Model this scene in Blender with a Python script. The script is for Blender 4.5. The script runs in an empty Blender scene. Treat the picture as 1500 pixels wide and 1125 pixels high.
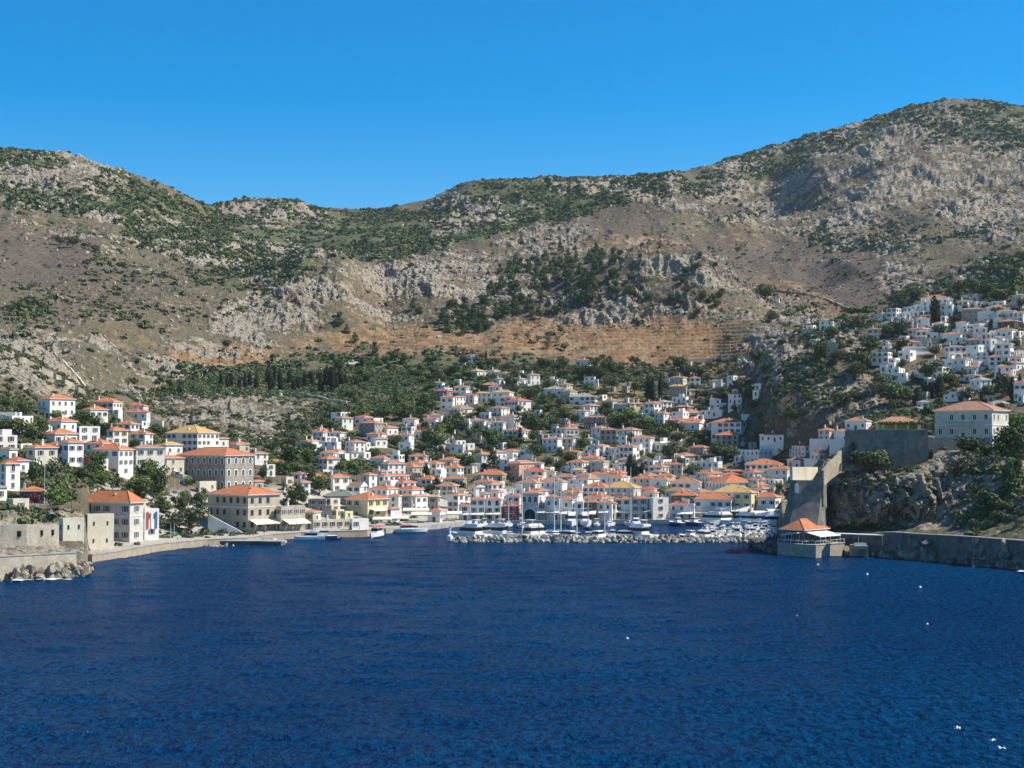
DEBUG = 0
import bpy, math, random
import numpy as np
from mathutils import Vector, Matrix
random.seed(7)
rng = np.random.default_rng(7)
C = bpy.context.scene.collection
# ---------------------------------------------------------------- camera
F = 2170.0                       # focal length in photograph pixels (1500 wide)
CAMZ = 32.0
TH = math.atan(88.0 / F)
cam_d = bpy.data.cameras.new('camera'); cam = bpy.data.objects.new('camera', cam_d); C.objects.link(cam)
cam_d.sensor_width = 36.0; cam_d.lens = 36.0 * F / 1500.0
cam_d.clip_start = 1.0; cam_d.clip_end = 30000.0
cam.location = (0, 0, CAMZ); cam.rotation_euler = (math.pi / 2 + TH, 0, 0)
bpy.context.scene.camera = cam
CT, ST = math.cos(TH), math.sin(TH)
def ray(px, py):
    """slopes (x per metre of Y, z per metre of Y) of the line of sight through a photograph pixel"""
    a = (px - 750.0) / F; b = (562.5 - py) / F
    d = CT - b * ST
    return a / d, (b * CT + ST) / d
def vof(py):
    b = (562.5 - np.asarray(py, float)) / F
    return (b * CT + ST) / (CT - b * ST)
def sea_D(py, z=0.0): return (z - CAMZ) / float(vof(py))
def at(px, py, Y):
    u, v = ray(px, py); return Vector((u * Y, Y, CAMZ + v * Y))
# ---------------------------------------------------------------- noise
_perm = np.random.default_rng(3).random(65536).astype(np.float32)
def _h(ix, iy): return _perm[((ix * 73856093) ^ (iy * 19349663)) & 65535]
def vnoise(x, y):
    ix = np.floor(x).astype(np.int64); iy = np.floor(y).astype(np.int64)
    fx = (x - ix); fy = (y - iy)
    fx = fx * fx * fx * (fx * (fx * 6 - 15) + 10); fy = fy * fy * fy * (fy * (fy * 6 - 15) + 10)
    a = _h(ix, iy); b = _h(ix + 1, iy); c = _h(ix, iy + 1); d = _h(ix + 1, iy + 1)
    return (a + (b - a) * fx) * (1 - fy) + (c + (d - c) * fx) * fy
def fbm(x, y, octs=4, gain=0.5):
    s = 0; a = 1; t = 0
    for i in range(octs):
        s = s + a * vnoise(x + 17.3 * i, y - 9.1 * i); t += a; a *= gain; x = x * 1.97 + y * 0.31; y = y * 2.03 - x * 0.13
    return s / t
def ridged(x, y, octs=4, gain=0.55):
    s = 0; a = 1; t = 0
    for i in range(octs):
        s = s + a * (1 - np.abs(2 * vnoise(x + 31.7 * i, y + 5.9 * i) - 1)); t += a; a *= gain; x, y = x * 1.9 + y * 0.4, y * 1.9 - x * 0.4
    return s / t
# ---------------------------------------------------------------- terrain tables: (column, distance, row seen in it)
SHORE = [(-600,320),(-400,330),(0,349),(127,364),(131,402),(150,408),(170,415),(230,446),(300,467),(360,476),(400,495),(440,505),(540,518),(562,534),(626,555),(674,578),(690,590),
         (1137,606),(1139,437),(1200,440),(1300,425),(1350,412),(1420,398),(1500,378),(1700,350),(2100,330)]
ZQ = [(-600,5),(126,5.2),(131,1.7),(670,1.7),(700,1.4),(1137,1.4),(1140,4.5),(1250,6),(1300,6.6),(2100,7)]
L = [None, None,
 # 2 foot of the slope
 [(-400,362,790),(0,376,768),(126,392,772),(132,440,793),(230,480,783),(300,500,779),(380,526,772),(460,545,769),(560,575,764),(650,615,754),(750,640,750),(950,650,748),(1120,645,747),(1138,640,750),(1145,448,771),(1200,448,771),(1300,440,771),(1370,428,765),(1500,400,757),(2100,370,750)],
 # 3 first rise / cliff top at the bastion
 [(-400,400,705),(0,430,705),(126,470,705),(230,530,722),(300,560,718),(380,590,712),(460,610,712),(560,640,720),(650,690,716),(750,700,715),(850,710,715),(950,715,712),(1050,720,710),(1120,715,705),(1138,700,706),(1150,640,738),(1190,600,730),(1206,470,722),(1216,452,712),(1232,448,702),(1258,447,692),(1300,446,694),(1352,447,682),(1372,455,664),(1420,456,662),(1460,452,664),(1500,446,670),(2100,420,640)],
 # 4
 [(-400,480,650),(0,510,640),(126,545,650),(230,590,675),(300,640,664),(380,665,668),(460,690,672),(560,720,668),(650,770,664),(750,780,664),(850,785,663),(950,790,662),(1050,790,660),(1130,770,662),(1200,720,668),(1240,640,664),(1290,560,662),(1370,540,658),(1440,540,655),(1500,540,650),(2100,540,610)],
 # 5
 [(-400,590,540),(0,610,584),(126,650,600),(230,720,640),(300,760,622),(380,800,610),(460,820,612),(560,850,606),(650,870,604),(750,880,603),(850,885,600),(950,890,598),(1050,870,600),(1130,770,610),(1200,740,612),(1290,700,610),(1370,690,606),(1440,680,600),(1500,670,595),(2100,650,560)],
 # 6 crest of the near slopes
 [(-400,680,400),(0,690,505),(60,700,530),(126,730,572),(230,860,585),(300,890,568),(380,930,564),(460,950,566),(560,960,562),(650,975,556),(750,980,552),(850,985,550),(950,985,550),(1050,950,556),(1100,890,545),(1130,850,520),(1200,850,490),(1290,830,492),(1370,810,505),(1440,790,505),(1500,780,500),(2100,740,450)],
 # 7 dip behind them
 [(-400,760,430),(0,770,540),(60,790,560),(126,820,580),(230,910,575),(300,940,552),(380,980,540),(460,1010,538),(560,1030,535),(650,1035,532),(750,1040,530),(850,1050,530),(950,1050,530),(1050,1020,530),(1100,960,528),(1130,900,515),(1200,890,476),(1290,880,463),(1370,870,452),(1440,860,440),(1500,850,425),(2100,820,350)],
 # 8
 [(-400,860,420),(0,880,492),(60,890,500),(126,900,508),(230,960,522),(300,1000,522),(380,1050,512),(460,1090,503),(560,1110,496),(650,1120,492),(750,1130,490),(850,1150,486),(950,1150,482),(1050,1130,482),(1130,1060,485),(1200,1000,495),(1290,990,490),(1370,980,480),(1440,970,465),(1500,960,445),(2100,920,370)],
 # 9 spur, knoll
 [(-400,1010,330),(0,1040,412),(126,1070,430),(230,1100,440),(300,1140,430),(380,1180,415),(440,1220,372),(500,1230,368),(530,1240,400),(560,1260,432),(650,1270,420),(720,1280,425),(800,1280,410),(850,1270,395),(900,1255,385),(950,1250,368),(1030,1250,364),(1060,1250,398),(1100,1250,425),(1130,1250,446),(1200,1240,440),(1290,1220,430),(1370,1210,420),(1440,1200,400),(1500,1180,385),(2100,1100,300)],
 # 10
 [(-400,1150,300),(0,1200,345),(126,1220,355),(230,1250,378),(300,1290,385),(380,1330,385),(440,1360,388),(500,1380,386),(560,1390,385),(650,1400,380),(720,1410,385),(850,1420,385),(950,1420,388),(1030,1420,388),(1130,1420,400),(1200,1410,392),(1290,1390,380),(1370,1380,360),(1440,1380,350),(1500,1370,340),(2100,1300,260)],
 # 11 brown hill crest
 [(-400,1330,260),(0,1360,275),(126,1380,290),(230,1430,328),(300,1480,345),(380,1540,362),(440,1560,366),(500,1560,364),(560,1570,352),(650,1600,340),(750,1620,330),(800,1640,318),(850,1660,300),(900,1690,278),(950,1710,258),(990,1710,254),(1030,1700,275),(1080,1680,300),(1130,1650,322),(1200,1620,326),(1290,1600,305),(1370,1600,290),(1440,1600,280),(1500,1600,275),(2100,1500,240)],
 # 12 dip behind it
 [(-400,1450,240),(0,1480,242),(126,1500,252),(230,1580,285),(290,1650,314),(300,1680,330),(380,1730,338),(500,1760,340),(600,1790,330),(640,1800,328),(750,1800,322),(850,1830,316),(900,1880,312),(950,1900,308),(1030,1900,306),(1080,1900,312),(1130,1890,324),(1160,1860,312),(1200,1800,290),(1290,1800,250),(1370,1800,228),(1440,1800,215),(1500,1800,210),(2100,1700,215)],
 # 13 skyline
 [(-400,1560,222),(0,1600,222),(60,1610,226),(120,1630,238),(180,1650,252),(240,1680,272),(290,1720,300),(304,1800,305),(320,1860,300),(350,1900,295),(400,1920,295),(440,1940,301),(500,2020,312),(560,2060,314),(600,2060,306),(630,2050,296),(660,2000,280),(690,1980,266),(750,1980,263),(850,1990,262),(920,2020,260),(990,2050,254),(1010,2100,253),(1050,2150,242),(1100,2180,228),(1200,2200,206),(1280,2220,186),(1340,2240,166),(1400,2260,158),(1440,2260,160),(1500,2260,167),(2100,2200,240)],
 # 14, 15 the far side
 None, None]
PF = np.arange(-600, 2101, 1.0)
def tab(t, j): return np.interp(PF, [r[0] for r in t], [r[j] for r in t])
def blur(a, w):
    if w < 2: return a
    k = np.hanning(2 * w + 3)[1:-1]; k /= k.sum()
    return np.convolve(np.pad(a, w, mode='edge'), k, mode='valid')
KD, KZ = [], []
sh = tab(SHORE, 1)
KD.append(sh); KZ.append(np.full_like(sh, -5.0))
KD.append(sh + 3.0); KZ.append(tab(ZQ, 1))
for k in range(2, 14):
    D = tab(L[k], 1); z = CAMZ + vof(tab(L[k], 2)) * D
    w = 6 if k <= 3 else 14
    if k <= 3:
        D = blur(D, w); z = blur(z, w)
    else:
        D = blur(D, w); z = blur(z, w)
    KD.append(D); KZ.append(z)
KD.append(KD[13] + 350); KZ.append(KZ[13] - 60)
KD.append(KD[13] + 1800); KZ.append(np.full_like(sh, -5.0))
KD = np.array(KD); KZ = np.array(KZ)
for k in range(1, len(KD)): KD[k] = np.maximum(KD[k], KD[k - 1] + 2.0)
dD = np.diff(KD, axis=0); dl = np.diff(KZ, axis=0) / dD
KM = np.zeros_like(KZ)
KM[0] = dl[0]; KM[-1] = dl[-1]
_s = (dl[:-1] * dl[1:]) > 0
with np.errstate(divide='ignore', invalid='ignore'):
    hm = 2 * dl[:-1] * dl[1:] / (dl[:-1] + dl[1:])
KM[1:-1] = np.where(_s, np.nan_to_num(hm), 0)
KM[0] = dl[0]; KM[1] = 0; KM[1] = np.minimum(np.abs(dl[1]), 0.3) * np.sign(dl[1])
NK = len(KD)
def herm(i, k, t):
    h = KD[k + 1, i] - KD[k, i]
    t2 = t * t; t3 = t2 * t
    z = (2 * t3 - 3 * t2 + 1) * KZ[k, i] + (t3 - 2 * t2 + t) * h * KM[k, i] + (3 * t2 - 2 * t3) * KZ[k + 1, i] + (t3 - t2) * h * KM[k + 1, i]
    return np.where(k == 0, KZ[0, i] + (KZ[1, i] - KZ[0, i]) * np.minimum(t * 3, 1), z)
def lownoise(x, Y, kk):
    """gullies and swells; kk = continuous layer number"""
    a = np.interp(kk, [0, 1, 2, 3, 5, 6.5, 8, 9, 11, 12.6, 13, 15], [0, 0, .3, .8, 1.5, 3, 5, 9, 12, 11, 4, 8])
    return a * ((fbm(x / 90.0 + 4, Y / 90.0, 4) - 0.5) * 1.6 + np.clip((kk - 7) / 2, 0, 1) * (kk < 12.8) * (ridged((x + 25 * vnoise(x / 60, Y / 80)) / 75.0, Y / 230.0 + 5, 3) - .55) * 1.1)
def ground(x, Y):
    x = np.asarray(x, float); Y = np.asarray(Y, float)
    p = 750 + F * x / Y
    i = np.clip(np.round(p + 600).astype(int), 0, len(PF) - 1)
    k = np.zeros(i.shape, int)
    for q in range(1, NK - 1): k = np.where(Y >= KD[q, i], q, k)
    t = np.clip((Y - KD[k, i]) / (KD[k + 1, i] - KD[k, i]), 0, 1)
    return herm(i, k, t) + lownoise(x, Y, k + t)
def cast(px, py, y0=330.0, y1=2600.0):
    u, v = ray(px, py)
    Y = np.concatenate([np.arange(y0, 1100, 1.0), np.arange(1100, y1, 2.5)])
    g = ground(u * Y, Y); zr = CAMZ + v * Y
    hit = np.nonzero(g >= zr)[0]
    if len(hit) == 0: return None
    j = hit[0]
    return Vector((u * Y[j], Y[j], float(g[j])))
# ---------------------------------------------------------------- houses: where each stands, read off enlarged views of the photograph
# columns: x0 x1 eave base wall roof [s=share of the width that is the front] [a=turn in degrees] [n=storeys] [options] | own label
CROPS = {'A': (0, 560, 3.75), 'B': (220, 560, 4.1667), 'C': (440, 600, 5.625), 'D': (640, 640, 5.769), 'E': (880, 640, 5.357),
         'G': (620, 500, 5.769), 'F': (860, 500, 5.769), 'H': (1080, 400, 3.571), 'I': (1100, 560, 3.75)}
HT = """
A 0 120 165 222 w f s=.9 a=12 | long white flat-roofed house on the slope at the photo's left edge
A 210 408 92 188 w ho s=.32 a=34 n=2 | tall white two-storey house with shaded veranda side, uppermost of the left slope
A 250 418 216 275 w ho s=.5 a=26 | white house with orange hipped roof directly below the tall white house with veranda
A 237 420 286 345 w ho s=.35 a=30 | low white house with orange hipped roof, beside the flat white block
A 420 545 243 328 w f s=.12 a=50 | flat-roofed white block with small dark windows beside two orange-roofed houses
A 455 590 150 200 w ho s=.3 a=28 | small white house with orange roof and chimney next to the red-roofed pink house
A 505 670 108 185 w ho s=.7 a=24 | tall white house with orange roof rising behind the small chimneyed house
A 675 815 131 175 l hr s=.8 a=16 | pinkish house with wide red roof and a tall white chimney
A 690 825 166 250 w hr s=.85 a=14 arch=ground | white house with red roof and dark ground-floor arches below the pinkish house
A 810 900 212 250 c f s=.9 a=10 | low cream terrace building beside the house with dark arches
A 0 42 298 365 y ho s=.4 a=24 | yellow-walled house with orange roof cut by the photo's left edge
A 145 310 362 478 c ho s=.28 a=30 n=2 arch=ground | cream stone two-storey house with orange hipped roof above the palm
A 255 360 345 385 w ho s=.5 | low orange-roofed house tucked behind the cream stone house
A 320 455 332 460 w ho s=.4 a=26 n=2 | narrow white house with orange roof between two dark tree clumps
A 515 730 374 515 w ho s=.63 a=28 n=3 | big white house with wide orange roof, blue-shaded side wall and three storeys
A 730 900 362 465 w ht s=.1 a=60 n=2 | long white house with brownish roof joined to the big three-storey white house
A 855 920 425 470 w ho s=.6 | small orange-roofed house behind the round green tree clump
A 0 85 372 440 w hb s=.6 a=20 | white house with brown roof at the photo's left edge, between two trees
A 0 105 450 592 w ho s=.3 a=24 n=3 arch=top | white three-storey house with pointed arched windows at the left edge
A 30 155 435 510 w hr s=.5 a=24 | white house with red roof behind the arched white house
A -60 25 580 655 w hb s=.3 a=24 | white corner of a brown-roofed house at the left edge above the stone ruin
A 115 250 602 672 k ho s=.9 a=14 n=1 | low terracotta-roofed house with dark open veranda beside the palm
A 35 155 645 725 c f s=.3 a=26 | roofless cream stone ruin with small square openings
A 465 785 666 881 g2 ho s=.77 a=22 n=3 hero win=4 | big grey three-storey waterfront hospital building with orange hipped roof
A 785 870 696 866 w f s=.1 a=55 n=2 banner | narrow white building hung with tall blue and red banners
A 470 620 726 916 c f s=.06 a=50 n=2 slit D=421 | tall roofless stone wall building with slit windows on the old battery
A 335 456 748 926 c f s=.08 a=48 n=2 slit D=374 | lower stone battery building with a row of slit windows
B 100 420 312 432 w hy s=.59 a=30 n=3 | large white house with golden yellow hipped roof and three chimneys
B 50 195 385 450 w hy s=.3 a=26 | white house with pale orange roof in front of the golden-roofed house
B 0 80 402 460 w hb s=.7 | low white house with dark brown roof beside the round tree
B 35 205 468 560 c ho s=.2 a=26 | cream house with flat orange roof and a row of dark windows
B 170 632 452 672 g ho s=.62 a=38 n=3 hero arch=all | great grey stone mansion with white-framed arched windows and orange hipped roof
B 290 402 607 680 c f s=.1 a=40 | square cream stone annex at the foot of the grey stone mansion
B 632 692 608 668 s hr s=.1 a=40 | tiny stone house with red roof leaning on the grey mansion's end
B 350 790 692 912 s2 ho s=.56 a=38 n=3 hero win=3 | long stone quayside building with low orange roof and cream awnings below the mansion
B 790 945 757 908 s f s=.05 a=42 n=2 | flat-roofed stone building with cream awnings next to the long quayside building
B 945 1005 797 850 s ho s=.8 | small orange-roofed shed beside the flat stone building
B 412 478 345 405 w ho s=.1 a=35 | white house with orange roof just behind the golden-roofed house
B 480 604 379 435 c ho s=.35 a=30 | cream house with orange roof and dark windows above the stone mansion
B 605 720 438 505 w ht s=.3 a=26 | white house with faded roof and small chimney touching the mansion's corner
B 714 816 486 530 y ho s=.3 a=26 | ochre-walled house with orange roof beyond the mansion
B 690 762 502 575 w f s=.3 a=26 arch=ground | white flat-roofed cube with an arched door below the ochre house
B 800 860 580 640 c f s=.5 | small cream cube at the edge of the trees
B 865 952 560 605 l hb s=.6 | low pink house with brown roof among trees
B 915 1010 362 410 w ht s=.5 | white house with faded roof high among dark trees on the rocky slope
B 895 970 615 690 w ht s=.4 | white house half hidden by the dark tree above the quay
C 485 692 113 235 g ho s=.61 a=32 n=3 | tall grey stone tower house with orange hipped roof among the trees
C 830 945 140 235 w fm s=.75 | grey-white house with flat pinkish roof beside the bay-windowed villa
C 940 1085 186 262 w ho s=.85 a=14 n=1 | white villa with tall dark windows and small orange hipped roof
C 945 1075 126 160 c ho s=.7 | orange-roofed house peeping out behind the white villa
C 580 716 242 318 w ht s=.3 a=26 | white house with faded roof and a grey shaded end
C 708 812 222 252 y ht s=.5 | ochre-roofed low house behind the white one
C 30 152 262 332 w ho s=.5 | small white house with orange roof at the foot of the rocky slope
C 225 366 346 420 w ho s=.6 | white two-storey house with pinkish orange roof and blue-shaded front
C 130 222 390 432 w hr s=.3 n=1 | small white cottage with an arched opening and red-brown roof
C 380 482 352 405 w hb s=.4 | white house with brown roof behind a dark tree
C 470 576 272 322 w f s=.7 | bluish white flat-roofed cubes beside dark trees
C 485 568 352 402 w f s=.5 arch=ground | white terrace with a pink arched gable
C 645 945 352 400 c fm s=.85 a=12 | long low house with flat pink terrace roof
C 575 762 405 470 w ht s=.6 | white house with faded terracotta roof and tall windows
C 660 866 450 522 w ht s=.3 a=26 | white house with bright sunlit end wall and faded roof
C 820 1012 475 535 s ho s=.55 a=26 | stone house with orange roof, half grey half cream, near the tall cypress
C 880 1066 445 480 w ho s=.5 | orange roofs stacked behind the half grey stone house
C 1176 1346 482 550 w ho s=.7 a=20 | white house with orange hipped roof beside the two slim cypresses
C 50 225 562 650 w ho s=.9 a=10 | white house with wide orange roof behind the big round tree
C 215 402 560 655 w ho s=.3 a=26 | large white building with orange roof and a bright end wall
C -10 52 600 705 c f s=.3 | cream wall house at the edge of the round tree
C 500 632 540 600 w ho s=.5 | orange-roofed white house below the palm
C 600 736 516 562 w ht s=.5 | terracotta-roofed house in the crowded old town
C 645 932 552 612 w hr s=.15 a=40 | long white building with red-brown roof and arched doors
C 325 546 640 670 w hb s=.75 g | brown gabled hall with white gable end
C 195 482 716 742 g hg s=.8 a=12 | large grey-green roofed hall behind the stone waterfront houses
C 65 226 740 830 g f s=.9 a=12 | dark grey stone house with flat roof
C 228 328 735 825 c f s=.2 a=40 | cream stone cube with two dark windows
C 375 726 742 892 gy ho s=.51 a=38 n=2 hero | pale yellow waterfront house with dark shaded side and orange hipped roof
C 40 162 850 915 w ho s=.6 n=1 | low orange-roofed white house at the waterfront
C 155 280 836 905 s f s=.9 a=10 n=1 | flat grey waterfront building with a wide row of windows
C 280 356 826 908 y f s=.2 a=40 | pale yellow cube with one window on the waterfront
C 356 416 840 906 y f s=.2 a=40 | smaller pale yellow cube beside the taller one
C 90 420 912 990 c f s=.05 a=60 n=1 | long low cream waterfront building with a row of doors
C 420 562 900 992 w f s=.05 a=60 n=1 | white waterfront arcade with tall dark doors
C 720 832 715 880 w ho s=.8 a=16 n=3 | bluish white three-storey house next to the pale yellow one
C 820 927 715 865 s ho s=.9 a=10 n=3 | olive grey three-storey house with orange roof by the cream awnings
C 925 1048 715 855 w ho s=.2 a=40 n=2 | bright white house with orange roof and two arches near the quay bend
C 1040 1150 722 835 s hy s=.85 a=12 n=2 | stone house with ochre hipped roof behind the cream awnings
C 1050 1168 842 885 w hr s=.85 a=10 n=1 | little house with a red roof directly above the cream awnings
C 720 806 816 890 w ho s=.3 n=2 | narrow white house beside the steps on the quay
C 580 802 656 705 w ho s=.6 | broad orange roofs behind the pale yellow waterfront house
C 805 1016 665 705 w ho s=.55 | terracotta-roofed house behind the olive grey one
C 730 952 605 645 w hr s=.5 | red-brown roofs in the middle of the old town
C 955 1157 576 625 w ho s=.6 | orange-roofed row at the foot of the tall cypress
C 1180 1362 575 608 w ht s=.9 a=10 | long white house with terracotta roof above the garden trees
C 1215 1356 706 860 w ho s=.6 a=22 n=3 | white and grey house with orange roof at the quay bend
C 1255 1362 255 345 w f s=.3 | white cube house with brown roof above the blue-shaded cube
C 1230 1347 288 360 w f s=.95 a=8 | blue-shaded white cube house with a row of tiny windows
C 1075 1362 42 88 y fm s=.7 | low ochre-roofed house with a white lit corner
D 325 478 150 262 w ho s=.35 a=26 n=2 | white house with red balcony and orange roof above the old town
D 548 716 123 198 w ht s=.55 a=26 | white house with brownish roof and a tall sunlit wall
D 600 826 226 372 kp ht s=.42 a=30 n=2 hero | salmon pink neoclassical mansion with dark shaded side
D 785 906 225 285 w ht s=.8 | white house with terracotta roof right behind the salmon pink mansion
D 335 607 325 372 s ho s=.8 a=14 n=1 | wide stone house with terracotta hipped roof near the palm
D 820 1006 300 350 w ht s=.9 a=10 n=1 | long white terrace house with terracotta roof beyond the pink mansion
D 770 897 341 385 w ho s=.7 | small white house with orange roof below the long terrace house
D 865 1107 385 420 w ht s=.8 | terracotta roofs behind the arched stately house
D 310 522 386 410 w ht s=.6 | terracotta-roofed houses behind the garden trees
D 400 560 400 440 w ho s=.4 | orange gabled roofs beside a palm in the old town
D 1130 1262 285 395 w hy s=.85 a=12 n=2 | blue-shaded house with white awning and ochre roof
D 1215 1417 186 275 w ho s=.7 a=20 n=2 | bluish white two-storey house with bright orange roof and white end wall
D 1290 1492 317 400 w ho s=.95 a=8 n=1 | bluish house with big orange hipped roof and three dark windows
D 1235 1492 430 480 w ho s=.7 | terracotta-roofed white house below the big orange hipped roof
D 90 178 496 610 w ho s=.9 a=10 n=2 | narrow grey-white house with orange roof by the quay corner
D 175 282 496 566 w ho s=.3 a=26 | white house with orange roof and chimney behind the little corner house
D 185 297 582 712 w hr s=.9 a=8 n=2 | small white corner house with two dark windows and red roof on the quay
D 285 410 542 722 w ho s=.95 a=6 n=3 | white three-storey quay house with ground-floor arcade and tall chimneys
D 412 547 545 722 w ho s=.95 a=6 n=3 arch=top | grey-white quay house with two big dark windows under an orange roof
D 550 697 602 722 r hr s=.95 a=6 n=2 | dark red quay house with terracotta roof beside the arched stately house
D 715 892 490 718 g3 ho s=.8 a=14 n=2 hero arch=all | stately grey quay building with three arched windows above one great arched portal
D 590 742 505 600 l ht s=.7 | terracotta-roofed house behind the dark red one
D 845 925 570 718 g f s=.9 a=8 n=2 few | low stone quay front beside the great arched portal
D 920 1042 527 718 w ho s=.95 a=8 n=2 | blue-shaded quay house with tall shutters and orange roof
D 1042 1162 547 718 w ho s=.85 a=10 n=2 | cream and white quay house with orange roof and cream awning
D 1070 1212 505 540 w hb s=.8 g | brown gabled house behind the quay
D 1162 1245 560 715 w f s=.9 a=10 n=2 | narrow grey-white flat-roofed quay house behind the yacht
D 1245 1356 567 715 k ho s=.95 a=8 n=2 | dark-fronted quay house with orange roof and wide balcony
D 1356 1492 572 715 w ho s=.9 a=10 n=2 | blue-grey quay house with orange roof among the masts
D 1240 1492 520 550 w ho s=.6 | orange roofs just behind the quay houses
D 455 562 466 510 w hr s=.6 | white house with a peaked red roof in the old town
D 280 402 430 460 w ht s=.4 g | white gabled house with bright triangular end
D 800 942 455 480 w ht s=.5 | terracotta-roofed house just above the arched stately house
D 1110 1242 360 400 w f s=.9 a=10 | flat pale grey house beside the big orange hipped roof
D 1130 1242 400 490 w f s=.9 a=10 | flat white house with clutter of small terraces
D 1320 1456 75 150 w ho s=.3 a=24 | white house in the stepped row above the old town
D 930 1012 -5 95 w f s=.9 a=10 n=2 | tall blue-shaded white cube next to the grey arched house
D 1440 1502 95 165 w ht s=.3 | white end-wall house at the top of the steps
D 842 932 12 75 g f s=.6 few | roofless grey ruin among the trees
D 640 745 440 500 w f s=.9 a=10 | pale flat-roofed house with dark terrace openings
E 0 65 75 155 w f s=.3 | bright white house below the brown mansion
E 80 200 95 178 w ho s=.6 a=22 | white house with orange roof and three dark windows, by the slim cypress
E 245 422 12 128 w ht s=.8 a=22 n=3 | white three-storey house with a pale terracotta roof and four rows of windows
E 200 347 88 162 w f s=.6 | white flat-roofed block at the foot of the three-storey white house
E 330 562 178 235 w f s=.7 | white terrace house with curved parapets
E 545 772 152 200 g ht s=.5 n=2 | stone and white house with long terracotta roof and chimneys
E 700 852 86 155 g ho s=.7 | grey stone house with orange roof above the long stone and white one
E 700 957 196 305 w f s=.86 a=20 n=2 | broad blue-grey flat-roofed building with a bright white end wall
E 1070 1382 102 215 w fm s=.55 a=20 n=2 | white apartment house with three layered balconies
E 1135 1442 220 305 w ho s=.9 a=12 n=2 | bluish building with wide orange hipped roof
E 945 1130 272 335 k ho s=.97 a=10 n=1 | dark stone hall with bright orange hipped roof
E 1120 1282 280 335 w ho s=.5 | white house with orange roof joined to the dark stone hall
E 1310 1502 256 315 w ho s=.8 | house with pale orange hipped roof next to the palm
E 820 1282 362 400 w ho s=.35 a=18 | very long orange-roofed row across the old town
E 790 932 318 355 w ho s=.4 | small white house with orange roof in front of the broad flat building
E 550 792 362 420 w ht s=.9 a=8 | blue-shaded house with terracotta roof and four windows
E 380 577 346 385 w ht s=.7 | terracotta-roofed house beside a round tree
E 300 452 306 340 w ht s=.5 | white house with terracotta roof by the dark cypress
E 400 522 275 320 w ht s=.5 | white house with peaked terracotta roof and white end
E 95 212 217 260 w hb s=.4 | white house with brown roof near the slim cypress
E 0 77 260 335 w ho s=.6 | white house with orange roof touching the tall mast
E 55 202 286 335 w ho s=.7 | white house with pale orange roof and stone base
E 25 317 402 470 c hy s=.8 a=18 n=2 | blue-shaded house with olive brown roof and bright white end
E 315 442 412 450 w hr s=.8 | terracotta roof beside the round green tree
E 325 455 440 490 w ho s=.7 | bright orange roof just behind the quay
E 555 767 462 510 k ho s=.9 a=10 | brown-walled building with bright orange roof beside the green tree
E 730 862 430 475 w ho s=.3 | white house with small orange hipped roof in the old town
E 875 1227 441 470 w hy s=.9 a=8 | long building with pale orange roof and two arches
E 1170 1332 410 450 w ho s=.6 | house with orange roof beside the palms
E 1291 1432 332 410 w f s=.5 | white flat terraces above the palms
E 1185 1310 380 430 w ho s=.5 | small peaked orange roof near the palms
E 110 242 492 645 w ho s=.95 a=8 n=3 | blue-shaded three-storey quay house with orange roof behind the sailing boat
E 240 372 487 650 g2 ho s=.95 a=8 n=3 | blue-grey quay house with worn orange roof
E 370 532 482 655 w f s=.25 a=35 n=3 few | tall bright blank white gable wall on the quay
E 445 532 497 640 r f s=.95 a=8 n=3 | dark red house front with white windows
E 540 702 542 655 w ho s=.8 a=14 n=2 | small quay house with bright orange roof and red shutters
E 600 737 552 652 w f s=.97 a=6 n=2 | low bluish white quay building with a long row of windows
E 737 1047 502 655 w ho s=.93 a=8 n=2 balc | wide blue-shaded quay house with iron balconies and orange roof
E 1045 1227 450 655 y hy s=.75 a=14 n=3 | pale yellow quay house with green shutters above a big cream awning
E 1185 1417 487 655 w ho s=.8 a=12 n=2 | white quay house with five dark windows and orange roof
E 0 132 527 650 w ho s=.9 a=10 n=2 | grey-white quay house with orange roof between two masts
G 100 252 419 505 g hr s=.65 a=24 n=2 | dark stone house with red-orange roof on the western edge of the white houses
G 260 397 386 465 w ht s=.75 a=20 n=2 | blue-shaded white house with pink roof and an arched door
G 395 482 352 400 w g s=.3 | white house with pale grey gable above the stepped terraces
G 485 667 370 405 k ht s=.92 a=14 n=1 | dark brown house with long pink roof and white side
G 450 582 440 514 w hy s=.95 a=8 n=2 | long white house with ochre roof and a row of arched windows
G 582 767 432 520 w hy s=.75 a=14 n=3 | white house with yellow hipped roof, balconies and white awning
G 145 267 476 585 w hr s=.85 a=14 n=2 | white three-level house with dark windows below the dark stone house
G 267 365 470 550 w ht s=.1 a=40 n=2 | bright white house end beside the three-level house
G 690 912 502 602 w hr s=.5 a=24 n=2 | large white house with red roof, balcony and bright sunlit end
G 185 442 569 615 w ht s=.5 a=20 n=1 | white house with broad orange roof and loggia in shadow
G 60 282 617 650 y fm s=.8 n=1 | low ochre-roofed pavilion among trees
G 555 732 567 635 w hr s=.6 a=22 n=2 | blue-shaded house with red roof stepping down to a cube
G 520 567 600 655 w f s=.8 | small white cube attached beside the red-roofed house
G 360 542 673 745 w ht s=.85 a=14 n=2 | white house with faded roof behind a dark tree
G 655 837 640 765 w ht s=.62 a=24 n=2 few | blank blue-shaded house with terracotta roof and white lit end
G 515 652 672 735 w f s=.97 a=10 | flat blue-shaded block beside the blank house
G 675 907 757 850 w ht s=.7 a=22 n=2 | white house with terracotta roof split by a dark cypress
G 380 532 251 300 w hy s=.5 a=24 n=1 | small cream-roofed white house standing alone high among trees
G 540 657 249 275 w ht s=.5 | pink-roofed cottage beside the cream-roofed house
G 595 692 320 355 w hm s=.5 | small house with grey pyramid roof
G 770 882 321 365 w hm s=.6 a=24 n=1 | white cottage with pale grey pyramid roof
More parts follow.
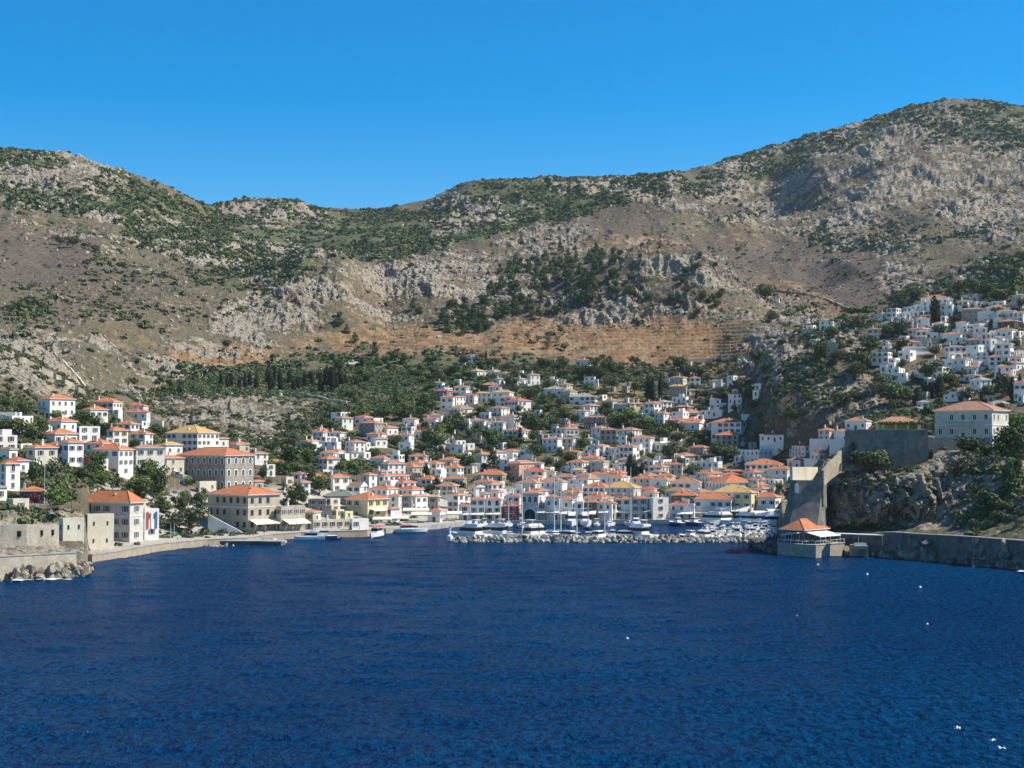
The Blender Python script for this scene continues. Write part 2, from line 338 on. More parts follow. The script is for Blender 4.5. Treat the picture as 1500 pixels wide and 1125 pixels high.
G 880 987 282 375 w ho s=.25 a=26 n=2 | white house with small orange-roofed tower above dark terraces
G 755 867 268 300 w f s=.8 | flat white house on the ridge above the town
G 1020 1222 404 465 w hm s=.85 a=18 n=1 few | plain blue-shaded house with pale grey roof and one window
G 1145 1262 366 430 y ho s=.6 | cream tower house with orange roof behind the plain grey-roofed house
G 1235 1482 471 540 w hm s=.88 a=12 n=2 | long white house with pale grey roof and dark windows
G 1320 1500 546 625 w ht s=.5 a=22 n=2 | white house with pink roof and bright front
G 1285 1402 591 690 w ht s=.7 a=18 n=2 | white house with pink roof stepping below the other pink-roofed one
G 1360 1546 646 752 k ht s=.96 a=8 n=2 arch=all | brown stone mansion with arched windows
G 1240 1302 625 690 w f s=.7 | little flat white cube beside the pink-roofed houses
G 1160 1312 741 805 w ho s=.3 a=24 n=2 | white house with orange roof above the blue-shaded cube
G 1195 1302 712 742 w ho s=.5 | small orange roof behind the white house
G 1050 1182 781 872 w f s=.9 a=10 n=2 | blue-shaded flat cube house with two windows
G 1125 1262 826 912 g3 ht s=.97 a=8 n=2 arch=all | grey house with rows of white-rimmed arched windows
G 1262 1322 815 905 w ht s=.1 a=50 | bright white end house joined to the grey arched house
G 960 1047 790 868 g f s=.5 few | pale grey roofless ruin beside trees
G 285 357 146 182 w f s=.9 n=1 | unroofed white concrete frame on the hillside
G 372 460 130 178 w f s=.9 n=1 | second unroofed white concrete frame on the hillside, under pale beams
G 1290 1432 160 212 w hr s=.8 a=14 n=1 | lone white house with red hipped roof high on the slope among trees
G 1037 1142 322 358 w f s=.9 n=1 | low white walls with a dark gate high in the town
G 1370 1482 826 880 w hy s=.4 | white house with ochre roof behind the dark round tree
G 70 182 352 368 w ht s=.8 n=1 | low pink-roofed shed among the trees
F 165 292 501 545 w ht s=.4 n=1 | white house with terracotta roof below the big field
F 225 342 536 600 g3 ht s=.95 a=10 | grey-shaded house with pale roof beside the yellow-lit one
F 340 492 527 600 y ho s=.15 a=34 | cream-lit house with orange roof and dark loggia
F 440 567 546 615 w ho s=.6 a=22 | white house with orange roof and a terrace with plants
F 565 717 516 580 w hm s=.5 a=24 n=2 | white house with pale roof standing right of the tall cypresses
F 695 847 382 482 g hy s=.93 a=12 n=2 few | blank grey stone house with ochre roof below the cypress pair
F 845 922 411 455 w ht s=.3 n=1 | low white house next to the blank grey stone house
F 718 857 470 525 w f s=.85 a=12 n=2 | bluish white house with dark windows below the blank grey stone house
F 740 892 556 610 r ht s=.7 n=1 | dark red-walled house with terracotta roof
F 730 992 606 662 w ht s=.5 n=2 | white house with terracotta roof and two small gables
F 960 1202 582 635 w fm s=.75 a=16 n=1 | wide bluish house with grey roof and white lit wing
F 730 1010 692 755 w go s=.78 a=24 n=1 few chapel | white chapel with long orange roof and a small bell gable
F 1050 1357 689 835 w ho s=.82 a=16 n=3 hero | big bluish mansion with bright orange hipped roof and two rows of tall windows
F 1085 1310 797 925 g ho s=.86 a=14 n=3 | square grey stone house with orange roof in front of the big bluish mansion
F 1300 1437 812 870 c f s=.1 a=40 | cream sunlit terrace walls beside the square stone house
F 1015 1052 700 745 w ht s=.5 | small terracotta-roofed house squeezed beside the big bluish mansion
F 110 257 752 888 g ht s=.95 a=10 n=3 | plain grey stone house with terracotta roof
F 265 462 751 820 w ht s=.6 a=20 n=2 | white house with terracotta roof behind the plain grey stone house
F 235 347 796 890 w f s=.85 a=14 n=2 | white cube house with four square windows
F 1043 1112 331 395 w ht s=.3 n=2 | white house with a terracotta roof beside the little white tower
F 1112 1182 320 390 w f s=.3 n=2 | white house wing with terrace
F 1182 1272 290 385 w f s=.6 n=2 arch=ground | little white tower house with arched window at the cliff's foot
F 1270 1382 305 345 l ho s=.6 n=1 | small pink-roofed house at the end of the white tower row
H 430 507 251 292 w f s=.9 a=10 n=2 | white flat-roofed house on the crag beside the umbrella pine
H 360 412 273 302 w f s=.7 n=1 | small white cube at the crag's outer end
H 380 442 346 372 w f s=.5 n=1 | lone low white house on the crag's face
H 680 747 293 345 g3 ht s=.9 a=12 n=2 | grey-white house with pale roof by the crag's dark trees
H 755 837 261 292 w hm s=.6 n=1 | small white house with grey roof behind the crag
H 720 802 216 248 w ht s=.4 n=1 | white house with terracotta roof right of the umbrella pine
H 870 992 171 202 w f s=.5 n=1 | flat white houses with small blue dome below the red-roofed church
H 870 987 197 218 w f s=.9 n=1 | low white block under the flat white houses
H 895 1017 292 356 w ht s=.6 a=24 n=2 | white two-storey house with two dark windows and a grey side wing
H 835 957 361 405 c hr s=.3 a=22 n=1 | cream house with long red roof on the slope
H 860 1012 391 440 w hb s=.1 a=34 n=1 few | long cream blank wall house with brown roof
H 760 802 382 412 w f s=.9 n=1 | small bright white cube on the rocky spur
H 965 1127 128 170 w hr s=.85 a=14 n=1 | wide church-like house with two tiers of red roofs at the top of the right-hand town
H 1063 1142 166 228 w f s=.8 a=14 n=2 | white house with square windows directly below the two-tier red roofs
H 1180 1297 191 256 g ht s=.95 a=8 n=2 | grey stone house with white-rimmed windows in the right-hand town
H 1155 1227 146 200 w ht s=.7 n=2 | white house with terracotta roof behind the grey stone house
H 1170 1222 116 148 w ht s=.7 n=1 | small white house with pink roof near the ridge
H 1230 1277 111 148 g3 hm s=.6 n=1 | pale grey house near the ridge, beside the pink-roofed one
H 1225 1282 147 185 w f s=.4 n=1 | white cube beside the grey stone house
H 1305 1442 181 210 w ht s=.9 a=8 n=1 | long low white house with terracotta roof near the ridge
H 1330 1412 146 170 w f s=.8 n=1 | flat white house above the long low one
H 1365 1490 251 315 k ht s=.7 a=16 n=2 | dark stone house with terracotta roof and white awning
H 1145 1217 263 305 w ht s=.8 n=1 | white cottage with small windows left of a flat white pair
H 1215 1312 263 308 w f s=.5 n=1 | pair of flat white cubes with a terrace
H 1075 1192 321 375 w ht s=.8 a=14 n=1 | white house with broad windows and chimney on the mid slope
H 1085 1197 386 450 w hb s=.2 a=30 n=2 | white house with dark openings and brown roof edge
H 1195 1292 351 385 s ht s=.8 n=1 | stone house with terracotta roof between white ones
H 1200 1302 376 445 w f s=.6 n=2 | stepped white houses below the stone one
H 1300 1352 345 420 w f s=.5 n=2 | tall narrow white block joined to the large white house
H 1352 1447 372 465 w hm s=.8 a=14 n=3 | large blue-shaded white three-storey house of the right-hand slope
H 1335 1412 338 380 w hm s=.7 n=1 | white attic house behind the three-storey one
H 1445 1502 406 460 w f s=.4 n=1 | white wall house at the right edge of the slope
H 1005 1087 456 500 w ht s=.7 n=1 | white cottage with pale brown roof at the edge of the dark bushes
H 1130 1222 451 515 w ht s=.7 n=2 | white house with small terracotta roof and five windows
H 1222 1302 462 500 w f s=.5 n=1 | low white terraces beside the five-windowed house
H 1185 1302 491 525 w ht s=.6 n=1 | terracotta-roofed row on the right-hand slope
H 1190 1277 536 570 w ht s=.6 n=1 | white house with terracotta roof above the sunlit white cube
H 1220 1327 561 628 w hm s=.5 a=24 n=2 | sunlit white house with grey roof between dark trees
H 1113 1237 621 668 w fm s=.8 a=12 n=1 | wide white house with pale flat roof behind the umbrella pine
H 1450 1520 576 668 w hr s=.9 a=10 n=2 | bluish house with orange-red roof at the right edge
H 1390 1462 541 575 w hr s=.6 n=1 | red-roofed house at the right edge among dark trees
H 1440 1520 116 190 g3 ht s=.6 n=2 | grey-white house high at the right edge
H 1400 1500 470 515 w ht s=.6 n=1 | pale house among shrubs near the right edge
H 1280 1340 230 262 w ht s=.6 n=1 | little white house under the long low one
H 1020 1085 262 300 w ht s=.5 n=1 | small white house beside the blank grey slope
H 1320 1380 300 335 w f s=.5 n=1 | small white cube below the dark stone house
H 940 1002 676 702 w hm s=.4 n=1 | little white house behind the dark pine
H 1315 1417 681 712 w hm s=.7 n=1 arch=ground | white house with arcade just above the bluish mansion
H 565 702 776 822 w ht s=.8 a=14 n=1 | long white house with terracotta roof behind the fortress wall
H 425 507 826 880 l ho s=.7 n=2 | pinkish house with orange roof at the foot of the crag
H 508 602 831 880 w ht s=.8 n=2 | white house with pink roof beside the pinkish one
I 225 402 352 410 w ho s=.4 a=20 n=2 | white house with orange roof behind the sunlit fortress parapet
I 330 432 391 430 w ho s=.4 n=1 | small white house with orange roof by the fortress stairs
I 200 302 431 475 w ht s=.7 n=1 | terracotta-roofed house just behind the fortress parapet
I 50 212 313 350 w hr s=.8 n=1 | low house with bright orange-red roof above the palms
I 1020 1417 154 312 g2 ht s=.77 a=38 n=2 hero balc D=472 | large bluish stone mansion with orange hipped roof on top of the fortress rock
"""
ROOFC = {'o': 'roof_o', 'r': 'roof_r', 't': 'roof_t', 'b': 'roof_b', 'y': 'roof_y', 'm': 'roof_m', 'g': 'roof_g'}
HOUSES = []
for line in HT.strip().split('\n'):
    left, lab = line.split('|'); tk = left.split()
    ox, oy, sc_ = CROPS[tk[0]]
    x0, x1, ye, yb = [float(t) for t in tk[1:5]]
    x0, x1 = ox + x0 / sc_, ox + x1 / sc_; ye, yb = oy + ye / sc_, oy + yb / sc_
    h = dict(label=lab.strip(), wall=tk[5], roof=tk[6], s=.68, a=24., n=0, opts=set(), Y=None)
    for t in tk[7:]:
        if '=' in t:
            k_, v_ = t.split('=')
            if k_ == 'arch': h['arch'] = v_
            elif k_ == 'D': h['Y'] = float(v_)
            elif k_ in 's a n win'.split(): h[k_] = float(v_)
        else: h['opts'].add(t)
    phi = math.degrees(math.atan(((x0 + x1) / 2 - 750) / F))
    if 'hero' not in h['opts'] and h['a'] < 39 and 'chapel' not in h['opts']: h['a'] = min(max(math.degrees(math.atan(1.15 * (1 - h['s']) / h['s'])), 6), 58) + phi
    elif h['a'] - phi < 14: h['a'] = phi + 20
    ae = math.radians(h['a'] - phi)
    pc = x0 + h['s'] * (x1 - x0)
    def place(yb):
        if h['Y']: return at(pc, yb, h['Y'])
        P = cast(pc, yb)
        return P if P is not None else cast(pc, yb + 6)
    P = place(yb)
    if yb > 684 and not h['Y'] and pc > 440:
        for _ in range(3):
            if (yb - ye) * P.y / F < (3.2 if 'n=1' in left else 5.2):
                yb += 4; P = place(yb)
    elif not h['Y']:
        for _ in range(3):
            if (yb - ye) * P.y / F < 3.0: yb += 2.5; P = place(yb)
    W = (x1 - x0) * P.y / F; ar = math.radians(h['a'])
    h['w'] = max(h['s'] * W / math.cos(ae), 2.5); h['d'] = min(max((1 - h['s']) * W / math.sin(max(ae, .1)), 4.0), 16.0)
    h['h'] = (yb - ye) * P.y / F
    h['x0'], h['x1'], h['ye'], h['yb'] = x0, x1, ye, yb
    h['P'] = P
    ca_, sa_ = math.cos(ar), -math.sin(ar)
    lx, ly = -h['w'] / 2, h['d'] / 2
    h['rot'] = -ar
    h['c'] = Vector((P.x + lx * ca_ - ly * sa_, P.y + lx * sa_ + ly * ca_, P.z))
    h['n'] = int(h['n'])
    if h['n'] == 0: h['n'] = max(1, round(h['h'] / 3.1))
    HOUSES.append(h)
# ---------------------------------------------------------------- more roofs of the crowded quarters, fitted between the houses above
FR = random.Random(21)
def near_house(c, r): return any((h['c'].x - c.x) ** 2 + (h['c'].y - c.y) ** 2 < (max(h['w'], h['d']) * .42 + r) ** 2 for h in HOUSES)
def fill(n, px0, px1, py0, py1, kinds, wr, dr, hr, kind='house'):
    k_ = 0; t_ = 0
    while k_ < n and t_ < n * 40:
        t_ += 1
        px, py = FR.uniform(px0, px1), FR.uniform(py0, py1); P = cast(px, py)
        if P is None or P.y > 1000: continue
        w, d, H = FR.uniform(*wr), FR.uniform(*dr), FR.uniform(*hr)
        if near_house(P, max(w, d) * .36): continue
        wl, rf = FR.choice(kinds).split(); a = FR.choice([FR.uniform(6, 22), FR.uniform(30, 52)])
        HOUSES.append(dict(label='', wall=wl, roof=rf, s=.6, a=a, n=max(1, round(H / 3.1)), opts={'fill'} | ({'out'} if kind == 'outbuilding' else set()), Y=None, w=w, d=d, h=H, x0=px - w / 2 * F / P.y, x1=px + w / 2 * F / P.y, ye=py - H * F / P.y, yb=py, P=P, rot=-math.radians(a), c=P.copy())); k_ += 1
fill(22, 560, 1135, 690, 745, ['w ho', 'w ho', 'w ht', 'c ht', 'w hr', 'c ho'], (6, 10), (6, 9), (4.5, 6.5))
fill(16, 640, 1120, 600, 690, ['w ht', 'w ho', 'w f', 'w ht', 'c ho'], (6, 9), (6, 8), (4, 6.2))
fill(8, 460, 640, 640, 700, ['w ht', 'w ho', 'w f'], (6, 9), (6, 8), (4, 6))
fill(14, 1290, 1500, 440, 560, ['w f', 'w ht', 'w ht', 'w f', 'w hm'], (6, 9), (6, 8), (3.5, 6.3))
fill(6, 0, 225, 600, 680, ['w ho', 'w f'], (6, 8), (6, 8), (4, 6))
fill(46, 560, 1135, 690, 752, ['w f', 'w f', 'c f', 'w2 ht', 's f'], (2.6, 4.6), (3, 5), (2.6, 4.2), 'outbuilding')
fill(70, 620, 1120, 560, 690, ['w f', 'w f', 'w2 f', 'c f', 's f'], (2.2, 4.6), (2.6, 5), (2.2, 3.6), 'outbuilding')
fill(40, 1280, 1500, 440, 590, ['w f', 'w f', 'w2 f', 's f'], (2.2, 4.4), (2.6, 5), (2.2, 3.6), 'outbuilding')
fill(18, 0, 230, 600, 690, ['w f', 'w f', 'w2 f', 's f'], (2.2, 4.4), (2.6, 5), (2.2, 3.6), 'outbuilding')
fill(16, 470, 660, 615, 700, ['w ht', 'w ho', 'w f', 'w hr'], (6, 9), (6, 8), (3.6, 6))
fill(14, 640, 1100, 555, 640, ['w ht', 'w ht', 'w f', 'w hr', 'c ht'], (6, 9), (6, 8), (3.6, 6))
fill(10, 1300, 1500, 430, 540, ['w f', 'w ht', 'w f'], (5, 8), (5, 7), (3.2, 5.5))
MARKS = [(305,700,'the great grey stone mansion'),(165,765,'the grey hospital building'),(172,680,'the big three-storey white house'),(83,600,'the uppermost left white house'),(190,600,'the pinkish red-roofed house'),(60,675,'the cream stone house'),(10,690,'the arched white house'),
 (35,745,'the roofless stone ruin'),(285,645,'the golden-roofed house'),(365,760,'the long quayside building'),(404,690,'the ochre house'),(470,695,'the wide orange roof by the round tree'),(544,632,'the tall stone tower house'),(620,640,'the bay-windowed villa'),(500,672,'the pinkish orange roof'),
 (538,745,'the pale yellow waterfront house'),(640,690,'the small house by two cypresses'),(605,760,'the cream awnings'),(765,690,'the salmon pink mansion'),(710,670,'the red-balcony house'),(870,680,'the bright orange-roofed bluish house'),(779,740,'the arched stately quay building'),
 (650,580,'the dark stone house'),(700,575,'the ochre-roofed arched house'),(730,580,'the yellow-roofed house'),(760,595,'the house with a sunlit end'),(700,618,'the tall blank blue house'),(755,640,'the cypress-split house'),(700,545,'the lone cream-roofed house'),(780,550,'the little tower house'),
 (810,578,'the plain grey-roofed house'),(855,530,'the lone red-roofed house'),(875,620,'the brown arched mansion'),(855,585,'the long grey-roofed house'),(952,560,'the tall cypress trio'),(992,575,'the blank grey stone house'),(1015,622,'the chapel'),(1068,630,'the big bluish mansion'),
 (930,650,'the three-storey white house'),(1030,690,'the broad blue-grey building'),(1100,670,'the balcony apartment house'),(1075,555,'the little white tower'),(905,610,'the bright green trees'),(1100,740,'the dark green-shuttered house'),(470,560,'the cemetery wall'),(340,555,'the far hamlet'),
 (1257,465,'the umbrella pine'),(1370,440,'the two-tier red roofs'),(1425,460,'the grey stone house on the ridge'),(1470,520,'the big white hillside house'),(1340,500,'the two-windowed white house'),(1345,520,'the long cream wall house'),(1290,540,'the bare crag'),(1430,565,'the sunlit white cube'),
 (1310,620,'the garden pavilion'),(1410,620,'the fortress mansion'),(1310,660,'the fortress wall'),(1400,740,'the shore cliff'),(1190,720,'the fortress bastion'),(1150,650,'the eastern old town'),(1235,630,'the pink-roofed house at the crag'),(1130,480,'the ridge shrine'),(560,520,'the dark upper orchard'),(820,770,'the harbour')]
def landmark(px, py, skip=0):
    m = sorted(MARKS, key=lambda r: (r[0] - px) ** 2 + 1.6 * (r[1] - py) ** 2)[skip]
    dx, dy = px - m[0], py - m[1]
    if abs(dy) > abs(dx) * .8: rel = 'just above' if dy < 0 else 'just below'
    elif abs(dx) + abs(dy) < 12: rel = 'right beside'
    else: rel = 'left of' if dx < 0 else 'right of'
    return rel, m[2]
WN = {'w': 'white', 'w2': 'off-white', 'c': 'cream', 's': 'stone'}
RN = {'ho': 'orange-roofed', 'ht': 'terracotta-roofed', 'hr': 'red-roofed', 'f': 'flat-roofed', 'hm': 'pale-roofed'}
_seen = {h['label'] for h in HOUSES}
for h in HOUSES:
    if h['label']: continue
    out = 'out' in h['opts']; sz = 'tiny' if h['w'] < 3.2 else 'small' if h['w'] < 7.5 else 'broad'
    for sk in range(0, 5):
        rel, m = landmark((h['x0'] + h['x1']) / 2, h['yb'], sk)
        lab = f"{sz} {RN[h['roof']]} {WN[h['wall']]} {'outbuilding' if out else 'house'} {rel} {m}"
        if lab not in _seen: break
        lab2 = f"{'low' if h['h'] < 3 else 'taller'} {lab}"
        if lab2 not in _seen: lab = lab2; break
    _seen.add(lab); h['label'] = lab; h['fgrp'] = ('outbuildings' if out else 'houses') + ' filling the town around ' + m.replace('the ', '', 1)
# ---------------------------------------------------------------- masks: what covers the ground where
# (cx, cy, rx, ry, slope, strength) ellipses in the photograph's view of the hills
ROCK = [(1440,768,90,26,0,.9),(430,400,120,40,.25,1),(460,430,60,50,0,1),(380,465,110,45,-.5,.9),(180,345,170,35,.2,.75),(60,265,130,40,-.1,.7),(400,312,80,25,.15,1),(705,312,75,20,-.1,1.1),(655,315,30,40,0,1.1),
        (860,268,60,20,0,.8),(640,420,160,55,-.1,.75),(760,380,120,40,-.3,.55),(1000,290,120,30,.2,.7),(980,400,90,45,.1,1),(900,440,110,30,0,.8),(1240,240,200,85,-.2,.9),(1370,230,190,75,0,.85),
        (1440,300,100,60,.3,.8),(1320,390,35,60,.1,1),(1360,178,40,14,0,.9),(1180,300,120,40,.2,.6),(1150,530,60,70,-.3,1),(1230,540,110,70,-.1,.85),(1200,600,140,50,0,.8),(110,520,110,35,.2,.8),(40,540,90,40,.3,.9),
        (250,570,130,50,.2,.7),(400,620,130,50,.3,1),(300,640,110,40,.2,.8),(450,585,60,40,0,.6),(500,640,50,30,0,.6),(1430,470,60,30,0,.4),(1000,330,60,20,0,.4),(1270,350,90,20,0,.6),(240,470,200,80,0,.22),
        (1450,400,60,25,0,.6),(60,790,140,60,0,1),(200,700,70,30,0,.8),(1350,720,210,85,0,.9),(1200,730,60,90,0,1),(700,445,300,40,0,.3),(1100,450,90,30,0,.45),(300,515,60,20,0,.6)]
GREEN = [(100,290,170,22,.05,.7),(20,240,60,25,0,.8),(250,330,110,45,.45,.9),(360,350,110,55,.25,.95),(430,335,110,40,.1,.8),(330,390,70,40,0,.55),(560,340,90,35,0,1),(785,280,105,24,-.05,1.3),(620,330,60,25,-.3,1),
         (760,320,110,18,-.28,1),(870,295,110,20,-.3,1),(900,262,90,12,0,.6),(1080,255,100,22,-.28,1),(1180,215,120,18,-.25,1),(1400,175,140,28,.05,1),(1480,195,80,32,.1,1),(1300,178,80,16,-.3,.9),
         (1150,300,80,20,-.1,.3),(1260,350,90,22,.1,.45),(1390,345,90,16,0,.4),(260,400,160,60,.1,.2),(150,440,160,50,0,.15),(40,455,40,18,0,.5),(170,465,50,20,0,.3),(640,555,260,38,0,.75),(590,610,120,50,0,.4),
         (740,640,200,60,0,.5),(900,620,200,70,0,.5),(1300,560,160,70,0,.35),(1230,480,80,30,0,.4),(1400,440,120,35,-.2,.6),(1480,400,60,25,-.3,1),(1470,690,60,50,0,.8),(1280,690,30,20,0,.6),(1450,765,60,20,0,.7),(380,560,160,22,0,.8),(470,660,70,40,0,.7),
         (120,650,120,60,0,.5),(1100,600,60,40,0,.6),(1350,480,120,40,0,.4),(940,600,120,40,0,.3),(480,530,80,25,0,.4)]
DRY = [(960,495,130,38,.05,1),(1060,520,60,25,0,.9),(820,490,110,30,0,.8),(600,500,150,25,0,.75),(480,505,80,18,0,.6),(330,522,80,16,0,.9),(1190,440,80,18,.35,.7),(930,360,100,18,0,.55),(980,330,90,25,.1,.3),(1090,345,60,20,.2,.5),
       (540,440,40,60,.3,.5),(700,515,60,20,0,.7),(900,570,50,18,0,.9),(1010,460,120,22,0,.5),(1200,560,80,30,0,.3),(1250,590,80,30,0,.5),(190,500,60,15,0,.4),(1420,505,80,30,0,.5),(1380,690,60,25,0,.8),(1420,735,60,20,0,.6),(180,690,70,20,0,.7),(60,570,60,16,.4,.6),(870,510,100,40,0,.7)]
BURN = [(1040,300,70,18,.35,.8),(960,280,40,14,0,.5),(900,320,110,35,-.25,.9),(1150,400,160,45,.2,.9),(1250,420,110,40,0,1),(40,380,120,50,0,.7),(830,460,130,35,0,.7),(650,350,60,20,0,.4),(560,425,50,30,0,.5),(300,400,70,30,0,.4),(100,430,130,50,0,.5),(700,380,120,30,0,.35),(230,530,80,20,0,.4),(1330,430,70,25,0,.8),(830,330,60,30,0,.7)]
def mask(lst, p, q):
    m = np.zeros(p.shape, np.float32)
    for cx, cy, rx, ry, s, a in lst:
        d = ((p - cx) / rx) ** 2 + ((q - cy - s * (p - cx)) / ry) ** 2
        m = np.maximum(m, a * np.clip(1.5 - 0.9 * d, 0, 1))
    return m
# ---------------------------------------------------------------- terrain mesh
ROWS = [5, 26, 115, 55, 60, 55, 30, 55, 85, 60, 95, 34, 90, 8, 4]
cols = np.concatenate([np.arange(-590, -60, 8.0), np.arange(-60, 1560, 1.45), np.arange(1560, 2090, 8.0)])
ti = np.clip(np.round(cols + 600).astype(int), 0, len(PF) - 1)
gx, gy, gz, gk = [], [], [], []
for k, n in enumerate(ROWS):
    for r in range(n + (1 if k == len(ROWS) - 1 else 0)):
        t = r / n
        kk = np.full(ti.shape, k)
        Y = KD[k, ti] + (KD[k + 1, ti] - KD[k, ti]) * t
        x = (cols - 750) / F * Y
        gx.append(x); gy.append(Y); gz.append(herm(ti, kk, t)); gk.append(np.full(x.shape, k + t))
gx = np.array(gx); gy = np.array(gy); gz = np.array(gz); gk = np.array(gk)
gz = gz + lownoise(gx, gy, gk)
PX = 750 + F * gx / gy
def rowof(z, Y):
    w = (z - CAMZ) / Y                        # v = tan(beta + TH)
    return 562.5 - F * np.tan(np.arctan(w) - TH)
PY = rowof(gz, gy)
wob = 26 * (fbm(gx / 60.0, gy / 60.0 + gz / 40.0, 4) - .5); wob2 = 26 * (fbm(gx / 45.0 + 9, gy / 60.0 - gz / 50.0, 4) - .5)
mr = mask(ROCK, PX + 2 * wob, PY + wob2); mg = mask(GREEN, PX + 2 * wob, PY + wob2); md = .85 * mask(DRY, PX + wob, PY + .6 * wob2); mb = mask(BURN, PX + wob, PY + wob2)
# where houses stand the ground is levelled
flat = np.ones(gx.shape, np.float32)
for h in HOUSES:
    rr = max(h['w'], h['d']) * .5 + 9
    sel = (np.abs(gy[:, 800] - h['c'].y) < 260)
    rows = np.nonzero(sel)[0]
    d2 = (gx[rows] - h['c'].x) ** 2 + (gy[rows] - h['c'].y) ** 2
    flat[rows] = np.minimum(flat[rows], np.clip((np.sqrt(d2) - rr * .55) / (rr * .6), 0, 1).astype(np.float32))
# bare rock breaks out in patches
pt = fbm(gx / 42.0 + 7, gy / 42.0 + gz / 25.0, 5, .6)
_cl = np.clip((gk - 1.9) * 3, 0, 1) * np.clip((3.15 - gk) * 4, 0, 1) * np.clip((PX - 1205) / 25, 0, 1)
mr = np.maximum(mr * (0.30 + 0.95 * np.clip((pt - .42) / .13, 0, 1)) * (0.25 + .75 * flat), _cl)
# crags: real relief where the ground is rock
sc = np.interp(gy, [350, 500, 900, 2200], [.30, .4, .75, 1.25])
# strata tilt across the slope
wx = gx + 14 * (fbm(gx / 30, gy / 30, 3) - .5); q1 = ridged((wx + .5 * gz) / (30 * sc), (gz * 1.7 + gy * .25) / (30 * sc), 4) - .5
q2 = ridged(gx / (8 * sc) + 3.1, (gz * 1.3 + gy * .4) / (10 * sc), 3) - .55
q3 = fbm(gx / (3.0 * sc), (gz + gy * .5) / (3.4 * sc), 3) - .5
edge = np.clip((gk - .95) * 4, 0, 1) * np.clip((14 - gk) * 4, 0, 1)
rk = np.clip(mr * 1.15, 0, 1) * edge
cliff = np.clip((gk - 1.9) * 3, 0, 1) * np.clip((3.1 - gk) * 3, 0, 1) * np.clip((PX - 1205) / 25, 0, 1)
amp = sc * (rk * 11.0 + .8) * edge
nearflat = np.clip((gk - 1.6) * 1.5, 0, 1)
far = np.interp(gk, [0, 1, 2, 3, 5, 7, 8, 12], [.35, .35, .5, .45, .55, .8, .85, .75])
amp = amp * (.55 + .9 * fbm(gx / 70 + 3, gy / 70, 2)) * (.1 + .9 * flat)
dz = (amp * (q1 * .75 + q2 * .6) + sc * (rk * 2.4 + .8) * q3) * far * np.where(PX < 128, np.clip(gk, .0, 1), nearflat)
dy = -(rk * flat * sc * (q1 * 5 + q2 * 5)) * (1 - cliff) * far * edge * np.where(PX < 128, 1, nearflat) - cliff * (3 * q1 + 2.5 * q3)
fl1 = ridged(gx / 9.0 + .8 * fbm(gx / 6, gz / 9, 2), gz / 30.0 + 3, 4) - .5; fl2 = ridged(gx / 3.1, gz / 7.0 + 8, 3) - .5
fl3 = ridged(gx / 22.0 + 2, gz / 60.0, 2) - .5
dy = dy - cliff * (14 * fl3 + 10 * fl1 + 3.5 * fl2)
gz2 = gz + np.where(cliff > .3, dz * .25, dz)
gy2 = gy + dy
# terraces on the dry fields
tm = np.clip(md * 1.4, 0, 1) * (gk > 6.8) * (gk < 8.9)
st = 3.0
gz2 = gz2 + tm * 0; _w = 5 * (fbm(gx / 60 + 2, gy / 60, 3) - .5); gz2 = gz2 + _w
tz = np.floor(gz2 / st) * st + st * np.clip((np.mod(gz2, st) / st - .6) / .4, 0, 1)
gz2 = gz2 * (1 - tm) + tz * tm - _w
R_, K_ = gx.shape
co = np.stack([gx, gy2, gz2], -1).reshape(-1, 3).astype(np.float32)
idx = np.arange(R_ * K_).reshape(R_, K_)
q = np.stack([idx[:-1, :-1], idx[:-1, 1:], idx[1:, 1:], idx[1:, :-1]], -1).reshape(-1, 4)
def np_mesh(name, co, faces, smooth=False):
    me = bpy.data.meshes.new(name)
    n = faces.shape[1]
    me.vertices.add(len(co)); me.vertices.foreach_set('co', np.ascontiguousarray(co, np.float32).ravel())
    me.loops.add(faces.size); me.loops.foreach_set('vertex_index', np.ascontiguousarray(faces, np.int32).ravel())
    me.polygons.add(len(faces)); me.polygons.foreach_set('loop_start', np.arange(0, faces.size, n, dtype=np.int32))
    me.update(calc_edges=True)
    me.polygons.foreach_set('use_smooth', np.full(len(faces), smooth))
    return me
tme = np_mesh('terrain', co, q, True)
ca = tme.color_attributes.new('cover', 'FLOAT_COLOR', 'POINT')
rgba = np.stack([mr, mg, md, mb], -1).reshape(-1, 4).astype(np.float32)
ca.data.foreach_set('color', rgba.ravel())
qa = tme.attributes.new('town', 'FLOAT', 'POINT')
town = (np.clip((gk - .2) * 5, 0, 1) * np.clip((3.4 - gk) * 1.2, 0, 1) * np.clip((PX - 131) / 8, 0, 1) * np.clip((1138 - PX) / 5, 0, 1)).astype(np.float32)
qa.data.foreach_set('value', town.ravel())
terrain = bpy.data.objects.new('hills', tme); C.objects.link(terrain); terrain['kind'] = 'structure'
def surf(x, Y):
    'height of the finished ground mesh, at its grid point next to (x, Y)'
    p = 750 + F * x / Y
    c = int(np.clip(np.searchsorted(cols, p), 0, len(cols) - 1))
    r = int(np.clip(np.searchsorted(gy[:, c], Y), 0, gy.shape[0] - 1))
    return float(gz2[r, c])
